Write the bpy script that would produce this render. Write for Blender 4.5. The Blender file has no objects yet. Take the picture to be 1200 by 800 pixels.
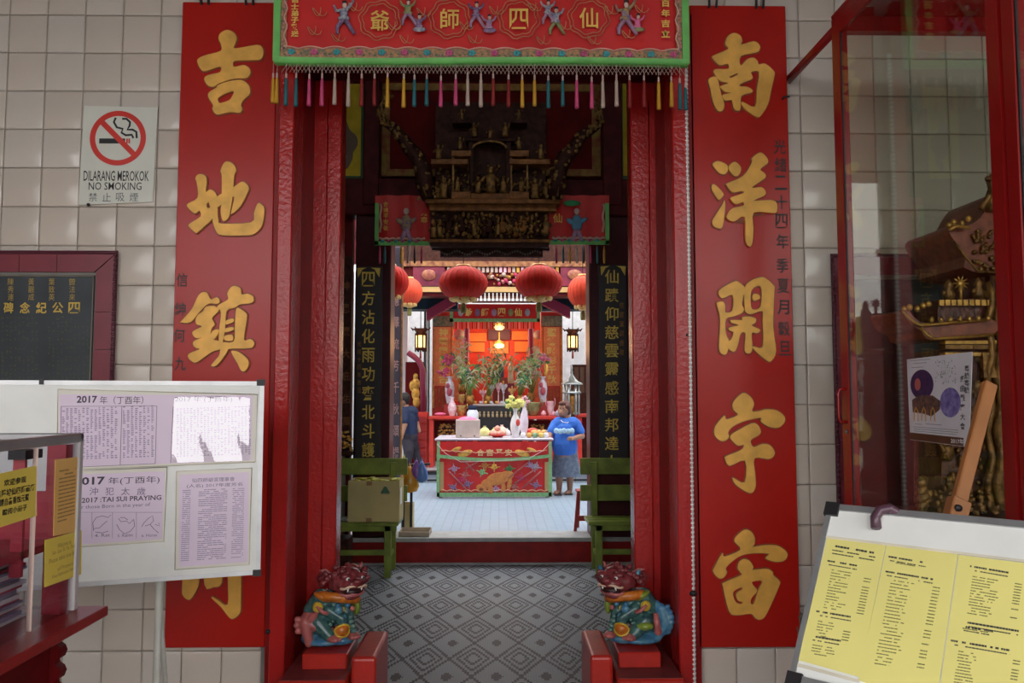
import bpy, math, random
from math import sin, cos, pi, radians
from mathutils import Vector, Matrix
from mathutils.geometry import tessellate_polygon
random.seed(7)
S = bpy.context.scene
COL = S.collection
# ---------------------------------------------------------------- camera
FPX = 915.0
CAMLOC = Vector((0, 0, 1.65))
CAMPITCH, CAMYAW = radians(3.81), radians(-0.94)
cd = bpy.data.cameras.new('camera'); cd.sensor_width = 36; cd.lens = 36 * FPX / 1200
cd.clip_start = .05; cd.clip_end = 200
cam = bpy.data.objects.new('camera', cd); COL.objects.link(cam)
cam.location = CAMLOC; cam.rotation_euler = (pi/2 + CAMPITCH, 0, CAMYAW)
S.camera = cam
# ---------------------------------------------------------------- sky, light, exposure
W = bpy.data.worlds.new('world'); S.world = W; W.use_nodes = True
bgn = W.node_tree.nodes['Background']
bgn.inputs[0].default_value = (.97, .97, .98, 1); bgn.inputs[1].default_value = 4.8
def area(name, loc, size, power, color, rot=(0, 0, 0)):
    l = bpy.data.lights.new(name, 'AREA'); l.shape = 'RECTANGLE'; l.size, l.size_y = size
    l.energy = power; l.color = color
    o = bpy.data.objects.new(name, l); COL.objects.link(o); o.location = loc; o.rotation_euler = rot
    return o
def lamp(name, loc, power, color, r=.05):
    l = bpy.data.lights.new(name, 'POINT'); l.energy = power; l.color = color; l.shadow_soft_size = r
    o = bpy.data.objects.new(name, l); COL.objects.link(o); o.location = loc
    return o
area('daylight_courtyard', (0, 10.3, 6.4), (5.5, 4.4), 60, (.88, .95, 1.0))
area('daylight_rear_airwell', (0, 16.4, 6.2), (6.5, 1.6), 60, (.92, .97, 1.0))
S.view_settings.view_transform = 'Standard'; S.view_settings.look = 'None'
S.view_settings.exposure = 0.0; S.view_settings.gamma = 1.0
S.view_settings.use_curve_mapping = False
S.cycles.max_bounces = 8; S.cycles.transparent_max_bounces = 16
# ---------------------------------------------------------------- projection helpers (photo pixel -> place in the room)
_R = cam.rotation_euler.to_matrix()
def ray(px, py): return _R @ Vector(((px-600)/FPX, -(py-400)/FPX, -1))
def at(px, py, Y):
    v = ray(px, py); return CAMLOC + v * (Y / v.y)
def px_x(px, Y, py=461): return at(px, py, Y).x
def px_z(py, Y, px=585): return at(px, py, Y).z
def pz(py, Y): return px_z(py, Y)
class Fr:                      # a flat board standing in the room
    def __init__(s, O, ux, uy):
        s.O = Vector(O); s.ux = Vector(ux).normalized(); s.uy = Vector(uy).normalized(); s.n = s.ux.cross(s.uy).normalized()
    def loc(s, px, py):
        v = ray(px, py); t = (s.O - CAMLOC).dot(s.n) / v.dot(s.n); p = CAMLOC + v*t - s.O
        return (p.dot(s.ux), p.dot(s.uy))
    def w(s, u, v, h=0): return s.O + s.ux*u + s.uy*v + s.n*h
def wallF(Y): return Fr((0, Y, 0), (1, 0, 0), (0, 0, 1))
# ---------------------------------------------------------------- materials
MATS = {}
def mat(name, c, rough=.5, metal=0, var=.12, scale=9, bump=0, bscale=40, coat=0, spec=.5, c2=None, emit=0):
    if name in MATS: return MATS[name]
    m = bpy.data.materials.new(name); m.use_nodes = True; MATS[name] = m
    nt = m.node_tree; b = nt.nodes['Principled BSDF']; N = nt.nodes.new; L = nt.links.new
    b.inputs['Roughness'].default_value = rough; b.inputs['Metallic'].default_value = metal
    b.inputs['Specular IOR Level'].default_value = spec
    if coat: b.inputs['Coat Weight'].default_value = coat; b.inputs['Coat Roughness'].default_value = .15
    tc = N('ShaderNodeTexCoord'); nz = N('ShaderNodeTexNoise'); nz.inputs['Scale'].default_value = scale
    nz.inputs['Detail'].default_value = 5; L(tc.outputs['Object'], nz.inputs['Vector'])
    r = N('ShaderNodeValToRGB'); L(nz.outputs['Fac'], r.inputs['Fac'])
    lo = c2 if c2 else tuple(x*(1-var) for x in c); hi = c if c2 else tuple(min(1, x*(1+var)) for x in c)
    r.color_ramp.elements[0].position = .3; r.color_ramp.elements[1].position = .7
    r.color_ramp.elements[0].color = (*lo, 1); r.color_ramp.elements[1].color = (*hi, 1)
    L(r.outputs['Color'], b.inputs['Base Color'])
    if emit:
        L(r.outputs['Color'], b.inputs['Emission Color']); b.inputs['Emission Strength'].default_value = emit
    if bump:
        n2 = N('ShaderNodeTexNoise'); n2.inputs['Scale'].default_value = bscale; n2.inputs['Detail'].default_value = 3
        L(tc.outputs['Object'], n2.inputs['Vector']); bp = N('ShaderNodeBump'); bp.inputs['Strength'].default_value = bump
        bp.inputs['Distance'].default_value = .01
        L(n2.outputs['Fac'], bp.inputs['Height']); L(bp.outputs['Normal'], b.inputs['Normal'])
    return m
def glass(name, tint=(1, 1, 1), rough=.0, ior=1.5):
    m = bpy.data.materials.new(name); m.use_nodes = True; MATS[name] = m; nt = m.node_tree; nt.nodes.clear(); N = nt.nodes.new; L = nt.links.new
    o = N('ShaderNodeOutputMaterial'); t = N('ShaderNodeBsdfTransparent'); g = N('ShaderNodeBsdfGlossy'); f = N('ShaderNodeFresnel'); x = N('ShaderNodeMixShader')
    t.inputs[0].default_value = (*tint, 1); g.inputs['Roughness'].default_value = rough; ge = N('ShaderNodeNewGeometry'); mi = N('ShaderNodeMapRange'); mi.inputs['To Min'].default_value = ior; mi.inputs['To Max'].default_value = 1/ior
    L(ge.outputs['Backfacing'], mi.inputs['Value']); L(mi.outputs[0], f.inputs[0])
    L(f.outputs[0], x.inputs[0]); L(t.outputs[0], x.inputs[1]); L(g.outputs[0], x.inputs[2]); L(x.outputs[0], o.inputs[0])
    return m
RED = mat('red lacquer', (.42, .012, .008), .30, spec=.35, var=.10, scale=3, bump=.10, bscale=25)
REDB = mat('red board paint', (.42, .012, .007), .27, spec=.35, var=.08, scale=2.5, bump=.06, bscale=20)
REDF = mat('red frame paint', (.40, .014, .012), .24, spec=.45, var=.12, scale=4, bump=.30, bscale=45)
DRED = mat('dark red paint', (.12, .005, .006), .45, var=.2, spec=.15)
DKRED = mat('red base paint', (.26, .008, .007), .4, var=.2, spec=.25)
STEEL = mat('red cabinet paint', (.30, .010, .009), .25, var=.08)
GOLD = mat('gold leaf', (.78, .41, .075), .42, metal=.15, var=.16, scale=14, bump=.15)
GOLDD = mat('old gilding', (.36, .17, .035), .42, metal=.45, var=.5, scale=18, bump=.5, bscale=60)
GOLDB = mat('bright gilding', (.75, .42, .08), .35, metal=.4, var=.3, scale=20)
DARKO = mat('brown outline', (.22, .05, .012), .5)
BLACK = mat('black ink', (.015, .013, .015), .5)
DWOOD = mat('dark carved wood', (.050, .016, .010), .5, spec=.15, var=.5, scale=20, bump=.4)
DBEAM = mat('dark red beam', (.075, .008, .010), .5, spec=.12, var=.3)
BWOOD = mat('brown gilded wood', (.28, .11, .028), .45, spec=.25, var=.5, scale=16, bump=.4)
TILE = mat('cream glazed tile', (.64, .555, .475), .17, var=.07, scale=3, bump=.14, bscale=6, c2=(.57, .49, .415))
GROUT = mat('grout', (.22, .20, .18), .9)
WHITE = mat('white board', (.80, .80, .76), .35, var=.04)
WHITEP = mat('white paint', (.82, .82, .80), .5, var=.04)
LILAC = mat('lilac paper', (.76, .62, .75), .22, var=.04, scale=4)
LAM = mat('laminate edge', (.72, .66, .52), .25, var=.15)
YELP = mat('yellow paper', (.80, .72, .24), .3, var=.06, scale=3)
YELS = mat('yellow sign', (.80, .62, .10), .35, var=.05)
ORAS = mat('orange sign', (.82, .48, .14), .35, var=.05)
ALU = mat('aluminium', (.45, .45, .46), .35, metal=.7, var=.1)
GREYM = mat('grey metal', (.16, .16, .17), .4, metal=.5)
GREEN = mat('green paint', (.18, .23, .03), .4, var=.3, scale=8, bump=.15)
CARTON = mat('carton', (.52, .42, .18), .8, var=.12, scale=5)
TAPE = mat('tape', (.30, .17, .06), .4)
MAROON = mat('maroon tile', (.20, .03, .045), .3, var=.1)
PLAQ = mat('black stone plaque', (.030, .038, .045), .45, var=.4, scale=5)
PLAQG = mat('plaque gold', (.62, .42, .07), .45)
PLAQD = mat('plaque faded gold', (.085, .085, .05), .6)
PINK = mat('pink', (.75, .16, .32), .5)
PINKL = mat('light pink', (.85, .48, .55), .5)
TEAL = mat('teal', (.012, .13, .15), .6)
BLUE = mat('blue', (.03, .10, .45), .5)
PURP = mat('purple', (.16, .05, .25), .5)
LEAF = mat('leaf green', (.06, .22, .06), .5, var=.4)
HEM = mat('green hem', (.16, .52, .12), .5, var=.15)
CREAM = mat('cream thread', (.50, .38, .31), .8)
YELT = mat('yellow thread', (.58, .30, .02), .7)
MAGT = mat('magenta thread', (.50, .03, .10), .6)
REDT = mat('dark red thread', (.24, .012, .012), .7)
CLOTH = mat('red satin', (.62, .018, .016), .42, var=.1, scale=5)
PORC = mat('porcelain', (.78, .76, .78), .2, var=.12, scale=25, c2=(.45, .42, .60))
PORCW = mat('white porcelain', (.85, .85, .85), .2, var=.05)
SKIN = mat('skin', (.38, .20, .125), .55, var=.06)
NAVY = mat('navy cloth', (.010, .024, .075), .7)
TROUS = mat('charcoal trousers', (.035, .03, .045), .8)
TEEB = mat('blue jersey', (.035, .16, .62), .75, var=.12, scale=12)
SKIRT = mat('grey blue skirt', (.13, .17, .24), .8, var=.35, scale=22)
HAIR = mat('brown hair', (.10, .030, .018), .6)
HAIRB = mat('black hair', (.012, .010, .010), .6)
WOOD = mat('varnished wood', (.34, .135, .045), .35, var=.2, scale=6)
CEIL = mat('ceiling boards', (.10, .07, .055), .7, var=.2)
STONE = mat('grey stone', (.36, .36, .36), .6, var=.15, bump=.1)
CGLASS = glass('cabinet glass', (.93, .95, .92))
BGLASS = glass('acrylic', (.93, .93, .95), .02, 1.45)
SLEEVE = mat('plastic sleeve', (.80, .80, .82), .06, var=.02)
# ---------------------------------------------------------------- geometry collector
class G:
    def __init__(s): s.v = []; s.f = []; s.sm = []
    def add(s, vs, fs, smooth=False):
        b = len(s.v); s.v += [Vector(x) for x in vs]; s.f += [tuple(b+i for i in f) for f in fs]; s.sm += [smooth]*len(fs); return s
    def box(s, x0, x1, y0, y1, z0, z1):
        vs = [(x, y, z) for z in (z0, z1) for y in (y0, y1) for x in (x0, x1)]
        return s.add(vs, [(0,2,3,1),(4,5,7,6),(0,1,5,4),(2,6,7,3),(0,4,6,2),(1,3,7,5)])
    def fbox(s, F, u0, u1, v0, v1, h0, h1):
        vs = [F.w(u, v, h) for h in (h0, h1) for v in (v0, v1) for u in (u0, u1)]
        return s.add(vs, [(0,2,3,1),(4,5,7,6),(0,1,5,4),(2,6,7,3),(0,4,6,2),(1,3,7,5)])
    def cbox(s, c, d): return s.box(c[0]-d[0]/2, c[0]+d[0]/2, c[1]-d[1]/2, c[1]+d[1]/2, c[2]-d[2]/2, c[2]+d[2]/2)
    def tube(s, pts, r, n=8, flat=1):
        pts = [Vector(p) for p in pts]; rs = r if isinstance(r, (list, tuple)) else [r]*len(pts)
        vs = []; fs = []; prev = None
        for i, p in enumerate(pts):
            t = (pts[min(i+1, len(pts)-1)] - pts[max(i-1, 0)]).normalized()
            a = prev if prev is not None else (Vector((0,0,1)) if abs(t.z) < .9 else Vector((1,0,0)))
            a = (a - t*a.dot(t)).normalized(); prev = a; b = t.cross(a)
            for k in range(n):
                q = 2*pi*k/n; vs.append(p + (a*cos(q) + b*sin(q)*flat)*rs[i])
        for i in range(len(pts)-1):
            for k in range(n):
                fs.append((i*n+k, i*n+(k+1)%n, (i+1)*n+(k+1)%n, (i+1)*n+k))
        fs.append(tuple(range(n))[::-1]); fs.append(tuple((len(pts)-1)*n+k for k in range(n)))
        return s.add(vs, fs, True)
    def lathe(s, c, prof, n=16, ax='z', sy=1):
        vs = []; fs = []; c = Vector(c)
        for r, z in prof:
            for k in range(n):
                q = 2*pi*k/n
                if ax == 'z': vs.append(c + Vector((r*cos(q), r*sin(q)*sy, z)))
                elif ax == 'y': vs.append(c + Vector((r*cos(q), z, r*sin(q))))
                else: vs.append(c + Vector((z, r*cos(q), r*sin(q))))
        for i in range(len(prof)-1):
            for k in range(n): fs.append((i*n+k, i*n+(k+1)%n, (i+1)*n+(k+1)%n, (i+1)*n+k))
        fs.append(tuple(range(n))[::-1]); fs.append(tuple((len(prof)-1)*n+k for k in range(n)))
        return s.add(vs, fs, True)
    def ball(s, c, r, n=10, m=6, rot=None):
        c = Vector(c); r = (r, r, r) if not isinstance(r, (tuple, list)) else r
        vs = []; fs = []
        for i in range(m+1):
            th = pi*i/m
            for k in range(n):
                q = 2*pi*k/n; p = Vector((r[0]*sin(th)*cos(q), r[1]*sin(th)*sin(q), r[2]*cos(th)))
                if rot: p = rot @ p
                vs.append(c+p)
        for i in range(m):
            for k in range(n): fs.append((i*n+k, (i+1)*n+k, (i+1)*n+(k+1)%n, i*n+(k+1)%n))
        return s.add(vs, fs, True)
    def cap(s, p0, p1, r0, r1, n=10):
        p0 = Vector(p0); p1 = Vector(p1); s.ball(p0, r0, n, 8); s.ball(p1, r1, n, 8); return s.tube([p0, p1], [r0, r1], n)
    def flat(s, F, loops, h0, h1):
        vs = [[Vector((u, v, 0)) for u, v in l] for l in loops]
        tris = tessellate_polygon(vs); allv = [p for l in vs for p in l]
        if h0 == h1:
            return s.add([F.w(p.x, p.y, h1) for p in allv], [tuple(t) for t in tris])
        n = len(allv)
        pts = [F.w(p.x, p.y, h1) for p in allv] + [F.w(p.x, p.y, h0) for p in allv]
        fs = [tuple(t) for t in tris] + [tuple(n+i for i in t[::-1]) for t in tris]
        b = 0
        for l in vs:
            m = len(l)
            for i in range(m): j = (i+1) % m; fs.append((b+i, b+j, n+b+j, n+b+i))
            b += m
        return s.add(pts, fs)
    def quad(s, a, b, c, d): return s.add([a, b, c, d], [(0,1,2,3)])
    def build(s, name, m, parent=None, label=None, kind=None, bevel=0, remesh=0, seg=1):
        me = bpy.data.meshes.new(name)
        o = bpy.data.objects.new(name, me); COL.objects.link(o)
        off = Vector((0, 0, 0))
        if parent is not None:
            o.parent = parent; p = parent
            while p is not None: off += p.location; p = p.parent
        me.from_pydata([v-off for v in s.v], [], s.f)
        me.polygons.foreach_set('use_smooth', s.sm); me.materials.append(m); me.update()
        if label: o['label'] = label
        if kind: o['kind'] = kind
        if bevel:
            q = o.modifiers.new('bevel', 'BEVEL'); q.width = bevel; q.segments = seg; q.limit_method = 'ANGLE'
        if remesh:
            q = o.modifiers.new('remesh', 'REMESH'); q.mode = 'VOXEL'; q.voxel_size = remesh; q.use_smooth_shade = True
            q2 = o.modifiers.new('smooth', 'SMOOTH'); q2.iterations = 2; q2.factor = .5
        return o
def T(name, label, cat, loc=(0, 0, 0), group=None):
    o = bpy.data.objects.new(name, None); COL.objects.link(o); o.location = loc; o.empty_display_size = .1
    o['label'] = label; o['category'] = cat
    if group: o['group'] = group
    return o
def tag(o, label, cat, group=None):
    o['label'] = label; o['category'] = cat
    if group: o['group'] = group
    return o
def struct(o): o['kind'] = 'structure'; return o
def sroot(name, loc=(0, 0, 0)):
    o = bpy.data.objects.new(name, None); COL.objects.link(o); o.location = loc; o['kind'] = 'structure'; return o
def copy_tree(o, parent=None, delta=(0, 0, 0), label=None):
    c = o.copy(); COL.objects.link(c)
    if parent is not None: c.parent = parent
    else: c.location = o.location + Vector(delta)
    if label: c['label'] = label
    for ch in list(o.children): copy_tree(ch, c)
    return c
def pbox(g, x0, x1, y0, y1, Y, d, front=0):      # a box whose front face covers the photo rectangle at depth Y
    xm, ym = (x0+x1)/2, (y0+y1)/2
    return g.box(at(x0, ym, Y).x, at(x1, ym, Y).x, Y, Y+d, at(xm, y1, Y).z, at(xm, y0, Y).z)
def smooth(loop, n=3):
    out = []; m = len(loop)
    for i in range(m):
        p0, p1, p2, p3 = loop[i-1], loop[i], loop[(i+1)%m], loop[(i+2)%m]
        for k in range(n):
            t = k/n
            out.append(tuple(.5*((2*p1[j]) + (-p0[j]+p2[j])*t + (2*p0[j]-5*p1[j]+4*p2[j]-p3[j])*t*t + (-p0[j]+3*p1[j]-3*p2[j]+p3[j])*t**3) for j in (0, 1)))
    return out
def grow(loop, d):
    m = len(loop); out = []; A = sum(loop[i][0]*loop[(i+1)%m][1]-loop[(i+1)%m][0]*loop[i][1] for i in range(m))
    sg = 1 if A > 0 else -1
    for i in range(m):
        a, b = loop[i-1], loop[(i+1)%m]; tx, ty = b[0]-a[0], b[1]-a[1]; l = math.hypot(tx, ty) or 1
        out.append((loop[i][0]+sg*ty/l*d, loop[i][1]-sg*tx/l*d))
    return out
# ---------------------------------------------------------------- lettering
_tc = {}
def glyph(s, bold=0, serif=False):
    k = (s, bold)
    if k in _tc: return _tc[k]
    c = bpy.data.curves.new('t', 'FONT'); c.body = s; c.resolution_u = 2; c.offset = bold
    o = bpy.data.objects.new('t', c); COL.objects.link(o)
    dg = bpy.context.evaluated_depsgraph_get(); m = bpy.data.meshes.new_from_object(o.evaluated_get(dg))
    vs = [(v.co.x, v.co.y) for v in m.vertices]; fs = [tuple(p.vertices) for p in m.polygons]
    bpy.data.objects.remove(o); bpy.data.curves.remove(c); bpy.data.meshes.remove(m)
    if not vs: vs = [(0, 0), (1, 0), (1, 1)]; fs = [(0, 1, 2)]
    x0 = min(v[0] for v in vs); x1 = max(v[0] for v in vs); y0 = min(v[1] for v in vs); y1 = max(v[1] for v in vs)
    _tc[k] = ([((v[0]-x0)/(x1-x0+1e-6), (v[1]-y0)/(y1-y0+1e-6)) for v in vs], fs); return _tc[k]
def put(g, s, F, u0, u1, v0, v1, h, bold=0, slant=0):
    vs, fs = glyph(s, bold); g.add([F.w(u0+(u1-u0)*a+slant*b*(v1-v0), v0+(v1-v0)*b, h) for a, b in vs], fs); return g
def putp(g, s, F, x0, y0, x1, y1, h, bold=0):     # photo pixels, corners follow the perspective of the board
    A = F.loc(x0, y1); B = F.loc(x1, y1); C2 = F.loc(x0, y0)
    return put(g, s, F, A[0], B[0], A[1], C2[1], h, bold)
def lines(g, F, u0, u1, v0, v1, n, h, fill=.55, wl=(.05, .25)):
    dv = (v1-v0)/n
    for i in range(n):
        u = u0
        while u < u1:
            w = (u1-u0)*random.uniform(*wl); e = min(u+w, u1)
            if random.random() < .85:
                y = v0+dv*i; g.add([F.w(u, y, h), F.w(e, y, h), F.w(e, y+dv*fill, h), F.w(u, y+dv*fill, h)], [(0,1,2,3)])
            u = e + (u1-u0)*.02
    return g
# ================================================================ SETTING
YW = 3.99                                   # front wall face
XL, XR = px_x(341, 3.9), px_x(790, 3.9)     # clear width between the outer frame posts
ZT = 4.7
wf = G()
wf.box(-4.6, -1.13, YW, 4.5, 0, ZT).box(.97, 4.6, YW, 4.5, 0, ZT).box(-1.13, .97, YW, 4.5, 3.5, ZT)
wall = struct(wf.build('wall_front', GROUT))
TW, TH = .1955, .2023
def tile_mesh(w, h):          # a slightly domed glazed tile
    a, b, d = w/2-.0012, h/2-.0012, .009; vs = []; n = 4
    ks = (0, .05, .5, .95, 1)
    for kz in ks:
        for kx in ks:
            x = -a+2*a*kx; z = -b+2*b*kz; e = min(kx, 1-kx, kz, 1-kz)
            vs.append((x, -(d-.0022) if e == 0 else -d-(.0008 if e > .2 else .00), z))
    fs = [(q*5+p, q*5+p+1, (q+1)*5+p+1, (q+1)*5+p) for q in range(4) for p in range(4)]
    b0 = len(vs); vs += [(-a, 0, -b), (a, 0, -b), (a, 0, b), (-a, 0, b)]
    fs += [(b0, b0+1, 4, 3, 2, 1, 0), (b0+1, b0+2, 24, 19, 14, 9, 4), (b0+2, b0+3, 20, 21, 22, 23, 24), (b0+3, b0, 0, 5, 10, 15, 20)]
    me = bpy.data.meshes.new('tile'); me.from_pydata(vs, [], fs); me.materials.append(TILE)
    me.polygons.foreach_set('use_smooth', [True]*16+[False]*4); return me
tm = tile_mesh(TW, TH)
tile2 = mat('cream glazed tile warm', (.63, .54, .455), .17, var=.07, scale=3, bump=.14, bscale=6, c2=(.54, .475, .415))
tile3 = mat('cream glazed tile cool', (.64, .57, .50), .15, var=.07, scale=3, bump=.14, bscale=6, c2=(.56, .505, .45))
tms = [tm, tm.copy(), tm.copy()]
tms[1].materials.clear(); tms[1].materials.append(tile2); tms[2].materials.clear(); tms[2].materials.append(tile3)
def tile(x, z):
    o = bpy.data.objects.new('tile', random.choice(tms)); COL.objects.link(o); o.parent = wall
    o.location = (x, YW-.0005, z); o.rotation_euler = (random.uniform(-.004, .004), 0, random.uniform(-.004, .004))
for k in range(19):
    z = .379 + TH*(k-1.5) + TH*0
    for i in range(-6, 4):
        x = -1.765 + TW*(i+.5)
        if x < -2.9+.0 or x > -1.2: continue
        if x > -1.60 and .5 < z < 3.6: continue
        tile(x, z)
    for i in range(-4, 6):
        x = 1.58 + TW*(i+.5)
        if x < 1.0 or x > 2.9: continue
        if x < 1.42 and .5 < z < 3.6: continue
        if x > 1.85 and z < 2.3: continue
        tile(x, z)
# floors
def lozenge():
    m = bpy.data.materials.new('lozenge cement tiles'); m.use_nodes = True; nt = m.node_tree; b = nt.nodes['Principled BSDF']; N = nt.nodes.new; L = nt.links.new
    def MN(op, a, b_=None):
        n = N('ShaderNodeMath'); n.operation = op
        for i, q in enumerate((a, b_)):
            if q is None: continue
            if isinstance(q, (int, float)): n.inputs[i].default_value = q
            else: L(q, n.inputs[i])
        return n.outputs[0]
    tc = N('ShaderNodeTexCoord'); sp = N('ShaderNodeSeparateXYZ'); L(tc.outputs['Object'], sp.inputs[0])
    X, Y = sp.outputs[0], sp.outputs[1]
    Xs = MN('ADD', MN('FLOOR', MN('MULTIPLY', X, 68.2)), .5); Ys = MN('ADD', MN('FLOOR', MN('MULTIPLY', Y, 68.2)), .5)
    X = MN('DIVIDE', Xs, 68.2); Y = MN('DIVIDE', Ys, 68.2)
    u = MN('ABSOLUTE', MN('SUBTRACT', MN('FRACT', MN('ADD', MN('DIVIDE', X, .293), 20.55)), .5))
    v = MN('ABSOLUTE', MN('SUBTRACT', MN('FRACT', MN('ADD', MN('DIVIDE', Y, .616), 20.89)), .5))
    d = MN('ADD', u, v)
    def band(c, w): return MN('LESS_THAN', MN('ABSOLUTE', MN('SUBTRACT', d, c)), w)
    dark = MN('MAXIMUM', MN('MAXIMUM', band(.5, .040), band(.665, .036)), MN('MAXIMUM', band(.82, .036), MN('LESS_THAN', d, .13)))
    # mosaic joints
    jx = MN('GREATER_THAN', MN('FRACT', MN('MULTIPLY', sp.outputs[0], 68.2)), .84); jy = MN('GREATER_THAN', MN('FRACT', MN('MULTIPLY', sp.outputs[1], 68.2)), .84)
    j = MN('MAXIMUM', jx, jy)
    nz = N('ShaderNodeTexNoise'); nz.inputs['Scale'].default_value = 2.5; L(tc.outputs['Object'], nz.inputs['Vector'])
    mx = N('ShaderNodeMix'); mx.data_type = 'RGBA'; mx.inputs['A'].default_value = (.23, .25, .27, 1); mx.inputs['B'].default_value = (.33, .355, .38, 1); L(nz.outputs['Fac'], mx.inputs['Factor'])
    m2 = N('ShaderNodeMix'); m2.data_type = 'RGBA'; L(dark, m2.inputs['Factor']); L(mx.outputs['Result'], m2.inputs['A']); m2.inputs['B'].default_value = (.022, .018, .022, 1)
    m3 = N('ShaderNodeMix'); m3.data_type = 'RGBA'; L(MN('MULTIPLY', j, .35), m3.inputs['Factor']); L(m2.outputs['Result'], m3.inputs['A']); m3.inputs['B'].default_value = (.07, .07, .07, 1)
    L(m3.outputs['Result'], b.inputs['Base Color']); b.inputs['Roughness'].default_value = .5; b.inputs['Specular IOR Level'].default_value = .25
    bp = N('ShaderNodeBump'); bp.inputs['Strength'].default_value = .2; bp.inputs['Distance'].default_value = .002; L(MN('SUBTRACT', 1.0, j), bp.inputs['Height']); L(bp.outputs['Normal'], b.inputs['Normal'])
    return m
def tiled(name, c, g_, s, rough=.35):
    m = bpy.data.materials.new(name); m.use_nodes = True; nt = m.node_tree; b = nt.nodes['Principled BSDF']; N = nt.nodes.new; L = nt.links.new
    tc = N('ShaderNodeTexCoord'); br = N('ShaderNodeTexBrick'); br.offset = 0; br.inputs['Scale'].default_value = 1
    br.inputs['Brick Width'].default_value = s; br.inputs['Row Height'].default_value = s; br.inputs['Mortar Size'].default_value = .006
    br.inputs['Color1'].default_value = (*c, 1); br.inputs['Color2'].default_value = (*[x*.9 for x in c], 1); br.inputs['Mortar'].default_value = (*g_, 1)
    L(tc.outputs['Object'], br.inputs['Vector']); L(br.outputs['Color'], b.inputs['Base Color']); b.inputs['Roughness'].default_value = rough
    return m
YS = 7.70; ZS = .25; YR = 12.4; ZR = .42
struct(G().box(-4.6, 4.6, 3.0, YS, -.1, 0).build('floor', lozenge()))
struct(G().box(-14, 14, -24, 3.0, -.12, -.02).build('floor_porch', mat('porch concrete', (.28, .27, .26), .8)))
struct(G().box(-4.6, 4.6, YS+.02, YR, -.1, ZS).build('floor_courtyard', tiled('pale court tiles', (.36, .47, .58), (.26, .34, .42), .1)))
struct(G().box(-4.6, 4.6, YR, 18, -.1, ZR).build('floor_rear_hall', tiled('rear hall tiles', (.45, .50, .54), (.2, .2, .2), .3)))
st = sroot('trim_1', (0, YS, 0))
G().box(-4.6, 4.6, YS-.02, YS+.02, .0, ZS-.03).build('riser', DKRED, st)
G().box(-4.6, 4.6, YS-.05, YS+.32, ZS-.03, ZS+.012).build('step_edge', STONE, st, bevel=.006)
G().box(-4.6, 4.6, YS-.035, YS+.01, .0, .02).build('skirting', STONE, st)
st2 = sroot('trim_2', (0, YR, 0))
G().box(-4.6, 4.6, YR-.03, YR+.2, ZR-.04, ZR+.006).build('step_edge', BLACK, st2)
G().box(-4.6, 4.6, YR-.045, YR-.035, ZS+.03, ZS+.06).build('step_line', BLACK, st2)
# walls and ceilings
wr = mat('white tiled wall', (.72, .74, .74), .3)
struct(G().box(-4.75, -4.6, 4.5, 18, 0, 5.6).build('wall_left', wr)); struct(G().box(4.6, 4.75, 4.5, 18, 0, 5.6).build('wall_right', wr))
struct(G().box(-4.7, 4.7, 17.6, 17.8, 0, 4.4).build('wall_back', wr))
struct(G().box(-9, 9, -3.4, 4.5, 4.72, 4.85).build('ceiling_porch', mat('porch ceiling', (.10, .085, .07), .8)))
struct(G().box(-4.75, 4.75, 4.5, 8.0, 5.0, 5.15).build('ceiling', CEIL))
struct(G().box(-4.75, 4.75, 12.6, 15.5, 5.0, 5.15).build('ceiling_rear', CEIL))
struct(G().box(-4.75, 4.75, 12.55, 12.7, 3.75, 5.2).build('beam_rear', DBEAM))
struct(G().box(-5.2, -5.0, -3.4, 4.5, 0, 4.72).build('wall_light_block_left', mat('light block wall', (.30, .26, .23), .7))); struct(G().box(5.0, 5.2, -3.4, 4.5, 0, 4.72).build('wall_light_block_right', mat('light block wall', (0, 0, 0))))  # unseen porch sides, added to narrow the opening that lets the sky in
struct(G().box(-9, 9, -3.5, -3.3, 4.45, 5.0).build('trim_3', mat('porch eave', (.2, .18, .16), .7)))  # unseen eave, hung low to cut down the sky opening
sky_block = G(); sky_block.box(-16, 16, -22, -21, 0, 4.2)
struct(sky_block.build('wall_sky_block', mat('street wall', (.22, .21, .20), .8)))  # unseen wall behind the camera, raised to block the low sky
# screen wall between first hall and courtyard
scr = sroot('wall_screen', (0, 7.8, 0))
ZB = pz(240, 7.7)
G().box(-4.6, px_x(412, 7.8), 7.75, 7.85, 0.0, 5.0).box(px_x(741, 7.8), 4.6, 7.75, 7.85, 0.0, 5.0).build('side_panel', DRED, scr)
G().box(-1.7, 1.6, 7.62, 7.85, ZB-.12, pz(212, 7.7)).build('cross_beam', DBEAM, scr, bevel=.01)
G().box(-1.7, 1.6, 7.82, 7.86, ZB, 5.0).build('upper_panel', DRED, scr)
for x0, x1 in ((426, 445), (706, 729)):
    g = G(); pbox(g, x0, x1, 60, 240, 7.6, .15); g.build('upper_post', DBEAM, scr, bevel=.01)
YPAN = mat('ochre panel', (.50, .37, .02), .55, spec=.15, var=.15)
GRN = mat('panel green edge', (.03, .09, .03), .6); RPAN = mat('red painted panel', (.13, .006, .005), .6, spec=.1, var=.3, scale=3)
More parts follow.
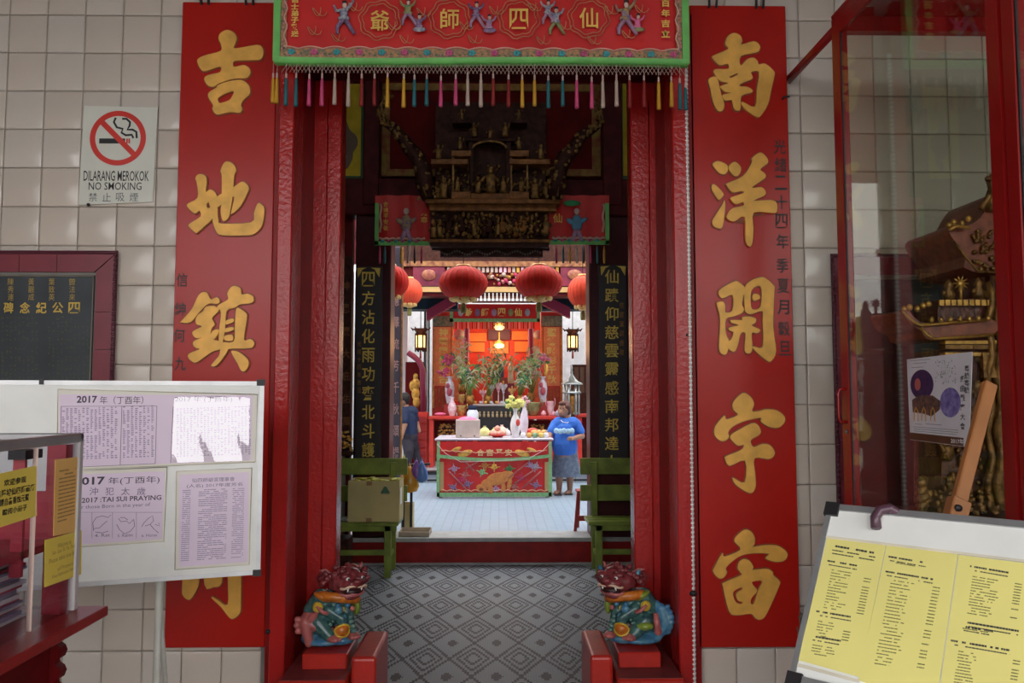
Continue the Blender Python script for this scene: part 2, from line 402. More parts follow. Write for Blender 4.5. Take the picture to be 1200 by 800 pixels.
for nm, x0, x1 in (('a', 398, 424), ('b', 729, 752)):
    p = G(); pbox(p, x0-14 if nm == 'a' else x0, x1 if nm == 'a' else x1+14, 98, 208, 7.72, .03); po = p.build('painted_panel', YPAN, scr)
    e = G(); pbox(e, x1-1 if nm == 'a' else x0-2, x1+2 if nm == 'a' else x0+1, 98, 210, 7.70, .04); pbox(e, x0-14 if nm == 'a' else x0, x1 if nm == 'a' else x1+14, 206, 210, 7.70, .04); e.build('panel_edge', GRN, po)
    F = wallF(7.712)
    if nm == 'a': lp = [(401,140),(406,142),(410,152),(418,160),(419,170),(414,178),(413,186),(408,196),(404,198),(403,190),(406,183),(400,180),(396,165),(396,150)]
    else: lp = [(738,130),(742,135),(741,150),(744,165),(741,180),(738,170),(737,150)]
    G().flat(F, [[F.loc(*q) for q in smooth(lp)]], 0, .004).build('painted_figure', mat('painted bronze', (.10, .05, .02), .5), po)
q = G(); pbox(q, 445, 706, 97, 208, 7.78, .03); pn = q.build('painted_panel', RPAN, scr, label='red painted panel with ochre border')
b = G(); pbox(b, 447, 704, 98, 106, 7.75, .03); pbox(b, 447, 457, 106, 198, 7.75, .03); pbox(b, 694, 704, 106, 198, 7.75, .03); pbox(b, 447, 510, 198, 206, 7.75, .03); pbox(b, 640, 704, 198, 206, 7.75, .03)
b.build('panel_border', mat('ochre scroll border', (.34, .22, .03), .6, c2=(.22, .03, .01), scale=12, var=.3), pn)
# two square pillars on the step
pil = []
for x0, x1 in ((415, 457), (691, 739)):
    g = G(); pbox(g, x0, x1, 214, 630, 7.66, .32); o = g.build('pillar', mat('dark lacquer pillar', (.055, .008, .012), .35, var=.2, spec=.25), None, bevel=.012); struct(o); pil.append(o)
# ================================================================ DOOR FRAME
door = sroot('door_1', (0, 4.1, 0))
def post(x0, x1, y0, y1, z1=3.62, m=REDF, nm='frame_post', lab=None): return G().box(x0, x1, y0, y1, 0, z1).build(nm, m, door, bevel=.006)
post(XL-.075, XL, 3.86, YW+.06); post(XR, XR+.075, 3.86, YW+.06)
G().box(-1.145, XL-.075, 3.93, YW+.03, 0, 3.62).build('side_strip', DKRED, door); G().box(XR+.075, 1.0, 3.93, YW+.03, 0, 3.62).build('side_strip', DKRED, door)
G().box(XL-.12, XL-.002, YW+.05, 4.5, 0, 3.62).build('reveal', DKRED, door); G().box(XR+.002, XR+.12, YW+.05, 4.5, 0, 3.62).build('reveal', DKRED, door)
xl2, xr2 = px_x(396, 4.3), px_x(742, 4.3)
post(XL-.01, xl2, 4.3, 4.43, nm='jamb'); post(xr2, XR+.01, 4.3, 4.43, nm='jamb')
zl = pz(86, 4.3)
G().box(XL-.02, XR+.02, 4.28, 4.38, zl, 3.7).build('lintel', mat('dark matt lintel', (.07, .004, .004), .9, spec=.05), door)
G().box(XL-.02, XR+.02, 3.93, 4.29, 3.40, 3.49).build('soffit', mat('dark matt lintel', (0, 0, 0)), door); G().box(XL-.02, XR+.02, 3.93, 3.98, 3.40, 3.7).build('outer_lintel', DRED, door)
# plank seam ridges on the jambs
g = G(); g.tube([(xl2-.075, 4.298, .0), (xl2-.078, 4.298, 3.3)], .004, 4); g.tube([(xr2+.10, 4.298, .0), (xr2+.103, 4.298, 3.3)], .004, 4)
g.build('seam', REDF, door)
g = G(); g.ball((XL-.077, 3.855, px_z(738, 3.86)), .012).ball((XR+.06, 3.855, px_z(392, 3.86)), .006); g.build('nail', BLACK, door)
# ================================================================ THE TWO BIG RED BOARDS
Yb = 3.93
def bigboard(x0, x1, z0, z1, label):
    t = T('couplet_board', label, 'sign board', ((x0+x1)/2, Yb, z0))
    G().box(x0, x1, Yb, Yb+.045, z0, z1).build('board', REDB, t, bevel=.004)
    for xx in (x0+.12, x1-.14): 
        g = G(); g.tube([(xx-.018, Yb-.012, z1-.02), (xx-.02, Yb-.02, z1+.03), (xx, Yb-.01, z1+.07), (xx+.02, Yb-.02, z1+.03), (xx+.018, Yb-.012, z1-.02)], .007, 6); g.build('hook', BLACK, t)
    return t
FB = wallF(Yb)
ax0, ax1 = at(203, 380, Yb).x, at(317.5, 380, Yb).x
bx0, bx1 = at(813.5, 380, Yb).x, at(929.5, 380, Yb).x
BL = bigboard(ax0, ax1, pz(757, Yb), pz(5, Yb), 'tall red board left of the doorway with carved gold characters, partly behind the whiteboard')
BR = bigboard(bx0, bx1, pz(760, Yb), pz(4, Yb), 'tall red board right of the doorway with five large gold characters')
def carve(board, ox, oy, s, outs, holes=None, name='gold_character'):
    g = G(); e = G()
    for i, l in enumerate(outs):
        lp = [FB.loc(ox+x*s, oy+y*s) for x, y in smooth(l, 3)]
        hs = [[FB.loc(ox+x*s, oy+y*s) for x, y in smooth(h, 3)] for h in (holes or {}).get(i, [])]
        g.flat(FB, [lp]+hs, .0, .012+.0006*i)
        e.flat(FB, [grow(lp, .0055)]+[grow(h, -.004) for h in hs], .0, .004+.0002*i)
    o = g.build(name, GOLD, board); e.build('brown_outline', DARKO, o); return o
carve(BL, 210, 20, .1626, [[(350,100),(400,120),(420,160),(408,200),(408,232),(560,208),(600,222),(612,262),(600,300),(575,315),(480,318),(400,325),(400,365),(470,352),(510,375),(518,410),(500,440),(470,448),(400,450),(300,480),(255,508),(215,500),(188,460),(195,435),(230,420),(300,402),(300,362),(200,395),(165,385),(138,335),(145,305),(200,280),(305,250),(305,200),(290,165),(300,125)],
 [(285,498),(360,470),(450,460),(500,490),(515,530),(510,565),(470,600),(450,640),(460,670),(440,695),(370,690),(290,708),(260,695),(245,665),(250,640),(215,580),(225,545),(275,515)]], {1: [[(285,590),(330,560),(398,540),(385,580),(360,608),(300,625),(288,612)]]})
carve(BL, 210, 180, .13746, [[(415,72),(462,90),(493,145),(475,190),(465,330),(450,450),(430,540),(400,575),(375,570),(360,500),(368,400),(370,200),(360,150),(385,90)],
 [(330,370),(370,345),(470,290),(530,248),(565,250),(600,295),(585,345),(530,450),(460,515),(450,500),(475,370),(380,430),(335,460),(300,470),(290,400)],
 [(250,330),(300,320),(330,380),(335,520),(345,570),(370,600),(620,590),(645,510),(665,450),(685,425),(720,450),(732,490),(720,590),(690,650),(640,690),(580,700),(370,698),(320,660),(298,600),(290,560),(270,450),(240,380)],
 [(190,180),(230,195),(243,235),(235,330),(270,310),(310,330),(312,380),(245,430),(250,470),(275,465),(300,500),(290,560),(170,670),(145,675),(92,625),(100,600),(190,540),(180,490),(140,515),(80,460),(85,430),(165,380),(160,260),(147,220),(160,190)]])
carve(BL, 195, 320, .1626, [[(270,138),(300,145),(325,190),(370,175),(390,205),(370,222),(310,222),(250,275),(180,355),(110,355),(115,345),(190,260),(235,165)],
 [(290,245),(350,238),(385,262),(372,285),(335,325),(355,370),(335,395),(325,440),(345,480),(365,485),(400,500),(400,545),(330,570),(230,640),(190,635),(163,605),(172,580),(245,548),(222,540),(200,520),(205,490),(262,465),(225,470),(200,450),(198,420),(262,385),(225,370),(218,340),(230,305),(272,275)],
 [(385,230),(450,190),(445,150),(470,105),(505,95),(540,115),(548,155),(590,150),(630,170),(632,205),(600,220),(540,225),(500,250),(440,275),(430,400),(410,500),(385,500),(388,400),(400,285),(375,250)],
 [(520,250),(580,290),(585,330),(565,480),(610,475),(638,500),(630,530),(600,542),(470,545),(400,560),(390,500),(490,495),(500,400),(505,290)],
 [(435,345),(485,328),(492,350),(440,372)], [(428,402),(485,390),(488,412),(430,428)], [(425,455),(480,445),(485,485),(430,485)],
 [(400,545),(450,545),(430,590),(370,665),(330,668),(350,640),(390,590)], [(475,565),(530,570),(590,620),(600,660),(575,705),(545,700),(520,650)], [(340,420),(380,405),(385,430),(350,480),(325,460)]])
# hidden by the whiteboard, then the last one whose feet show beneath it
carve(BL, 205, 480, .16, [[(280,60),(350,50),(365,120),(350,420),(290,430),(275,200)], [(90,250),(160,230),(175,400),(500,370),(480,200),(560,180),(580,460),(90,500)]])
carve(BL, 190, 640, .175, [[(130,-260),(210,-240),(215,-190),(150,-190)], [(100,-110),(180,-90),(190,-40),(120,-50)], [(160,100),(245,120),(252,220),(240,280),(200,345),(178,352),(150,330),(140,285)],
 [(260,-230),(580,-260),(590,-200),(535,-190),(534,200),(532,400),(520,450),(480,480),(450,465),(400,400),(340,345),(345,336),(380,355),(445,385),(446,200),(450,-180),(270,-170)], [(290,-80),(400,-90),(410,60),(405,240),(350,268),(290,250)]],
 {4: [[(330,-20),(370,-25),(372,60),(330,60)]]})
carve(BR, 815, 30, .15, [[(295,65),(345,85),(360,125),(355,155),(450,130),(495,160),(495,195),(470,215),(350,245),(348,320),(400,270),(450,258),(480,285),(490,310),(540,305),(605,360),(610,400),(585,510),(560,620),(500,715),(455,712),(365,640),(362,600),(460,640),(475,500),(490,370),(430,370),(440,400),(435,425),(350,460),(345,480),(400,485),(440,510),(430,530),(355,555),(348,640),(338,670),(300,660),(285,600),(275,585),(225,590),(205,560),(215,545),(275,530),(230,525),(200,500),(190,480),(250,455),(190,440),(145,385),(150,348),(250,345),(245,305),(185,315),(130,260),(140,240),(250,190),(228,155),(245,95)],
 [(95,440),(110,415),(150,405),(170,430),(195,540),(220,620),(205,670),(165,665),(130,590),(110,490)]], {0: [[(262,405),(320,380),(320,392),(275,415)]]})
carve(BR, 815, 170, .1626, [[(120,140),(160,120),(220,145),(230,180),(210,212),(175,208),(140,175)], [(240,150),(280,125),(320,160),(320,195),(300,225),(270,222),(235,180)], [(130,285),(195,350),(190,375),(165,398),(140,370),(112,315)],
 [(205,400),(208,460),(190,590),(160,602),(125,585),(118,550),(140,510),(190,430)],
 [(455,60),(490,75),(515,110),(510,140),(460,180),(495,210),(492,245),(400,310),(470,308),(500,340),(490,370),(415,405),(540,400),(580,425),(582,470),(560,495),(415,490),(412,600),(405,700),(385,735),(355,690),(348,520),(270,555),(220,530),(225,500),(260,460),(340,440),(335,415),(285,432),(250,400),(255,380),(340,350),(325,335),(262,345),(220,295),(225,280),(340,225),(400,130),(400,100)]])
carve(BR, 815, 310, .1626, [[(350,170),(400,115),(460,95),(500,100),(560,155),(562,200),(555,450),(575,620),(545,690),(510,692),(415,610),(415,590),(480,590),(480,400),(475,335),(400,358),(360,345),(350,300)],
 [(165,190),(270,125),(310,130),(355,175),(340,230),(330,290),(345,320),(330,350),(270,375),(215,395),(215,500),(240,560),(220,640),(190,645),(165,600),(175,400),(150,290),(165,270),(195,270),(210,300),(212,345),(262,330),(262,220),(190,245)],
 [(250,400),(330,400),(330,380),(380,375),(430,390),(425,420),(400,440),(460,470),(440,495),(400,495),(405,600),(385,640),(350,620),(355,500),(320,500),(300,580),(270,630),(215,580),(250,540),(270,490),(240,475),(240,455),(300,440),(290,430),(255,420)],
 [(415,212),(450,218),(458,245),(420,262),(405,240)]], {0: [[(398,190),(450,155),(472,190),(465,300),(430,325),(395,305)]]})
carve(BR, 815, 450, .1749, [[(310,60),(360,80),(388,130),(375,180),(430,178),(470,168),(540,175),(590,215),(590,255),(550,290),(490,285),(435,250),(432,225),(330,245),(250,280),(215,320),(220,350),(200,375),(165,378),(125,340),(130,280),(190,210),(205,235),(280,205),(250,170),(250,120)],
 [(230,345),(260,320),(370,262),(410,270),(432,310),(420,340),(365,375),(385,420),(440,400),(490,405),(525,450),(515,485),(480,500),(390,495),(395,600),(398,680),(375,725),(335,718),(265,670),(245,630),(255,628),(325,655),(328,510),(225,545),(195,500),(205,480),(300,440),(320,405),(280,410),(235,370)]])
carve(BR, 815, 610, .1626, [[(350,62),(395,75),(422,120),(420,165),(410,185),(500,172),(590,178),(650,220),(655,255),(630,285),(570,292),(500,268),(525,235),(420,230),(330,245),(265,285),(215,335),(222,370),(195,408),(160,408),(128,370),(128,340),(190,232),(205,255),(320,205),(280,150),(290,110)],
 [(345,272),(385,285),(412,330),(408,350),(510,342),(550,365),(555,388),(600,430),(595,470),(510,660),(470,705),(430,700),(395,665),(300,675),(240,650),(195,470),(205,440),(320,390),(320,370),(300,340),(310,295)]],
 {1: [[(270,505),(325,475),(330,490),(290,520),(302,570),(335,580),(320,595),(290,585),(270,550)], [(405,435),(475,430),(450,490),(415,590),(392,590),(400,550),(440,500),(412,462)]]})
def column(parent, F, chars, pts, w, h, m, name='character', lift=.001, bold=.012):
    for c, (x, y) in zip(chars, pts): putp(G(), c, F, x-w/2, y-h/2, x+w/2, y+h/2, lift, bold).build(name, m, parent)
column(BL, FB, '信紳何九', [(213,328),(211,362),(210,393),(211,426)], 13, 16, BLACK)
column(BR, FB, '光緒二十四年季夏月穀旦', [(914,172),(915,193),(915,214),(916,237),(916,259),(917,283),(917,311),(918,335),(918,360),(919,385),(920,408)], 14, 17, BLACK)
# little iron cleats on the wall
tag(G().tube([(px_x(924, 3.93), 3.95, pz(118, 3.93)), (px_x(926, 3.93), 3.92, pz(112, 3.93)), (px_x(932, 3.93), 3.91, pz(113, 3.93))], .005, 6).build('wall_hook', BLACK), 'small black hook on the wall beside the right red board', 'hook')
# rope light
g = G(); rp = [(px_x(x, 3.87, y), 3.87, pz(y, 3.87)) for x, y in ((803.5, 60), (803.5, 125), (806, 250), (808, 400), (810, 560), (812, 700), (813, 800), (814, 860))]
rl = T('rope_light', 'white rope light running down beside the right door post', 'rope light', rp[-1])
g.tube(rp, .011, 8).build('tube', mat('clear hose', (.62, .58, .55), .25), rl)
g = G(); a, c = Vector(rp[0]), Vector(rp[-1]); n = 150
def along(t):
    z = rp[0][2] + (rp[-1][2]-rp[0][2])*t
    for p, q2 in zip(rp, rp[1:]):
        if q2[2] <= z <= p[2]: k = (p[2]-z)/(p[2]-q2[2]); return Vector(p).lerp(Vector(q2), k)
    return Vector(rp[-1])
for i in range(n): p = along((i+.5)/n); g.lathe(p, [(.0125, -.004), (.0125, .004)], 6)
g.build('bulb_segments', mat('bulb white', (.85, .83, .80), .3), rl, kind='stuff')
p = Vector((px_x(809, 3.86), 3.86, pz(696, 3.86))); G().ball(p, (.02, .016, .014)).build('clip', BLACK, rl)
# ================================================================ BANNER
YB = 3.74
FN = wallF(YB)
bx, by = at(322, 35, YB).x, at(806, 35, YB).x
bzl = pz(71, YB); bzt = 3.66
bn = T('embroidered_banner', 'long red embroidered banner with green hem and tassels above the doorway', 'banner', ((bx+by)/2, YB, bzt))
def wave(x, z): return YB + .006*sin(x*9) + .004*sin(x*23+z*3)
g = G(); nx, nz_ = 80, 8; vs = []
for j in range(nz_+1):
    for i in range(nx+1):
        x = bx+(by-bx)*i/nx; z = bzl+(bzt-bzl)*j/nz_; vs.append((x, wave(x, z)+.012, z))
g.add(vs, [(j*(nx+1)+i, j*(nx+1)+i+1, (j+1)*(nx+1)+i+1, (j+1)*(nx+1)+i) for j in range(nz_) for i in range(nx)], True)
g.add([(v[0], v[1]+.012, v[2]) for v in vs], [(j*(nx+1)+i, (j+1)*(nx+1)+i, (j+1)*(nx+1)+i+1, j*(nx+1)+i+1) for j in range(nz_) for i in range(nx)], True)
g.build('cloth', CLOTH, bn)
g = G()
zh = lambda x: bzl - .010 + .006*sin(x*3+.5)
for i in range(60):
    x0 = bx+(by-bx)*i/60; x1 = bx+(by-bx)*(i+1)/60
    g.add([(x0, YB-.012, zh(x0)-.008), (x1, YB-.012, zh(x1)-.008), (x1, YB-.014, zh(x1)+.019), (x0, YB-.014, zh(x0)+.019), (x0, YB+.03, zh(x0)-.008), (x1, YB+.03, zh(x1)-.008)], [(0,1,2,3),(0,4,5,1)], True)
g.box(bx-.004, bx+.03, YB-.013, YB+.03, bzl-.012, bzt); g.box(by-.03, by+.004, YB-.013, YB+.03, bzl-.012, bzt)
g.build('green_hem', HEM, bn)
# pale scalloped line and flower border
g = G(); n = 100
for i in range(n):
    x0 = bx+.03+(by-bx-.06)*i/n; x1 = bx+.03+(by-bx-.06)*(i+1)/n; h0 = .046+.012*abs(sin((x0-bx)*pi/.119)); h1 = .046+.012*abs(sin((x1-bx)*pi/.119))
    g.add([(x0, YB-.004, bzl+.006), (x1, YB-.004, bzl+.006), (x1, YB-.004, bzl+h1), (x0, YB-.004, bzl+h0)], [(0,1,2,3)])
for xa in (bx+.03, by-.058): g.add([(xa, YB-.004, bzl+.05), (xa+.028, YB-.004, bzl+.05), (xa+.028, YB-.004, bzt), (xa, YB-.004, bzt)], [(0,1,2,3)])
g.build('border_band', mat('flowered border', (.62, .28, .12), .6, c2=(.10, .14, .10), scale=55, var=.4), bn)
g = G(); n = 150; w = []
for i in range(n+1):
    x = bx+.045+(by-bx-.09)*i/n; w.append(Vector((x, YB-.008, bzl+.050+.012*abs(sin((x-bx)*pi/.119)))))
g.tube(w, .0035, 4)
for sx in (bx+.055, by-.055):
    g.tube([(sx+.008*sin(k*1.4), YB-.008, bzl+.05+k*.02) for k in range(26)], .0035, 4)
g.build('border_cord', mat('pale cord', (.75, .45, .35), .7), bn)
cols = [mat('emb teal', (.05, .35, .38), .6), mat('emb rose', (.60, .10, .25), .6)]
k = 0
for i in range(18):
    x = bx+.085+(by-bx-.16)*i/17.0
    g = G(); m = cols[i % 2]
    for q_ in range(5): a = q_*2*pi/5; g.ball((x+.011*cos(a), YB-.009, bzl+.034+.009*sin(a)), (.009, .004, .008), 6, 4)
    g.build('embroidered_flower', m, bn)
g = G()
for i in range(70):
    x = bx+.05+(by-bx-.1)*i/70+random.uniform(-.004, .004); g.ball((x, YB-.006, bzl+.020+random.uniform(0, .01)), (.008, .003, .003), 5, 3, Matrix.Rotation(random.uniform(-1, 1), 3, 'Y'))
g.build('leaf_embroidery', mat('emb leaf', (.06, .20, .07), .6), bn, kind='stuff')
g = G()
for i in range(60): x = bx+.05+(by-bx-.1)*random.random(); g.ball((x, YB-.007, bzl+.016+random.uniform(0, .012)), (.004, .003, .004), 5, 3)
for sx in (bx+.042, by-.042):
    for k in range(22): g.ball((sx+random.uniform(-.006, .006), YB-.008, bzl+.05+k*.021), (.007, .003, .006), 5, 3)
g.build('bud_embroidery', mat('emb pink', (.65, .25, .30), .6), bn, kind='stuff')
FN2 = wallF(YB-.010)
for ch, x, y in (('爺', 445, 24), ('師', 527, 22), ('四', 608, 22), ('仙', 690, 21)):
    o = putp(G(), ch, FN2, x-11, y-12, x+11, y+12, .001, .012).build('gold_character', mat('gold thread', (.85, .55, .12), .4, metal=.2), bn)
    g = G()
    for rr, n2, am in ((20, 28, 1.2), (24, 34, 1.5)):
        pts = [FN2.w(*FN2.loc(x+(rr+am*sin(t*8))*cos(t), y+(rr+am*sin(t*8))*.95*sin(t)), .002) for t in [2*pi*q_/n2 for q_ in range(n2+1)]]
        g.tube(pts, .0022, 4)
    g.build('medallion_ring', mat('dull gold thread', (.55, .26, .12), .6), o)
# swirl embroidery
for x, y in ((378, 14), (420, 8), (465, 30), (500, 14), (550, 30), (585, 12), (630, 8), (665, 30), (720, 12), (755, 10), (372, 36), (400, 44), (740, 40), (560, 46), (480, 46), (640, 47), (700, 47)):
    pts = [FN2.w(*FN2.loc(x+10*cos(t)*(1-t/9)-5, y+5*sin(t*1.7)), .002) for t in [q_*.5 for q_ in range(14)]]
    G().tube(pts, .002, 4).build('swirl_embroidery', mat('dull gold thread', (.5, .2, .1)), bn)
def embfig(x, y, s, coat, legs, lean=0, kneel=False):
    f = G(); h = s
    def P(dx, dy): return FN2.w(*FN2.loc(x+dx*h, y+dy*h), .004)
    th = T0 = None
    sk = mat('emb skin', (.62, .45, .38), .6); hair = BLACK
    body = G().ball(P(0, -4), (.022*h, .006, .030*h), 8, 5)
    for sg in (-1, 1): body.tube([P(sg*3, -8), P(sg*9, -11-4*lean*sg), P(sg*12, -17-3*sg*lean)], [.010*h, .008*h, .006*h], 6)
    body.ball(P(0, 2), (.032*h, .006, .016*h), 8, 5)
    o = body.build('embroidered_figure', coat, bn)
    lg = G()
    if kneel: lg.ball(P(1, 7), (.05*h, .006, .018*h), 8, 5)
    else:
        for sg in (-1, 1): lg.tube([P(sg*2, 4), P(sg*8, 13), P(sg*(13 if sg > 0 else 8), 21)], [.013*h, .011*h, .008*h], 6)
    lg.build('trousers', legs, o)
    G().ball(P(1, -14), (.013*h, .006, .016*h), 8, 5).build('face', sk, o); G().ball(P(1, -18), (.014*h, .007, .009*h), 8, 5).build('cap', hair, o)
LB = mat('emb grey blue', (.55, .52, .50), .6, c2=(.12, .15, .28), scale=90); VI = mat('emb violet', (.07, .05, .18), .6, c2=(.40, .25, .35), scale=90)
GR = mat('emb green', (.15, .28, .15), .6, c2=(.4, .3, .1), scale=50); OC = mat('emb ochre', (.50, .32, .04), .6, c2=(.15, .1, .3), scale=40); PK = mat('emb pale rose', (.55, .30, .40), .6, c2=(.3, .2, .35), scale=40)
embfig(403, 20, .95, LB, VI, 1); embfig(478, 14, .75, GR, PK); embfig(491, 30, .7, VI, LB, kneel=True); embfig(558, 17, .75, VI, PK); embfig(573, 31, .7, PK, VI, kneel=True)
embfig(642, 14, .7, LB, PK); embfig(651, 24, .8, LB, GR); embfig(733, 20, 1.0, OC, PK, 1); embfig(747, 30, .7, PINK, GR, kneel=True)
for i, c in enumerate('信士弟子敬送'): putp(G(), c, FN2, 341, -4+i*8, 350, 3.2+i*8, .001, .04).build('edge_character', mat('gold thread', (1, 1, 1)), bn)
for i, c in enumerate('百年吉立'): putp(G(), c, FN2, 775, -1+i*12, 785, 8+i*12, .001, .03).build('edge_character', mat('gold thread', (1, 1, 1)), bn)
# knotted net and tassels
tas = [(319.5,'o',88),(324,'o',88),(334.8,'t',88),(346.7,'t',88),(362,'m',89),(377,'m',88),(392,'c',87),(408,'c',87),(423.6,'r',88),(438.6,'r',88),(454,'y',87),(473,'y',88),(485.5,'t',89),(500,'t',88),(516.6,'m',90),(534,'m',88),(548,'c',86),(563.5,'c',87),(578,'r',87),(596,'r',88),(612,'y',88),(626.5,'y',88),(642.6,'t',89),(659.5,'t',89),(676,'m',88),(693.5,'m',90),(706.6,'c',88),(722.6,'c',87),(738,'r',88),(755,'r',88),(772,'y',90),(787,'y',89),(797,'t',91),(803.5,'t',96)]
tc_ = {'o': YELT, 't': TEAL, 'm': mat('magenta thread bright', (.58, .06, .18), .6), 'c': CREAM, 'r': REDT, 'y': YELT}
g = G(); bz = pz(73, YB)
for i in range(33):
    for sgn in (-1, 1):
        for k in range(3):
            x = 330+i*14.4+k*4.8; zz = 86
            g.tube([(px_x(x, YB), YB+.005, pz(74, YB)), (px_x(x+sgn*8, YB), YB+.005, pz(zz, YB))], .0014, 3)
g.build('knotted_net', mat('net thread', (.62, .42, .36), .7), bn, kind='stuff')
for x, c, y in tas:
    yb_ = 125 if c != 'o' else 122
    X = px_x(x, YB, 100); z1 = pz(y, YB); z0 = pz(yb_+random.uniform(-2, 2), YB); zt = pz(74, YB)
    t = G().lathe((X, YB+.005, 0), [(.004, z1-.018), (.0075, z1-.03), (.0085, (z0+z1)/2), (.0105, z0+.01), (.0098, z0)], 8); o = t.build('tassel', tc_[c], bn)
    h = G().lathe((X, YB+.005, 0), [(.002, z1+.008), (.0055, z1), (.0045, z1-.010), (.006, z1-.014), (.005, z1-.02)], 8); h.tube([(X, YB+.005, z1), (X, YB+.005, zt)], .0012, 4)
    h.build('bead', mat('bead', (.62, .42, .38), .4), o)
# ================================================================ NO SMOKING SIGN
FS = wallF(3.972)
def pxbox(g, F, x0, y0, x1, y1, h0, h1):
    A = F.loc(x0, y1); B = F.loc(x1, y1); C2 = F.loc(x0, y0); return g.fbox(F, A[0], B[0], A[1], C2[1], h0, h1)
def quadp(g, F, pts, h): 
    return g.add([F.w(*F.loc(*p), h) for p in pts], [(3,2,1,0)])
def paper(g, F, pts, h0, h1): return g.flat(F, [[F.loc(*p) for p in pts]], h0, h1)
SIGNW = mat('sign white', (.66, .66, .58), .3, var=.04); SIGNR = mat('sign red', (.62, .03, .02), .35, var=.05)
c = FS.loc(137, 241)
t = T('no_smoking_sign', 'white no smoking sign on the tiled wall beside the left red board', 'sign', FS.w(*c))
paper(G(), FS, [(92, 240), (179, 236.5), (185, 126), (99, 124)], -.002, .002).build('plate', SIGNW, t)
cx, cy = FS.loc(138.5, 162); R1 = .143; R2 = .116
circ = lambda r, n=48: [(cx+r*cos(2*pi*k/n), cy+r*sin(2*pi*k/n)) for k in range(n)]
sb = G(); sb.flat(FS, [circ(R1), circ(R2)], .002, .004); d = .014/math.sqrt(2); k_ = R2*.72
sb.flat(FS, [[(cx-k_-d, cy+k_-d), (cx-k_+d, cy+k_+d), (cx+k_+d, cy-k_+d), (cx+k_-d, cy-k_-d)]], .002, .0045); sb.build('prohibition_ring', SIGNR, t, kind='stuff')
g = G(); g.fbox(FS, cx-.095, cx+.037, cy-.028, cy-.002, .002, .0032); g.build('cigarette', BLACK, t)
for dx in (.043, .054): G().fbox(FS, cx+dx, cx+dx+.008, cy-.027, cy-.002, .002, .0032).build('cigarette_tip', SIGNR, t)
def stroke(F, pts, w, h):
    L_ = []; R_ = []
    for i, p in enumerate(pts):
        a, b = pts[max(0, i-1)], pts[min(len(pts)-1, i+1)]; tx, ty = b[0]-a[0], b[1]-a[1]; l = math.hypot(tx, ty) or 1
        L_.append((p[0]-ty/l*w/2, p[1]+tx/l*w/2)); R_.append((p[0]+ty/l*w/2, p[1]-tx/l*w/2))
    n = len(pts); g = G(); g.add([F.w(*q, h) for q in L_+R_], [(n+i, n+i+1, i+1, i) for i in range(n-1)]); return g
z = lambda x, y: FS.loc(90+x/5.71, 110+y/5.71)
stroke(FS, smooth([z(263,160),z(250,190),z(270,225),z(310,235),z(300,260),z(330,278),z(370,275),z(380,297)][0:8], 1), .011, .003).build('smoke', BLACK, t)
stroke(FS, [z(305,168),z(335,168),z(358,190),z(355,215),z(340,240),z(375,240),z(400,255),z(403,297)], .011, .003).build('smoke', BLACK, t)
putp(G(), 'DILARANG MEROKOK', FS, 98, 200, 174.5, 212, .0025, .008).build('lettering', BLACK, t)
putp(G(), 'NO SMOKING', FS, 104, 213.5, 166, 222.5, .0025, .004).build('lettering', BLACK, t)
GR2 = mat('grey ink', (.12, .12, .12), .5)
for i, ch in enumerate('禁止吸煙'): putp(G(), ch, FS, 104+i*16, 226, 114+i*16, 236, .0025, .0).build('lettering', GR2, t)
tag(G().ball(FS.w(*FS.loc(104, 240), .004), .009, 8, 5).build('screw_head', BLACK), 'small black screw under the no smoking sign', 'screw')
# ================================================================ STONE PLAQUES
def plaque(x0, x1, z0, z1, label, side):
    t = T('stone_plaque', label, 'plaque', ((x0+x1)/2, YW-.01, z0))
    G().box(x0+.11, x1-.11, YW-.018, YW-.004, z0+.1, z1-.115).build('stone_slab', PLAQ, t)
    G().box(x0, x1, YW-.014, YW-.004, z0, z1).build('frame_back', GROUT, t)
    n = 0
    # mitred glazed frame tiles
    xs = [x0+.11 + (x1-x0-.22)*i/max(1, round((x1-x0-.22)/.195)) for i in range(round((x1-x0-.22)/.195)+1)]
    zs = [z0+.1 + (z1-z0-.215)*i/max(1, round((z1-z0-.215)/.2)) for i in range(round((z1-z0-.215)/.2)+1)]
    F = wallF(YW-.012); e = .0015
    for a, b in zip(xs, xs[1:]):
        l = a if a != xs[0] else x0; r = b if b != xs[-1] else x1
        G().flat(F, [[(a+e, z1-.1), (b-e, z1-.1), (r-e, z1), (l+e, z1)]], 0, .016).build('frame_tile', MAROON, t)
    for a, b in zip(zs, zs[1:]):
        l = a if a != zs[0] else z0; r = b if b != zs[-1] else z1
        r2 = z1-.1 if b == zs[-1] else b
        G().flat(F, [[(x1-.1, a+e), (x1, l+e), (x1, r-e), (x1-.1, r2-e)]], 0, .016).build('frame_tile', MAROON, t)
        G().flat(F, [[(x0, l+e), (x0+.1, a+e), (x0+.1, r2-e), (x0, r-e)]], 0, .016).build('frame_tile', MAROON, t)
    g = G(); g.tube([(x0, YW-.03, z0), (x0, YW-.03, z1), (x1, YW-.03, z1), (x1, YW-.03, z0)], .012, 6)
    n = int((z1-z0)/.025)
    for i in range(n):
        for xx in (x0, x1): g.ball((xx, YW-.04, z0+(z1-z0)*(i+.5)/n), (.011, .009, .010), 6, 4)
    g.build('beaded_edge', mat('dark maroon bead', (.09, .015, .03), .3), t, kind='stuff')
    g = G(); g.tube([(x0+.115, YW-.022, z0+.1), (x0+.115, YW-.022, z1-.12), (x1-.115, YW-.022, z1-.12), (x1-.115, YW-.022, z0+.1)], .005, 4)
    g.build('inner_edge', mat('plaque edge', (.22, .19, .14), .5), t)
    return t
yq = YW-.03
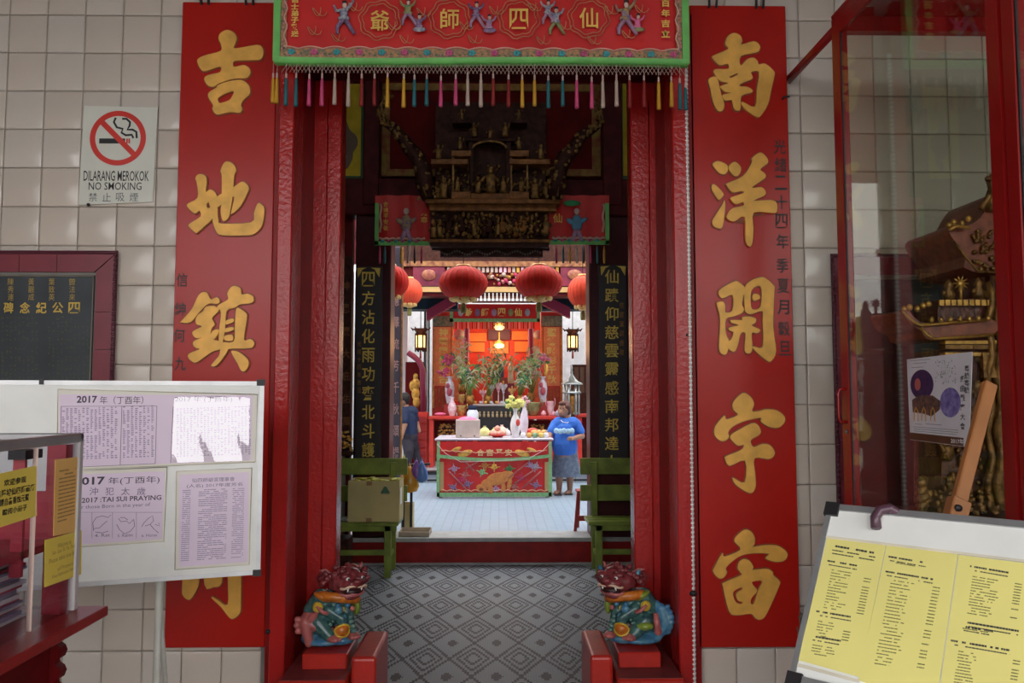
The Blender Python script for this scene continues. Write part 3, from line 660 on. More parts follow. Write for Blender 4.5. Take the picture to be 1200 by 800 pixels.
p = plaque(-3.3, px_x(134, yq, 370), 1.2, pz(297, yq), 'black stone plaque with gold characters in a maroon tile frame, left wall', 0)
FP = wallF(YW-.0185)
for i, ch in enumerate('四公紀念碑'): putp(G(), ch, FP, 80-i*19, 354, 93.5-i*19.5, 367, .001, .02).build('gold_character', PLAQG, p)
for i, s_ in enumerate(('曾法來', '葉致英', '黃觀成', '陳秀連', '張志福')):
    for j, ch in enumerate(s_): putp(G(), ch, FP, 81-i*24, 326+j*9, 88-i*24, 334+j*9, .001, .0).build('gold_character', mat('plaque gold dim', (.40, .27, .06), .5), p)
g = G()
for cxp in range(-14, 104, 5):
    for y in range(372, 445, 5):
        if 45 < cxp < 52 or random.random() < .25 or (398 < y < 406 and cxp < 45): continue
        for _ in range(2):
            a = FP.loc(cxp+random.uniform(0, 2), y+random.uniform(0, 3)); w = random.uniform(.004, .011); hh = random.uniform(.002, .009)
            g.add([FP.w(a[0], a[1], .001), FP.w(a[0]+w, a[1], .001), FP.w(a[0]+w, a[1]+hh, .001), FP.w(a[0], a[1]+hh, .001)], [(0,1,2,3)])
g.build('engraved_names', PLAQD, p, kind='stuff')
plaque(px_x(977, yq, 370), 3.3, .9, pz(298, yq), 'black stone plaque with beaded frame on the wall behind the glass cabinet', 1)
# ================================================================ LEFT WHITEBOARD ON STAND
P1 = at(305, 560, 3.3); P0 = Vector((P1.x-1.55, P1.y-.49, 0)); d = Vector((P1.x-P0.x, P1.y-P0.y, 0)).normalized()
zt, zb = pz(448.5, 3.3), at(305, 671, 3.3).z
FW = Fr((P0.x, P0.y, zb), d, (0, 0, 1)); WW = (Vector((P1.x, P1.y, 0))-Vector((P0.x, P0.y, 0))).length; WH = zt-zb
wb = T('whiteboard', 'large white notice board with lilac laminated sheets, left of the doorway', 'notice board', FW.w(WW/2, -zb, 0))
G().fbox(FW, 0, WW, 0, WH, -.022, 0).build('panel', WHITE, wb)
fr = G(); fr.fbox(FW, -.006, WW+.006, WH-.012, WH+.006, -.026, .004); fr.fbox(FW, -.006, WW+.006, -.006, .012, -.026, .004); fr.fbox(FW, WW-.010, WW+.008, 0, WH, -.026, .004); fr.fbox(FW, -.006, .010, 0, WH, -.026, .004)
fr.build('frame', mat('white aluminium', (.72, .72, .72), .35, metal=.3), wb)
for v in (0, WH): G().fbox(FW, WW-.022, WW+.011, v-.012, v+.014, -.03, .008).build('corner_cap', BLACK, wb)
a = FW.loc(49, 448); G().fbox(FW, a[0]-.008, a[0]+.008, WH-.01, WH+.012, -.03, .008).build('clip', BLACK, wb)
a = FW.loc(186, 680)
for uu, q in ((a[0], 0), (.25, 0)):
    g = G(); b0 = FW.w(uu, .05, -.03); g.tube([b0, (b0.x, b0.y, .02)], .016, 8); g.build('leg', mat('cream painted tube', (.62, .62, .55), .4), wb)
    g = G(); g.tube([FW.w(uu-.012, .02, -.035), FW.w(uu+.05, -zb+.02, -.30)], .011, 8); g.build('back_strut', mat('cream painted tube', (.5, .5, .5)), wb)
    g = G(); g.tube([FW.w(uu, -zb+.02, .12), FW.w(uu, -zb+.02, -.32)], .016, 8); g.build('foot', GREYM, wb)
INK = mat('violet ink', (.16, .11, .20), .5); INKD = mat('dark violet ink', (.05, .035, .06), .5); INKL = mat('pale violet ink', (.33, .25, .38), .5)
def sheet(name, pts, inner, m=LILAC):
    g = G(); paper(g, FW, pts, .001, .003); s_ = g.build(name, mat('laminate pocket', (.74, .70, .62), .12, var=.03), wb)
    paper(G(), FW, inner, .003, .0036).build('paper', m, s_)
    g = G(); g.tube([FW.w(*FW.loc(*p), .004) for p in pts+[pts[0]]], .0018, 4); g.build('laminate_edge', LAM, s_); return s_
s1 = sheet('laminated_sheet', [(67, 551), (299, 541), (302, 462), (68, 456)], [(69, 548), (294, 539), (296, 463), (70, 462)])
s2 = sheet('laminated_sheet', [(84, 641), (192, 634), (196, 547), (86, 552)], [(86, 638), (190, 631), (193, 552), (88, 556)])
s3 = sheet('laminated_sheet', [(205, 667), (292, 661), (295, 548), (207, 552)], [(210, 664), (290, 658), (292, 553), (210, 556)])
putp(G(), '2017', FW, 90, 463.5, 114, 472, .0042, .03).build('lettering', INKD, s1); putp(G(), '年（丁酉年）', FW, 117, 464, 168, 473.5, .0042).build('lettering', INKD, s1)
putp(G(), '2017 年 (丁酉年)', FW, 205, 464, 272, 472, .0042).build('lettering', INKD, s1)
putp(G(), '2017', FW, 87, 559, 123, 568.5, .0042, .03).build('lettering', INKD, s2); putp(G(), '年(丁酉年)', FW, 127, 559, 187, 568.5, .0042).build('lettering', INKD, s2)
for i, ch in enumerate('沖犯太歲'): putp(G(), ch, FW, 105+i*18.5, 571, 115+i*18.5, 580, .0042).build('lettering', INK, s2)
putp(G(), 'YEAR 2017 :TAI SUI PRAYING', FW, 70, 584, 189, 590, .0042, .015).build('lettering', INKD, s2)
putp(G(), 'For those Born in the year of', FW, 88, 592, 176, 597.5, .0042).build('lettering', INK, s2)
# calendar table of tiny print
g = G()
for c0 in range(0, 23):
    x0 = 73+c0*4.75
    if 14 <= c0 < 15: continue
    for r in range(26):
        if random.random() < .8: 
            A = FW.loc(x0, 480+r*2.35-.035*(x0-70)); w = random.uniform(.005, .010)
            g.add([FW.w(A[0], A[1], .0042), FW.w(A[0]+w, A[1], .0042), FW.w(A[0]+w, A[1]+.0048, .0042), FW.w(A[0], A[1]+.0048, .0042)], [(0,1,2,3)])
for c0 in range(0, 22):
    x0 = 207+c0*4.0
    for r in range(24):
        if random.random() < .8:
            A = FW.loc(x0, 480+r*2.4-.035*(x0-200)); w = random.uniform(.005, .010)
            g.add([FW.w(A[0], A[1], .0042), FW.w(A[0]+w, A[1], .0042), FW.w(A[0]+w, A[1]+.0048, .0042), FW.w(A[0], A[1]+.0048, .0042)], [(0,1,2,3)])
g.build('printed_table', INKL, s1, kind='stuff')
g = G()
for a_, b_ in (((72,476),(184,475.5)), ((184,475.5),(182,543)), ((143,475.5),(141,545)), ((72,476),(71,549)), ((203,476),(200,542)), ((71,548),(182,543))):
    A = FW.loc(*a_); B = FW.loc(*b_); g.tube([FW.w(*A, .0042), FW.w(*B, .0042)], .0009, 3)
g.build('table_rule', INK, s1, kind='stuff')
g = G(); A = FW.loc(212, 657); B = FW.loc(288, 570); lines(g, FW, A[0], A[0]+.03, A[1], B[1], 36, .0042, .4); lines(g, FW, A[0]+.06, A[0]+.17, A[1], B[1], 36, .0042, .4); lines(g, FW, A[0]+.19, B[0]-.005, A[1], B[1], 36, .0042, .4)
g.build('printed_table', INKL, s3, kind='stuff')
putp(G(), '仙四師爺宮理事會', FW, 225, 560, 275, 565, .0042).build('lettering', INK, s3); putp(G(), '(人名) 2017年度芳名', FW, 219, 567, 284, 572, .0042).build('lettering', INK, s3)
# three small animal sketches: rat, rabbit, rooster outlines
def sketch(px, cap, loops):
    for l in loops: stroke(FW, [FW.loc(*q) for q in l], .0022, .0042).build('sketch_line', INK, s2)
    putp(G(), cap, FW, px-9, 625.5, px+9, 629, .0042).build('lettering', INK, s2)
sketch(120, '4. Rat', [[(110,622),(109,612),(113,606),(120,604),(127,606),(130,603)], [(110,619),(117,618),(121,614),(126,610)], [(112,623),(120,624),(127,622)]])
sketch(147, '5. Rabbit', [[(139,607),(142,611),(148,610),(152,613),(157,608)], [(137,614),(140,620),(146,625),(153,622),(158,616),(157,609)], [(141,606),(146,606),(150,609)]])
sketch(175, '6. Horse', [[(166,617),(169,612),(174,607),(179,604),(180,610),(176,614),(170,616)], [(176,614),(181,620),(186,624)], [(182,614),(187,616),(186,612)]])
g = G()
for x in (108, 132, 160): g.tube([FW.w(*FW.loc(x, 600), .0042), FW.w(*FW.loc(x, 630), .0042)], .0008, 3)
g.tube([FW.w(*FW.loc(90, 600), .0042), FW.w(*FW.loc(190, 600), .0042)], .0008, 3); g.build('table_rule', INKL, s2, kind='stuff')
# gloss film over the top right part of the sheets: added and tilted out at its foot to mirror the sky as glare
g = G(); A = FW.loc(202, 541); B = FW.loc(293, 465); n = 14; vs = []
for j in range(n+1):
    for i in range(n+1):
        u = A[0]+(B[0]-A[0])*i/n; v = A[1]+(B[1]-A[1])*j/n; vs.append(FW.w(u, v, .006+.034*(1-j/n)**1.0+.0035*sin(i*.9+j*.35)))
g.add(vs, [(j*(n+1)+i, j*(n+1)+i+1, (j+1)*(n+1)+i+1, (j+1)*(n+1)+i) for j in range(n) for i in range(n)], True)
g.build('plastic_film', glass('plastic film', (.97, .97, .97), .04, 2.3), s1)
# ================================================================ DONATION COUNTER, LEFT FOREGROUND
XC = -1.192; zc = 1.025; ztp = pz(507, 2.25)
zc = at(98, 715, 2.25).z
dc = T('display_counter', 'red counter with a clear case of papers in the near left corner', 'counter', (-1.55, 1.8, 0))
g = G(); g.box(-1.95, -1.118, 1.0, 2.30, zc-.028, zc); g.build('counter_top', mat('counter red', (.26, .018, .016), .3), dc, bevel=.003)
g = G(); g.box(-1.92, -1.235, 1.05, 2.22, 0.08, zc-.028); g.build('body', DRED, dc)
g = G()
sc = []
for i in range(9):
    z_ = zc-.03-i*.055; sc += [(.012, z_), (.024, z_-.008), (.030, z_-.022), (.024, z_-.038), (.010, z_-.046)]
lp = [(-.01, zc-.03)] + [(x, z_) for x, z_ in sc] + [(-.01, sc[-1][1])]
Fc = Fr((-1.235, 2.225, 0), (1, 0, 0), (0, 0, 1)); g.flat(Fc, [lp], -.03, .0); g.build('carved_bracket', DRED, dc)
g = G()
for i in range(5): 
    pts = [(-1.232, 1.25+i*.2+.06*cos(t)*(1-t/12), .72+.06*sin(t)*(1-t/12)) for t in [k*.5 for k in range(16)]]; g.tube(pts, .006, 5)
g.build('gold_scroll', GOLDD, dc, kind='stuff')
zc0 = zc; case = T('acrylic_case', 'clear acrylic case with aluminium rim and yellow notices on the red counter', 'case', (-1.45, 1.75, zc))
g = G(); g.box(XC-.004, XC, 1.2, 2.25, zc+.004, ztp-.02).build('side_pane', BGLASS, case)
G().box(-1.86, XC-.004, 2.246, 2.25, zc+.004, ztp-.02).build('end_pane', BGLASS, case)
def rim(x0, x1, y0, y1, z0, z1, nm='rim', m=ALU): return G().box(x0, x1, y0, y1, z0, z1).build(nm, m, case, bevel=.003)
rim(XC-.012, XC+.008, 1.2, 2.262, ztp-.026, ztp); rim(-1.88, XC+.008, 2.242, 2.262, ztp-.02, ztp)
rim(XC-.012, XC+.008, 2.240, 2.262, zc+.001, ztp-.02, 'corner_post', mat('frosted post', (.50, .47, .47), .3))
PEDGE = mat('pale acrylic edge', (.62, .45, .38), .3)
yk = 2.045
rim(XC-.010, XC+.004, yk, yk+.006, zc+.001, ztp-.026, 'pane_joint', PEDGE)
G().box(XC-.05, XC-.006, yk-.035, yk+.04, ztp-.055, ztp-.032).build('lid_bracket', BLACK, case)
RI = mat('red inner board', (.40, .04, .06), .4)
G().box(XC-.05, XC-.02, yk-.012, yk-.002, zc+.14, ztp-.05).build('inner_upright', RI, case)
G().box(XC-.06, XC-.008, 2.20, 2.235, zc+.002, ztp-.03).build('inner_upright', RI, case)
zs_ = px_z(672, 2.0); 
G().box(-1.86, XC-.02, 1.2, 2.2, zc+.185, zc+.205).build('shelf', RI, case)
G().box(-1.86, -1.845, 1.2, 2.24, zc+.002, ztp-.03).build('back_board', mat('lilac board', (.50, .38, .42), .5), case)
G().box(-1.84, XC-.03, 2.225, 2.235, ztp-.30, ztp-.16).build('inner_band', RI, case)
FX = Fr((XC+.001, 0, 0), (0, 1, 0), (0, 0, 1))
assert FX.n.x > 0
def signX(name, pts, m, parent=None, h=.002): return paper(G(), FX, pts, h-.0015, h).build(name, m, parent or case)
sg = signX('yellow_notice', [(-30, 627), (42.5, 604), (41.5, 545.5), (-30, 561)], YELS)
for i, s_ in enumerate(('欢迎参观', '吉隆坡仙四師爺廟', '請自备香烛元寶', '赠阅小册子')):
    putp(G(), s_, FX, (3, -6, -2, 1)[i], (562, 575, 585, 597)[i], (29, 38.5, 32, 30)[i], (570, 584, 594, 604.5)[i], .003, .02).build('lettering', BLACK, sg)
s_o = signX('orange_notice', [(62, 628), (91, 622), (92, 535), (64, 538.5)], ORAS)
g = G(); A = FX.loc(66, 612); B = FX.loc(88, 545); u0, u1 = sorted((A[0], B[0])); lines(g, FX, u0, u1, A[1], B[1], 14, .003, .35, (.2, .6)); g.build('printed_lines', mat('brown ink', (.35, .2, .06), .5), s_o, kind='stuff')
s_y = signX('lower_yellow_notice', [(51.5, 688), (94.5, 672.5), (95, 621), (52, 632.5)], YELS)
g = G(); A = FX.loc(58, 672); B = FX.loc(90, 630); u0, u1 = sorted((A[0], B[0]))
for i, s_ in enumerate(('Welcome to', 'Sin Sze Si Ya Temple', 'Please take one book', 'of Prayers', 'Free Admission Entry')):
    y = 634+i*9.2; x0, x1 = ((66, 82), (60, 92), (56, 91), (66, 84), (60, 86))[i]; putp(G(), s_, FX, x0, y+3, x1, y+8.5-.0, .003, .0).build('lettering', mat('brown ink', (0, 0, 0)), s_y)
# inside the case: paper stacks, rolled cloth
stk = [mat('paper stack white', (.62, .60, .62), .7), mat('paper stack red', (.40, .05, .07), .6), mat('paper stack violet', (.28, .22, .32), .6)]
grp = 'paper stacks inside the counter case'
k = 0
labs = ['white booklet stack at the far end inside the clear case', 'middle booklet stack on the floor of the clear case', 'nearest booklet stack on the floor of the clear case']
for i, (y0, hh) in enumerate(((1.98, .17), (1.72, .15), (1.46, .13))):
    t = T('booklet_stack', labs[i], 'booklets', (-1.4, y0+.1, zc+.001), grp)
    zz = zc+.001; j = 0
    while zz < zc+hh:
        th = random.uniform(.006, .016); ox, oy = random.uniform(-.012, .012), random.uniform(-.012, .012)
        G().box(-1.50+ox, -1.25+ox-.05*(i == 0), y0+oy, y0+.21+oy, zz, zz+th-.0008).build('booklet', stk[(j*2+i) % 3 if j % 3 else 0], t); zz += th; j += 1
t = T('rolled_cloth', 'navy rolled cloth lying on the case shelf', 'cloth', (-1.32, 1.8, zc+.206))
G().tube([(-1.30, 1.55+.02*k, zc+.206+.058) for k in range(16)], [.03]+[.056]*14+[.03], 12, .9).build('roll', mat('navy roll', (.06, .10, .24), .6, scale=3, var=.4), t)
G().box(-1.37, -1.23, 1.55, 1.87, zc+.2055, zc+.214).build('yellow_card', YELS, t)
# ================================================================ GLASS CABINET, RIGHT
XG = 1.485
Yc1 = at(985, 300, 1).y and 0
def yx(px, X=XG):           # depth at which the plane X is seen at photo column px (mid height)
    v = ray(px, 430); return v.y/v.x*X
Y1, Y2, Y3 = yx(985), yx(1181), yx(1197)
zct = at(960, 46, 3.62).z
cab = T('glass_cabinet', 'tall red framed glass cabinet along the right side of the entrance', 'cabinet', (2.1, 2.5, 0))
X2 = 2.75; Yn = 1.25
ztop = CAMLOC.z + (461-22)/915*Y1
def cb(nm, x0, x1, y0, y1, z0, z1, m=STEEL, bv=.004): return G().box(x0, x1, y0, y1, z0, z1).build(nm, m, cab, bevel=bv)
zlow = CAMLOC.z - (600-461)/915*Y1
cb('corner_post', XG, XG+.05, Y1-.05, Y1, 0, ztop+.05); cb('corner_post', X2-.05, X2, Y1-.05, Y1, 0, ztop+.05); cb('corner_post', X2-.05, X2, Yn, Yn+.05, 0, ztop+.05)
cb('plinth', XG+.006, X2-.006, Yn, Y1-.005, .06, zlow-.06, STEEL); cb('base_rail', XG-.002, XG+.05, Yn, Y1-.05, zlow-.07, zlow-.01); cb('cabinet_floor', XG+.05, X2-.05, Yn+.05, Y1-.05, zlow-.07, zlow-.05, mat('brown board', (.16, .07, .035), .5))
cb('top_rail', XG, XG+.05, Yn, Y1-.05, ztop, ztop+.05); cb('rear_top_rail', XG+.05, X2-.05, Y1-.05, Y1, ztop-.02, ztop+.05); cb('rear_bottom_rail', XG+.05, X2-.05, Y1-.05, Y1, zlow-.07, zlow)
cb('roof_board', XG, X2, Yn, Y1, ztop+.05, ztop+.07); cb('side_panel', X2-.02, X2-.005, Yn, Y1, zlow, ztop, mat('brown board', (.1, .1, .1)))
cb('mid_post', XG, XG+.05, Y3-.03, Y3-.004, zlow-.01, ztop)
cb('rear_pane', XG+.05, X2-.05, Y1-.03, Y1-.025, zlow, ztop-.02, CGLASS, 0)
g = G(); g.tube([(XG+.035, Y1, ztop+.025), (XG+.035, 3.965, ztop+.025)], .028, 4); g.build('wall_brace', STEEL, cab)
def leaf(y0, y1, handle_far):
    t = G().box(XG-.016, XG-.002, y1-.055, y1, zlow-.005, ztop-.005).build('door', STEEL, cab, bevel=.003)
    G().box(XG-.016, XG-.002, y0, y0+.055, zlow-.005, ztop-.005).build('door_stile', STEEL, t); G().box(XG-.016, XG-.002, y0+.055, y1-.055, ztop-.06, ztop-.005).build('door_rail', STEEL, t); G().box(XG-.016, XG-.002, y0+.055, y1-.055, zlow-.005, zlow+.045).build('door_rail', STEEL, t)
    G().box(XG-.011, XG-.007, y0+.055, y1-.055, zlow+.045, ztop-.06).build('door_pane', CGLASS, t)
    s = G(); s.box(XG-.0125, XG-.0055, y1-.062, y1-.055, zlow+.045, ztop-.06); s.build('rubber_seal', BLACK, t)
    yh = y1-.028 if handle_far else y0+.03
    zh_ = CAMLOC.z-(475-461)/915*(y1 if handle_far else y0)
    if not handle_far: zh_ = CAMLOC.z+(461-390)/915*y0
    h = G(); h.tube([(XG-.016, yh, zh_-.07), (XG-.045, yh, zh_-.068), (XG-.05, yh, zh_-.05), (XG-.05, yh, zh_+.05), (XG-.045, yh, zh_+.068), (XG-.016, yh, zh_+.07)], .006, 6); h.build('handle', STEEL, t)
    if handle_far: G().lathe((XG-.016, yh, zh_-.11), [(.009, -.006), (.009, 0)], 10, 'x').build('lock', GREYM, t)
leaf(yx(1192), Y1-.055, True); leaf(1.3, yx(1196), False)
# poster on the pane
FG = Fr((XG-.0175, 0, 0), (0, -1, 0), (0, 0, 1)); assert FG.n.x < 0
po = paper(G(), FG, [(1067, 515), (1136, 524), (1140, 412), (1063, 421)], 0, .0012)
ps = T('event_poster', 'white and purple event poster stuck on the cabinet glass', 'poster', FG.w(*FG.loc(1100, 519)))
po.build('sheet', mat('poster paper', (.66, .64, .68), .4, var=.08, scale=12), ps)
def zp(x, y): return FG.loc(1050+x/6.155, 400+y/6.155)
def ell(x, y, rx, ry, n=26): return [zp(x+rx*cos(2*pi*k/n), y+ry*sin(2*pi*k/n)) for k in range(n)]
NIGHT = mat('poster night', (.06, .03, .12), .4, c2=(.02, .01, .05), scale=30); G().flat(FG, [ell(190, 310, 83, 108)], .0012, .0016).build('photo_disc', NIGHT, ps)
G().flat(FG, [ell(395, 440, 75, 108)], .0012, .0016).build('photo_disc', mat('poster violet', (.30, .26, .55), .4, c2=(.06, .04, .22), scale=40), ps)
G().flat(FG, [[zp(*q) for q in ((120,420),(180,385),(270,390),(325,430),(320,490),(260,540),(200,520),(125,510))]], .0016, .002).build('photo_block', mat('poster brown', (.22, .10, .08), .4, c2=(.02, .03, .03), scale=60), ps)
G().flat(FG, [ell(160, 310, 22, 45, 10)], .0017, .0022).build('photo_glow', mat('poster glow', (.45, .12, .10), .4), ps)
for x in (150, 205, 270):
    stroke(FG, [zp(x-15, 570), zp(x-12, 500), zp(x, 475), zp(x+12, 500), zp(x+15, 575)], .006, .0024).build('gold_arch', GOLDB, ps)
G().flat(FG, [[zp(*q) for q in ((100,705),(490,755),(490,695),(105,655))]], .0012, .0016).build('dark_strip', mat('poster strip', (.10, .04, .02), .4), ps)
putp(G(), '2017年', FG, 1115, 513, 1130, 519, .002, .02).build('lettering', WHITEP, ps)
for i, c in enumerate('粵韻粵韻'): putp(G(), c, FG, 1131, 428+i*8.4, 1136.5, 435.5+i*8.4, .0015, .02).build('lettering', BLACK, ps)
for i, c in enumerate('戲曲觀摩大會'): putp(G(), c, FG, 1126, 440+i*11, 1131.5, 448+i*11, .0015, .02).build('lettering', BLACK, ps)
g = G()
for x0, x1, y, in ((105, 250, 135), (125, 225, 155), (115, 200, 185), (140, 190, 590), (215, 330, 590), (125, 450, 610), (130, 450, 625), (130, 440, 640)):
    A = zp(x0, y+6); B = zp(x1, y); g.add([FG.w(A[0], A[1], .0015), FG.w(B[0], A[1]-.0, .0015), FG.w(B[0], A[1]+.002, .0015), FG.w(A[0], A[1]+.002, .0015)], [(0,1,2,3)])
for i in range(90):
    A = zp(random.uniform(285, 430), random.uniform(140, 310)); w = random.uniform(.002, .008); g.add([FG.w(A[0], A[1], .0015), FG.w(A[0]+w, A[1]+.001, .0015), FG.w(A[0]+w*.7, A[1]+.006, .0015)], [(0,1,2)])
g.build('small_print', mat('grey print', (.25, .25, .27), .5), ps, kind='stuff')
# gilded model temple in the cabinet
mt = T('temple_model', 'carved gilded temple model with curled roofs inside the glass cabinet', 'model', (2.05, 2.95, zlow-.05))
YM = 3.08
def mp(px, py, Y=YM): return at(px, py, Y)
def curlroof(g, px0, px1, pye, pyr, Y, dep, ov=8):
    a = mp(px0, pye, Y); b = mp(px1, pye, Y); r = mp((px0+px1)/2, pyr, Y); n = 14; vs = []
    for j, yy in enumerate((Y-dep/2, Y, Y+dep/2)):
        for i in range(n+1):
            t = i/n; x = a.x+(b.x-a.x)*t; e = abs(2*t-1); z_ = (a.z if j != 1 else r.z) + .10*e**3*(1 if j != 1 else 1.1)
            if j == 1: x = a.x+(b.x-a.x)*(.14+.72*t)
            vs.append((x, yy, z_))
    fs = [(j*(n+1)+i, j*(n+1)+i+1, (j+1)*(n+1)+i+1, (j+1)*(n+1)+i) for j in range(2) for i in range(n)]
    g.add(vs, fs, True); vs2 = [(v[0], v[1], v[2]-.03) for v in vs]; g.add(vs2, [f[::-1] for f in fs], True)
    return a, b, r
ROOFM = mat('model roof', (.20, .05, .02), .4, var=.4, scale=30)
def roofs(px0, px1, pye, pyr, Y, dep):
    g = G(); a, b, r = curlroof(g, px0, px1, pye, pyr, Y, dep); o = g.build('curled_roof', ROOFM, mt)
    e = G(); n = 20
    for yy in (Y-dep/2-.004, Y+dep/2+.004):
        e.tube([(a.x+(b.x-a.x)*k/n, yy, a.z+.012+.10*abs(2*k/n-1)**3) for k in range(n+1)], .009, 6)
        for k in range(n+1): e.ball((a.x+(b.x-a.x)*k/n, yy, a.z-.008+.10*abs(2*k/n-1)**3), (.010, .008, .016), 6, 4)
    for xx in (a.x, b.x):
        sgn = -1 if xx == a.x else 1
        e.tube([(xx-sgn*.05, Y-dep/2, a.z+.08), (xx, Y-dep/2, a.z+.115), (xx+sgn*.02, Y-dep/2, a.z+.15), (xx, Y-dep/2, a.z+.17)], [.016, .018, .014, .006], 7)
        for q_ in range(4): e.ball((xx-sgn*(.03+q_*.035), Y-dep/2-.01, a.z+.11-q_*.018), (.014, .012, .018), 6, 4)
    e.build('gilded_edge', GOLDB, o, kind='stuff')
    e = G(); e.tube([(r.x-(b.x-a.x)*.34, Y, r.z+.06), (r.x, Y, r.z+.005), (r.x+(b.x-a.x)*.34, Y, r.z+.06)], .014, 6)
    for k in range(9):
        xx = r.x+(k-4)*(b.x-a.x)*.075; hh = .05+.03*sin(k*2.3)**2; e.ball((xx, Y, r.z+.02+hh/2), (.016, .014, hh/2+.01), 7, 5); e.ball((xx, Y, r.z+.03+hh), .012, 6, 4)
    e.build('ridge_figures', GOLDD, o, kind='stuff')
MD = mat('model dark gilding', (.20, .10, .025), .42, metal=.5, var=.6, scale=30, bump=.5, bscale=80)
MG = mat('model gold edge', (.50, .28, .06), .38, metal=.5, var=.4, scale=30)
MW = mat('model wood', (.09, .025, .012), .45, var=.5, scale=25, bump=.5)
def mflat(pts, Y, dep, nm, m, sm=True):
    F = wallF(Y); l = [F.loc(*q) for q in pts]; l = smooth(l, 3) if sm else l
    return G().flat(F, [l], -dep, 0).build(nm, m, mt, bevel=.004)
mflat([(1112,270),(1119,262),(1134,264),(1148,256),(1158,240),(1168,226),(1188,220),(1262,220),(1270,262),(1262,318),(1140,318),(1132,300),(1119,284)], YM+.0, .34, 'curled_roof', ROOFM)
mflat([(1160,320),(1250,320),(1250,598),(1160,598)], YM+.05, .25, 'carved_hall', MW, False)
mflat([(1058,366),(1064,362),(1072,372),(1088,378),(1160,373),(1164,392),(1092,398),(1080,388),(1066,380)], YM-.12, .26, 'lower_roof', ROOFM)
mflat([(1098,352),(1160,349),(1160,374),(1100,376)], YM-.08, .16, 'attic_block', MW, False)
mflat([(1104,410),(1168,407),(1168,598),(1104,598)], YM-.06, .2, 'front_hall', MW, False)
def mtube(pts, r_, m=MG, nm='gilded_edge', Y=YM-.14): return G().tube([mp(x, y, Y) for x, y in pts], r_, 6).build(nm, m, mt)
mtube([(1058,364),(1066,374),(1078,381),(1092,380),(1160,374)], .006); mtube([(1080,384),(1086,392),(1094,397),(1164,392)], .006); mtube([(1112,270),(1120,265),(1136,267)], .007, MG, 'gilded_edge', YM-.03); mtube([(1117,282),(1134,304),(1146,318),(1200,321)], .006, MD, 'gilded_edge', YM-.03)
g = G(); rr = random.Random(3)
for i in range(7): g.ball(mp(1092+i*11, 374.5-i*.3, YM-.15), (.010, .008, .012), 6, 4)
for i in range(9): g.box(*(lambda a: (a.x-.009, a.x+.009, a.y-.01, a.y, a.z-.022, a.z))(mp(1102+i*7, 351.5, YM-.10)))
for x, y in ((1060,362),(1066,360),(1075,362),(1082,358),(1088,356),(1112,264),(1118,260),(1127,262),(1135,256)): g.ball(mp(x, y, YM-.13 if x < 1100 else YM-.03), (.013, .012, .013), 6, 4)
g.build('roof_ornaments', MG, mt, kind='stuff')
for x, y, h in ((1112, 352, .075), (1147, 350, .075), (1160, 350, .06)):
    g = G(); b_ = mp(x, y, YM-.08); g.lathe(b_, [(.020, 0), (.024, h*.3), (.012, h*.6), (.018, h*.8), (.004, h*1.1)], 8); g.ball(b_+Vector((-.018, 0, h*.4)), .010, 6, 4); g.build('ridge_figure', MD, mt)
b_ = mp(1126, 332, YM-.08); g = G(); g.ball(b_, (.015, .008, .015), 8, 5)
for k in range(10): a = k*pi/5; g.tube([b_+Vector((.014*cos(a), 0, .014*sin(a))), b_+Vector((.032*cos(a), 0, .032*sin(a)))], [.005, .001], 4)
g.tube([b_, mp(1126, 351, YM-.08)], .006, 5); g.build('sunburst', MG, mt)
t_ = mp(1160, 214, YM); g = G(); g.lathe((t_.x, YM-.02, t_.z-.12), [(.028, 0), (.030, .04), (.016, .07), (.022, .10), (.026, .125), (.012, .15)], 8); g.ball((t_.x-.022, YM-.03, t_.z+.008), (.018, .012, .012)); g.ball((t_.x+.02, YM-.03, t_.z+.02), (.014, .012, .012)); g.build('finial', MD, mt)
mtube([(1150,245),(1158,232),(1163,218)], .014, MD, 'dragon_tail', YM-.02)
for y0, y1, m in ((399, 403, MG), (404, 409, MD), (413, 417, MG)): 
    g = G(); a = mp(1106, y0, YM-.09); b2 = mp(1172, y1, YM-.09); g.box(a.x, b2.x, YM-.10, YM-.06, b2.z, a.z); g.build('gilded_rail', m, mt)
g = G()
for _ in range(150):
    px, py = rr.uniform(1104, 1180), rr.uniform(418, 596)
    q_ = mp(px, py, YM-.075); s_ = rr.uniform(.006, .013); g.ball(q_, (s_, .010, s_*rr.uniform(.8, 2.2)), 6, 4)
for _ in range(60): q_ = mp(rr.uniform(1078, 1176), rr.uniform(575, 602), YM-.10); s_ = rr.uniform(.008, .016); g.ball(q_, (s_, .012, s_), 6, 4)
for _ in range(50): q_ = mp(rr.uniform(1140, 1176), rr.uniform(270, 318), YM-.01); s_ = rr.uniform(.006, .012); g.ball(q_, (s_, .01, s_), 6, 4)
g.build('relief_carving', MD, mt, kind='stuff')
for x, y0, y1, r_ in ((1172, 322, 598, .022), (1160, 330, 598, .014), (1104, 418, 530, .010), (1080, 560, 600, .018)):
    a = mp(x, y0, YM-.10); b2 = mp(x, y1, YM-.10); G().tube([a.lerp(b2, k/18)+Vector((.009*sin(k*1.5), .009*cos(k*1.5), 0)) for k in range(19)], r_, 7).build('dragon_column', MD, mt)
a = mp(1150, 412, YM-.10); g = G().box(a.x-.0, a.x+.10, a.y-.01, a.y+.01, a.z-.10, a.z-.004); g.build('carved_panel', MD, mt)
g = G(); g.ball(mp(1110, 530, YM-.08), (.03, .02, .035), 8, 6); g.ball(mp(1106, 520, YM-.08), (.014, .014, .018), 8, 6); g.build('small_rider', MD, mt)
t0 = mp(1078, 600, YM-.1); G().box(t0.x, 2.6, YM-.2, YM+.18, zlow-.05, mp(1100, 600, YM).z).build('base', MW, mt)
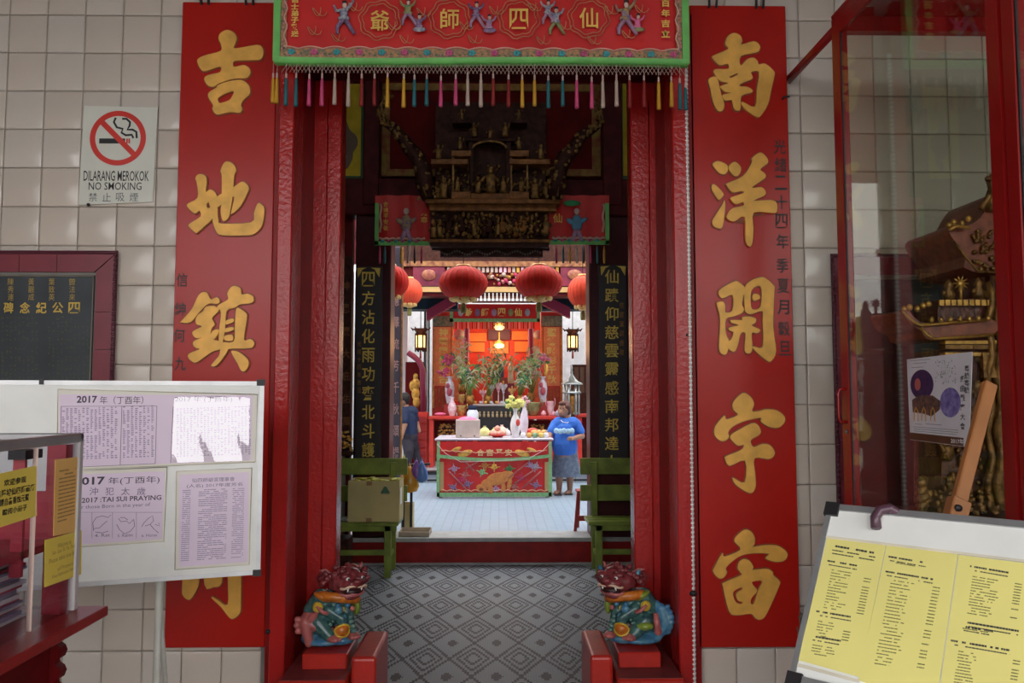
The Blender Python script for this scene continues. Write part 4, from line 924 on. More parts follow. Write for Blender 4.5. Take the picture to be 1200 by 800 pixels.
# ================================================================ RIGHT NOTICE BOARD ON EASEL
aa, tt = radians(42), radians(38)
E0 = at(973, 595, 1.9); ed = Vector((cos(aa), -sin(aa), 0)); en = Vector((-sin(aa), -cos(aa), 0)); eu = -(en*sin(tt) + Vector((0, 0, -cos(tt))))
FE = Fr(E0, ed, eu); lb = FE.loc(930, 795); EH = -lb[1]; EW = .82
if FE.n.y > 0: raise Exception('n')
eb = T('easel_board', 'white board on a wooden easel with three yellow price sheets, near right corner', 'notice board', (E0 + ed*.4).to_tuple()[:2] + (0,))
G().fbox(FE, 0, EW, -EH, 0, -.02, 0).build('panel', WHITE, eb)
fr = G(); fr.fbox(FE, -.004, EW+.004, -.006, .010, -.026, .005); fr.fbox(FE, -.006, .006, -EH, 0, -.026, .004); fr.fbox(FE, -.004, EW, -EH-.01, -EH+.008, -.026, .005); fr.fbox(FE, EW-.006, EW+.006, -EH, 0, -.026, .004); fr.build('frame', ALU, eb)
for u, v in ((0, 0), (0, -EH), (EW, 0)): G().fbox(FE, u-.010, u+.022, v-.022, v+.012, -.028, .009).build('corner_cap', BLACK, eb)
def pe(x, y): return FE.loc(900+x/3.333, 560+y/3.333)
def epaper(pts, nm='price_sheet', m=YELP):
    return G().flat(FE, [[pe(*q) for q in pts]], .001, .0025).build(nm, m, eb)
q1 = epaper([(232, 232), (462, 262), (358, 778), (120, 712)]); q2 = epaper([(466, 262), (742, 300), (655, 900), (354, 790)]); q3 = epaper([(746, 302), (1090, 345), (1090, 960), (660, 905)])
G().flat(FE, [[pe(*q) for q in ((228, 226), (1090, 332), (1090, 342), (226, 236))]], .0015, .003).build('tape_strip', LAM, eb)
G().flat(FE, [[pe(*q) for q in ((112, 722), (360, 790), (356, 800), (110, 735))]], .0015, .003).build('tape_strip', LAM, eb)
EI = mat('olive print', (.16, .15, .05), .5); ED = mat('dark print', (.04, .04, .04), .5)
def erow(g, x0, y0, x1, y1, th, dens=.8, seg=14):
    L_ = math.hypot(x1-x0, y1-y0); x = 0
    while x < L_:
        w = random.uniform(4, seg); e = min(x+w, L_)
        if random.random() < dens:
            a = pe(x0+(x1-x0)*x/L_, y0+(y1-y0)*x/L_); b = pe(x0+(x1-x0)*e/L_, y0+(y1-y0)*e/L_); t_ = th*.0008
            g.add([FE.w(a[0], a[1], .003), FE.w(b[0], b[1], .003), FE.w(b[0], b[1]+t_, .003), FE.w(a[0], a[1]+t_, .003)], [(0,1,2,3)])
        x = e+1.5
gh, gl = G(), G()
def block(hx, hy, hl, n, x0, y0, ll, dy, dxs, px=None):
    for i in range(2): erow(gh, hx+i*5, hy+i*14, hx+hl, hy+hl*.17+i*14, 5 if i == 0 else 3)
    for i in range(n):
        x = x0+dxs*i; y = y0+dy*i; l = ll*random.uniform(.55, 1); erow(gl, x, y, x+l, y+l*.17, 2.6)
        if px and random.random() < .8: erow(gl, px+dxs*i, y+(px-x0)*.17, px+28+dxs*i, y+(px-x0+28)*.17, 2.8, 1, 30)
erow(gh, 255, 270, 425, 300, 6); erow(gh, 252, 285, 420, 314, 3.5); erow(gh, 252, 298, 415, 326, 3.5)
block(233, 328, 115, 14, 250, 362, 80, 11.3, -2.4, 378); block(190, 525, 135, 6, 197, 562, 75, 11, -2.4, 300); block(170, 622, 115, 4, 175, 655, 95, 11, -2.4)
block(472, 312, 145, 1, 500, 335, 130, 12, -2); block(460, 370, 185, 26, 482, 402, 95, 13, -2.6, 645)
block(790, 350, 150, 14, 800, 388, 120, 11, -1.6, 965); block(780, 570, 200, 1, 760, 590, 150, 10, -2); block(715, 640, 230, 12, 745, 680, 80, 12, -1.8, 958); block(760, 585, 120, 0, 0, 0, 0, 0, 0)
gh.build('heading_print', ED, q1, kind='stuff'); gl.build('list_print', EI, q1, kind='stuff')
# padlock-like curved hook over the top edge
a = pe(425, 200); g = G(); hk = [FE.w(*pe(428, 205), .012), FE.w(*pe(425, 165), .014), FE.w(*pe(445, 140), .016), FE.w(*pe(480, 128), .012), FE.w(*pe(515, 132), -.012), FE.w(*pe(545, 150), -.04)]
g.tube(hk, .0115, 8); g.build('hook', mat('plum plastic', (.09, .04, .06), .3), eb)
# easel: upright mast with its clamp, three legs
e1 = at(1160, 449, 2.12); e2 = at(1119, 606, 2.02); dd = (e2-e1).normalized(); e3 = e2 + dd*((e2.z)/(-dd.z))
def beam(p, q_, w, dpt, m, nm, parent, bv=.003):
    p, q_ = Vector(p), Vector(q_); ax = (q_-p).normalized(); sd = ax.cross(Vector((0, 1, 0))).normalized(); bk = ax.cross(sd)
    g = G(); vs = [pp+sd*a_*w/2+bk*b_*dpt/2 for pp in (p, q_) for a_, b_ in ((-1, -1), (1, -1), (1, 1), (-1, 1))]
    g.add(vs, [(0,1,2,3), (7,6,5,4), (0,4,5,1), (1,5,6,2), (2,6,7,3), (3,7,4,0)]); return g.build(nm, m, parent, bevel=bv)
beam(e1, e3, .036, .022, WOOD, 'mast', eb); c0 = e2+dd*-.03
beam(c0-dd*.02, c0+dd*.08, .05, .035, WOOD, 'clamp_block', eb); G().lathe(c0+Vector((-.012, -.0215, .0)), [(.009, -.006), (.009, .004)], 10, 'y').build('clamp_knob', BLACK, eb)
m0 = FE.w(.12, -EH+.02, -.04); m1 = FE.w(EW-.12, -EH+.02, -.04); mm = FE.w(.36, -.02, -.05)
for q_, w_ in ((m0, (-.10, -.06)), (m1, (.05, -.12))):
    beam(mm, Vector((q_.x+w_[0], q_.y+w_[1], .0)), .035, .02, WOOD, 'leg', eb)
beam(FE.w(.05, -EH-.02, -.03), FE.w(EW-.05, -EH-.02, -.03), .03, .03, WOOD, 'ledge', eb)
# a bit of frayed twig/cord beside the easel board
g = G(); o_ = at(938, 745, 2.0)
for i in range(9): g.tube([o_+Vector((random.uniform(-.01, .015), .0, random.uniform(-.05, .0))), o_+Vector((random.uniform(-.012, .02), 0, random.uniform(.0, .06)))], .0016, 4)
g.build('frayed_cord', mat('straw', (.10, .08, .05), .8), eb, kind='stuff')
# ================================================================ LION PEDESTALS + LIONS
LR = mat('pedestal paint', (.46, .022, .014), .3, var=.12, bump=.12); LRSH = mat('pedestal paint shaded', (.20, .03, .03), .5, var=.25)
def pedestal(x0, x1, lx0, lx1, bx0, bx1, label):
    zp_ = pz(797, 3.74); t = T('lion_pedestal', label, 'pedestal', ((x0+x1)/2, 4.0, 0))
    G().box(x0, x1, 3.74, 4.30, 0, zp_).build('platform', LR, t, bevel=.008); G().box(x0+.008, x1-.008, 3.75, 4.29, zp_-.004, zp_+.003).build('platform_top', LRSH, t)  # darker top sheet: shade beside the plinth put into its colour
    zt_ = pz(765, 3.89); G().box(lx0, lx1, 3.89, 4.19, zp_, zt_).build('plinth', LR, t, bevel=.006)
    z2 = pz(769, 3.78); g = G().box(bx0, bx1, 3.78, 4.20, 0, z2); g.build('bearing_block', LR, t, bevel=.018, seg=3)
    return t, zt_
pl, zL = pedestal(XL+.003, px_x(413, 3.8), px_x(359, 3.89), px_x(411, 3.89), px_x(415, 3.78), px_x(444, 3.78), 'red block pedestal under the left lion')
pr, _ = pedestal(px_x(719, 3.8), XR-.003, px_x(722, 3.89), px_x(771, 3.89), px_x(690, 3.78), px_x(716, 3.78), 'red block pedestal under the right lion')
LIM = dict(maroon=mat('lion maroon', (.20, .035, .04), .25, var=.4, scale=40), teal=mat('lion teal', (.07, .17, .14), .25, c2=(.02, .06, .08), scale=45), orange=mat('lion orange', (.55, .16, .02), .3, var=.3, scale=30),
    rose=mat('lion rose', (.42, .12, .11), .3, var=.3, scale=25), cream=mat('lion cream', (.70, .50, .35), .3), green=mat('lion green', (.22, .30, .04), .3), blue=mat('lion blue', (.03, .14, .32), .25, c2=(.10, .25, .30), scale=40), gold=mat('lion bell', (.60, .40, .04), .3), dark=mat('lion mouth', (.03, .005, .005), .4), pink=mat('lion pink', (.50, .15, .18), .3), teeth=PORCW)
def lion(cx, cy, z0, s, tailm, label):      # s = +1: left lion (looks right and towards the viewer), -1: mirrored
    t = T('guardian_lion', label, 'statue', (cx, cy, z0)); M = LIM
    def P(x, y, z):
        if z > .25: x += .02*(z-.25)/.1; y -= .01
        return Vector((cx+s*x*1.08, cy+y, z0+.010+z*.86))
    def B(nm, m, items, rm=0, par=None):
        g = G()
        for it in items:
            if it[0] == 'b': g.ball(P(*it[1]), it[2], 12, 8, Matrix.Rotation(s*(it[3] if len(it) > 3 else 0), 3, 'Y'))
            elif it[0] == 'c': g.cap(P(*it[1]), P(*it[2]), it[3], it[4])
            elif it[0] == 't': g.tube([P(*p) for p in it[1]], it[2], 8)
        return g.build(nm, m, par or t, remesh=rm)
    B('rock_base', M['blue'], [('b', (-.01, 0, .022), (.115, .10, .03)), ('b', (.05, -.05, .02), (.07, .05, .028)), ('b', (-.07, .02, .03), (.06, .06, .035))], .006)
    body = B('body', M['teal'], [('b', (.0, .01, .19), (.075, .08, .10)), ('b', (-.05, .035, .115), (.07, .075, .08)), ('b', (.03, -.02, .24), (.07, .07, .07)),
        ('c', (.065, -.05, .21), (.085, -.075, .06), .034, .026), ('c', (-.02, -.06, .20), (.035, -.095, .15), .034, .028), ('c', (.035, -.095, .15), (.03, -.10, .10), .026, .026), ('c', (-.06, -.03, .13), (-.02, -.085, .06), .045, .03), ('c', (-.095, .0, .2), (-.05, -.01, .26), .03, .05)], .006)
    B('paw', M['rose'], [('b', (.088, -.088, .045), (.034, .036, .022)), ('b', (.075, -.118, .043), .012), ('b', (.092, -.122, .043), .012), ('b', (.108, -.116, .043), .012)], .004)
    B('paw', M['rose'], [('b', (-.01, -.10, .05), (.032, .034, .02)), ('b', (-.022, -.128, .048), .011), ('b', (-.005, -.132, .048), .011), ('b', (.012, -.128, .048), .011)], .004)
    B('ball', M['orange'], [('b', (.03, -.105, .092), .034)])
    B('ball_band', M['gold'], [('t', [(.03+.035*cos(a), -.105-.020*abs(sin(a)), .092+.035*sin(a)) for a in [k*pi/8 for k in range(17)]], .005)])
    B('collar', M['orange'], [('t', [(.03+.088*cos(a), -.035+.075*sin(a), .262-.022*cos(a)-.012*sin(a)) for a in [k*pi/10 for k in range(21)]], .024)], 0)
    B('bell', M['gold'], [('b', (-.07, -.055, .225), .027)]); B('ribbon_knot', M['blue'], [('b', (.015, -.10, .205), (.024, .018, .022)), ('b', (.04, -.108, .145), (.014, .012, .03))])
    B('ribbon', M['rose'], [('t', [(-.08, -.07, .235), (-.055, -.085, .20), (-.03, -.085, .19)], .010)])
    hd = B('head', M['maroon'], [('b', (.045, -.04, .345), (.092, .085, .062)), ('b', (.06, -.10, .352), (.066, .060, .036)), ('b', (.055, -.090, .282), (.060, .055, .024)), ('b', (.06, -.05, .315), (.07, .06, .04)), ('b', (.06, -.152, .372), (.026, .020, .016)),
        ('b', (.015, -.10, .395), (.030, .022, .018)), ('b', (.095, -.10, .390), (.030, .022, .018)), ('b', (.05, -.06, .40), (.05, .05, .03))], .005)
    B('mouth', M['dark'], [('b', (.058, -.128, .314), (.052, .030, .021))], 0, hd)
    B('tongue', M['pink'], [('b', (.055, -.140, .305), (.030, .016, .009))], 0, hd)
    B('lip', M['cream'], [('t', [(.058+.060*cos(a), -.118-.032*sin(a), .328+.012*sin(2*a)*0+.016*sin(a)-.004*cos(5*a)) for a in [pi*k/14 for k in range(15)]], .0065)], 0, hd)
    B('lip', M['rose'], [('t', [(.056+.056*cos(a), -.112-.034*sin(a), .306-.012*sin(a)) for a in [pi*k/12 for k in range(13)]], .007)], 0, hd)
    for x in (.025, .09): B('tooth', M['teeth'], [('t', [(x, -.143, .335), (x, -.146, .312)], [.0065, .001])], 0, hd)
    for x in (.022, .092):
        B('eye', M['teeth'], [('b', (x, -.120, .380), .0105)], 0, hd); B('pupil', BLACK, [('b', (x+.001, -.127, .381), .0062)], 0, hd)
    for x, a_ in ((-.045, .6), (.13, -.5)): B('ear', M['maroon'] if s > 0 else M['blue'], [('b', (x, -.02, .385), (.014, .018, .035), -a_)], 0, hd)
    B('horn', M['rose'], [('t', [(-.03, -.01, .39), (-.06, .0, .415), (-.085, .0, .42)], [.014, .010, .003]), ('t', [(.10, -.01, .40), (.115, -.0, .425), (.118, 0, .44)], [.012, .009, .003])], 0, hd)
    g = G(); rr = random.Random(5)
    for k in range(46):
        a = rr.uniform(.05, pi-.05) if k < 30 else rr.uniform(-.9, pi+.9); q_ = rr.uniform(.055, .11)
        x = .04+.10*cos(a); z_ = .345+.075*sin(a); y = rr.uniform(-.06, .06)
        g.ball(P(x, y, z_), (.018, .018, .016), 8, 5); g.ball(P(x+.006, y-.012, z_+.006), .009, 6, 4)
    g.build('mane_curls', M['maroon'], hd, kind='stuff')
    g = G()
    for k in range(40):
        a = rr.uniform(-.5, 2.6); zz = rr.uniform(.10, .25); g.ball(P(.01+.078*sin(a)*(.9), -.005-.078*cos(a), zz), (.009, .007, .008), 6, 4)
    for k in range(5): g.ball(P(.088-.004*k, -.105+.008*k, .075+.025*k), (.016, .012, .010), 7, 5)
    g.build('scales', mat('lion scale green', (.20, .32, .22), .25, c2=(.06, .16, .16), scale=50), t, kind='stuff')
    for k in range(4): B('chest_boss', M[('blue', 'gold', 'blue', 'rose')[k]], [('b', (.015+.022*k, -.088-.004*k, .225-.022*(k % 2)), (.013, .010, .013))])
    B('goatee', M['orange'], [('b', (.05, -.08, .265), (.05, .04, .02)), ('b', (.09, -.06, .25), (.03, .03, .03))])
    B('saddle', M['green'] if s < 0 else M['orange'], [('b', (-.05, -.035, .275), (.05, .05, .02), .5)]); B('leg_plume', M['green'], [('b', (.12, -.04, .20), (.02, .03, .05))])
    if s > 0:
        B('tail', tailm, [('c', (-.09, .0, .19), (-.115, -.01, .13), .028, .034), ('c', (-.115, -.01, .13), (-.04, -.07, .10), .034, .018), ('c', (-.04, -.07, .10), (.05, -.10, .066), .016, .010), ('c', (-.10, -.02, .13), (-.075, -.06, .20), .03, .012),
          ('b', (-.145, .0, .155), (.022, .016, .014)), ('b', (-.147, .0, .12), (.022, .016, .014)), ('b', (-.14, .0, .085), (.022, .016, .014)), ('c', (-.11, -.02, .10), (-.10, -.03, .02), .03, .022)], .005)
    else:
        B('tail', tailm, [('c', (-.07, .0, .24), (-.125, .0, .20), .022, .03), ('c', (-.125, .0, .20), (-.15, .0, .12), .03, .03), ('c', (-.15, .0, .12), (-.11, -.01, .04), .03, .022)] + [('b', (-.145-.03*sin(k*.5+.3), .0, .215-k*.028), (.02, .016, .014), .5) for k in range(6)], .005)
        B('tail_inner', M['rose'], [('c', (-.11, -.03, .17), (-.12, -.03, .08), .014, .02)]); B('leaf_saddle', M['green'], [('b', (-.06, -.06, .11), (.055, .035, .022), .1)])
    t.rotation_euler = (0, 0, s*radians(30)); return t
lion(px_x(388, 4.02), 4.05, zL, 1, LIM['rose'], 'painted guardian lion with rose tail left of the threshold')
lion(px_x(743, 4.02), 4.05, zL, -1, LIM['blue'], 'painted guardian lion with blue tail right of the threshold')
# ================================================================ FIRST HALL: BENCHES AND WHAT STANDS ON THEM
def bench(xa, xb, label, arm_side):
    yf, yb2 = 7.10, 7.50; zs = .50
    t = T('green_bench', label, 'bench', ((xa+xb)/2, 7.3, 0))
    for i in range(3): G().box(xa, xb, yf+i*.125, yf+.115+i*.125, zs-.035, zs).build('seat_slat', GREEN, t, bevel=.005)
    for za, zb_ in ((.63, .78), (.88, 1.035)): G().box(xa-.03, xb+.03, yb2+.0, yb2+.03, za, zb_).build('back_slat', GREEN, t, bevel=.005)
    e = xa+.13 if arm_side < 0 else xb-.13
    for x in ((xa+.10, xb-.30) if arm_side < 0 else (xb-.10, xa+.30)):
        G().box(x-.03, x+.03, yf+.03, yf+.09, 0, zs-.035).build('leg', GREEN, t, bevel=.004)
        G().box(x-.03-.06*arm_side*-1*0, x+.03, yb2-.03, yb2+.0, 0, 1.0).build('rear_leg', GREEN, t, bevel=.004)
        G().box(x-.015, x+.015, yf+.09, yb2-.03, .16, .20).build('side_rail', GREEN, t)
    G().box(xa+.1, xb-.1, yf+.045, yf+.075, .20, .245).build('stretcher', GREEN, t); G().box(xa+.02, xb-.02, yf+.03, yf+.06, zs-.085, zs-.036).build('apron', GREEN, t)
    return t
bench(-2.6, px_x(469, 7.15), 'green slatted bench left of the step with a carton on it', 1)
bench(px_x(688, 7.15), 2.5, 'green slatted bench right of the step with an empty seat', -1)
def carton(x0, x1, y0, y1, z0, h, label, name='carton', cat='box', m=CARTON, opened=True, mark=False, rot=0):
    t = T(name, label, cat, ((x0+x1)/2, (y0+y1)/2, z0)); w = .004
    G().box(x0, x1, y0, y0+w, z0, z0+h).build('front_panel', m, t); G().box(x0, x1, y1-w, y1, z0, z0+h).build('rear_panel', m, t)
    G().box(x0, x0+w, y0+w, y1-w, z0, z0+h).build('side_panel', m, t); G().box(x1-w, x1, y0+w, y1-w, z0, z0+h).build('side_panel', m, t); G().box(x0, x1, y0, y1, z0-.0, z0+w).build('bottom', m, t)
    return t
cx0, cx1 = px_x(408, 7.1, 580), px_x(459, 7.1, 580); ch = pz(563, 7.1)-.501
t = carton(cx0, cx1+.07, 7.09, 7.40, .501, ch, 'open brown carton of joss goods on the left green bench')
G().box((cx0+cx1)/2-.03, (cx0+cx1)/2+.02, 7.087, 7.09, .501, .54).build('tape', TAPE, t); G().box((cx0+cx1)/2-.03, (cx0+cx1)/2+.02, 7.087, 7.09, .501+ch-.04, .501+ch).build('tape', TAPE, t)
FC = wallF(7.089); G().flat(FC, [[FC.loc(*q) for q in ((446,578),(450,570),(453,570),(457,578))]], 0, .001).build('printed_tree', mat('carton green print', (.03, .10, .05), .6), t)
FCs = Fr((cx1+.0705, 0, 0), (0, 1, 0), (0, 0, 1)); G().fbox(FCs, 7.15, 7.27, .501+ch*.4, .501+ch*.8, 0, .001).build('label_sticker', WHITE, t)
g = G(); rr = random.Random(2)
for _ in range(26): g.ball((rr.uniform(cx0+.04, cx1+.03), rr.uniform(7.13, 7.36), .501+ch-.01+rr.uniform(-.01, .012)), (.035, .03, .012), 7, 4)
g.build('yellow_packets', mat('yellow green packets', (.45, .42, .05), .5, var=.4, scale=20), t, kind='stuff')
t = T('pale_cupboard', 'pale cream cupboard end panel left behind the green bench', 'cupboard', (px_x(398, 7.6)-.3, 7.68, 0))
G().box(px_x(395, 7.56)-.6, px_x(402, 7.56), 7.56, 7.74, 0, pz(530, 7.56)).build('body', mat('cream laminate', (.42, .42, .34), .5), t, bevel=.004); G().box(px_x(395, 7.56)-.6, px_x(402, 7.56)-.01, 7.553, 7.56, .1, pz(545, 7.56)).build('door', mat('cream laminate', (1, 1, 1)), t)
t = T('gold_print_carton', 'printed low box under the left green bench', 'box', (px_x(402, 7.3), 7.4, 0))
G().box(px_x(380, 7.2), px_x(410, 7.2), 7.22, 7.45, .05, .33).build('body', DWOOD, t); G().box(px_x(380, 7.2), px_x(410, 7.2), 7.2, 7.22, pz(622, 7.2), pz(606, 7.2)).build('printed_panel', mat('speckled print', (.5, .5, .5), .5, c2=(.02, .02, .02), scale=60), t)
G().box(px_x(380, 7.2), px_x(410, 7.2), 7.2, 7.24, 0, .05).build('foot_rail', DWOOD, t)
# open carton on the raised floor behind the bench
zc2 = ZS+.013
t = carton(px_x(470, 7.8), px_x(505, 7.8), 7.70, 7.98, zc2, .045, 'shallow open carton lying on the step edge beside the black stand', name='open_carton', m=mat('carton pinkish', (.42, .34, .26), .8))
t = carton(px_x(474, 8.3), px_x(486, 8.3), 8.1, 8.35, ZS, .26, 'small upright brown carton behind the left pillar')
# black stand with hanging bags
t = T('bag_stand', 'thin black stand carrying plastic bags by the left pillar', 'stand', (px_x(480, 8.05), 8.05, ZS))
xs_ = px_x(480, 8.05)
for dx in (-.05, .03): G().tube([(xs_+dx, 8.02, ZS), (xs_+dx, 8.02, pz(545, 8.05))], .014, 6).build('leg', BLACK, t)
G().tube([(xs_-.06, 8.02, pz(545, 8.05)), (xs_+.22, 8.02, pz(543, 8.05))], .012, 6).build('hook_rail', BLACK, t)
def bag(px, py0, py1, w, m, label, Y=7.98):
    t = T('plastic_bag', label, 'bag', (px_x(px, Y), Y, pz(py1, Y))); z1, z0 = pz(py0, Y), pz(py1, Y); x = px_x(px, Y); h = z1-z0
    G().lathe((x, Y, z0), [(.01, 0), (w*.8, .015), (w, h*.25), (w*.85, h*.55), (w*.35, h*.85), (w*.15, h)], 12, 'z', .6).build('bag_body', m, t, remesh=0)
    G().tube([(x-w*.2, Y, z0+h*.9), (x, Y+.02, z0+h*1.12), (x+w*.2, Y, z0+h*.9)], .006, 5).build('bag_handle', m, t)
bag(480.5, 546, 577, .10, mat('orange plastic', (.62, .28, .02), .3, var=.25, scale=10), 'orange plastic bag hanging from the black stand')
bag(488.5, 539, 562, .06, mat('purple plastic', (.22, .08, .35), .3), 'purple plastic bag hanging beside the orange one')
bag(495, 540, 565, .065, mat('light blue plastic', (.12, .25, .62), .3), 'blue plastic bag hanging furthest right on the stand')
bag(474, 534, 548, .04, mat('yellow green plastic', (.45, .48, .08), .3), 'small yellow green bag above the orange bag', 8.0)
# red folding stool on the right
RS = mat('red stool paint', (.36, .03, .025), .4)
t = T('step_stool', 'small red wooden step stool on the raised floor right', 'stool', (px_x(684, 8.0), 8.0, ZS))
zt_ = pz(577, 8.0)
for a_, b_ in (((673, 8.0), (677, 7.95)), ((694, 8.0), (691, 7.95)), ((676, 8.3), (678, 8.1)), ((692, 8.3), (690, 8.1))):
    beam((px_x(a_[0], a_[1]), a_[1], ZS), (px_x(b_[0], b_[1]), b_[1], zt_), .03, .03, RS, 'leg', t)
G().box(px_x(676, 7.9), px_x(694, 7.9), 7.92, 8.12, zt_, zt_+.025).build('top', RS, t, bevel=.004); G().box(px_x(674, 7.95), px_x(694, 7.95), 7.97, 8.0, pz(610, 8), pz(604, 8)).build('crosspiece', RS, t)
# ================================================================ DARK COUPLET BOARDS ON THE PILLARS
CB = mat('black lacquer board', (.022, .018, .019), .4); CG = mat('couplet gold', (.70, .50, .08), .45, var=.2)
def couplet(x0, x1, y0, y1, Y, chars, px, ys, label, w=15, hgt=17, gold=CG, m=CB, corner=True):
    t = T('couplet_board', label, 'sign board', (px_x((x0+x1)/2, Y), Y, pz(y1, Y)), 'dark boards')
    del t['group']
    g = G(); pbox(g, x0, x1, y0, y1, Y, .03); g.build('board', m, t, bevel=.004); F = wallF(Y-.001)
    if corner:
        g = G()
        for xa, s_ in ((x0+1.5, 1), (x1-1.5, -1)):
            G().flat(F, [[F.loc(*q) for q in ((xa, y0+2), (xa+s_*11, y0+1.5), (xa+s_*6, y0+4), (xa+s_*4, y0+8), (xa+s_*1, y0+13))]][:1], 0, .003).build('corner_ornament', gold, t) if s_ > 0 else G().flat(F, [[F.loc(*q) for q in ((xa, y0+2), (xa+s_*1, y0+13), (xa+s_*4, y0+8), (xa+s_*6, y0+4), (xa+s_*11, y0+1.5))]], 0, .003).build('corner_ornament', gold, t)
    for i, c in enumerate(chars):
        xx = px[0]+(px[1]-px[0])*i/(len(chars)-1); yy = ys[0]+(ys[1]-ys[0])*i/(len(chars)-1)
        putp(G(), c, F, xx-w/2, yy-hgt/2, xx+w/2, yy+hgt/2, .001, .012).build('gold_character', gold, t)
    return t
c1 = couplet(417, 447, 312, 545, 7.62, '四方沾化雨功齊北斗護', (431.5, 431.5), (327, 527), 'black couplet board with gold characters on the left dark pillar')
c2 = couplet(702, 735, 310, 545, 7.62, '仙蹟仰慈雲靈感南邦達人', (717, 717), (324, 541), 'black couplet board with gold characters on the right dark pillar', 16, 16)
for i, c in enumerate('光緒十四年吉旦'): putp(G(), c, wallF(7.619), 419, 400+i*9, 423, 406+i*9, .001).build('small_character', GOLDD, c1)
for i, c in enumerate('信官葉觀盛敬'): putp(G(), c, wallF(7.619), 726, 354+i*11, 731, 361+i*11, .001).build('small_character', GOLDD, c2)
couplet(398, 411, 300, 535, 7.70, '神恩廣大庇佑萬民', (405, 406), (335, 520), 'dim dark board with faded orange characters left of the left pillar', 9, 11, mat('faded orange', (.22, .07, .01), .5), DWOOD, False)
t = T('side_hanging', 'red and gold hanging sliver right of the right pillar', 'hanging', (px_x(740, 7.7), 7.7, 1.0))
g = G(); pbox(g, 736, 742, 235, 540, 7.70, .02); g.build('panel', mat('red gold hanging', (.30, .02, .015), .5, c2=(.12, .05, .01), scale=9, var=.3), t)
t = T('gilded_offering', 'bright gilded carving low behind the left jamb', 'carving', (px_x(405, 7.5), 7.5, 1.0))
g = G(); rr = random.Random(11)
for _ in range(30): q_ = at(rr.uniform(396, 412), rr.uniform(505, 528), 7.58); g.ball(q_, (.02, .02, .012), 6, 4)
g.build('carving', GOLDB, t, kind='stuff'); G().box(at(395, 528, 7.6).x, at(412, 528, 7.6).x, 7.55, 7.68, at(400, 530, 7.6).z-.03, at(400, 528, 7.6).z).build('stand', DWOOD, t)
# ================================================================ CARVED GILDED LINTEL AND SIDE CLOTHS
YC = 7.40
cl = T('carved_lintel', 'dark gilded carved lintel with tiers, figures and curled dragon wings above the inner opening', 'carving', (px_x(577, YC), YC, pz(287, YC)))
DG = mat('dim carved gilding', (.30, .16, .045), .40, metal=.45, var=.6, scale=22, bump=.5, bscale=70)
def cbx(x0, x1, y0, y1, nm, m=BWOOD, d=.10, Y=YC, bv=.004): g = G(); pbox(g, x0, x1, y0, y1, Y, d); return g.build(nm, m, cl, bevel=bv)
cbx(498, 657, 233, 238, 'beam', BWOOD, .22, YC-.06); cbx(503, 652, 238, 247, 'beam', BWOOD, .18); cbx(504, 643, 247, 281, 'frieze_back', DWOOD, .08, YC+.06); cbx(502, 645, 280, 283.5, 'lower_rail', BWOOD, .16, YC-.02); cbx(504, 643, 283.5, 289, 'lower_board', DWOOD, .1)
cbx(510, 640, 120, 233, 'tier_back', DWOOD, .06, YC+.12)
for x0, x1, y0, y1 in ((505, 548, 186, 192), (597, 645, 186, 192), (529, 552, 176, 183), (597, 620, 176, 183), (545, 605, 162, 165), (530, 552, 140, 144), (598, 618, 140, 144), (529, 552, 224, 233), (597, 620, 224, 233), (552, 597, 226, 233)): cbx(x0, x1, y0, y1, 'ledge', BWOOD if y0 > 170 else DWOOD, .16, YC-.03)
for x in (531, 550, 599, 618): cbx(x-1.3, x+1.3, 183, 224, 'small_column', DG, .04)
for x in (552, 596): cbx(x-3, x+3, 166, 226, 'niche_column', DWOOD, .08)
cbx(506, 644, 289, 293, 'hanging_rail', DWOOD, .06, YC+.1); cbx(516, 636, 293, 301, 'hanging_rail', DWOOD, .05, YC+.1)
g = G()
for i in range(40): g.ball(at(518+i*2.95, 296+2*sin(i*.8), YC+.095), (.010, .008, .012), 6, 4)
g.build('rail_studs', mat('dull stud', (.22, .18, .16), .5), cl, kind='stuff')
g = G(); c_ = at(574, 172, YC); g.tube([(c_.x+.16*cos(a), YC-.02, c_.z-.02+.07*sin(a)) for a in [pi*k/10 for k in range(11)]], .014, 6); g.build('niche_arch', DG, cl)
rr = random.Random(8)
def fig(g, px, py, h, Y=YC-.03):     # tiny carved figure
    b_ = at(px, py, Y); g.lathe((b_.x, b_.y, b_.z), [(h*.22, 0), (h*.18, h*.3), (h*.22, h*.6), (h*.10, h*.72)], 7); g.ball((b_.x, b_.y, b_.z+h*.82), h*.12, 7, 5); g.ball((b_.x, b_.y, b_.z+h*.93), (h*.13, h*.1, h*.08), 6, 4)
    g.tube([(b_.x-h*.2, b_.y, b_.z+h*.6), (b_.x-h*.34, b_.y-.02, b_.z+h*.42)], h*.06, 5); g.tube([(b_.x+h*.2, b_.y, b_.z+h*.6), (b_.x+h*.3, b_.y-.02, b_.z+h*(.9 if rr.random() < .5 else .4))], h*.06, 5)
for px, py, h in ((539, 175, .12), (608, 175, .12), (514, 186, .14), (634, 186, .14), (520, 232, .2), (512, 232, .16), (536, 224, .14), (611, 224, .14), (575, 226, .26), (560, 226, .16), (590, 226, .16), (627, 232, .2), (640, 232, .16), (575, 162, .12), (556, 160, .14), (592, 160, .14), (541, 140, .1), (608, 140, .1)):
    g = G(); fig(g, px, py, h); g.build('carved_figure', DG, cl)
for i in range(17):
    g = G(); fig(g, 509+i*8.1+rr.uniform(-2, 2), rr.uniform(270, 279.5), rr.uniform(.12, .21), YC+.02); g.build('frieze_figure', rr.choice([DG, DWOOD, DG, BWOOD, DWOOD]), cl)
g = G()
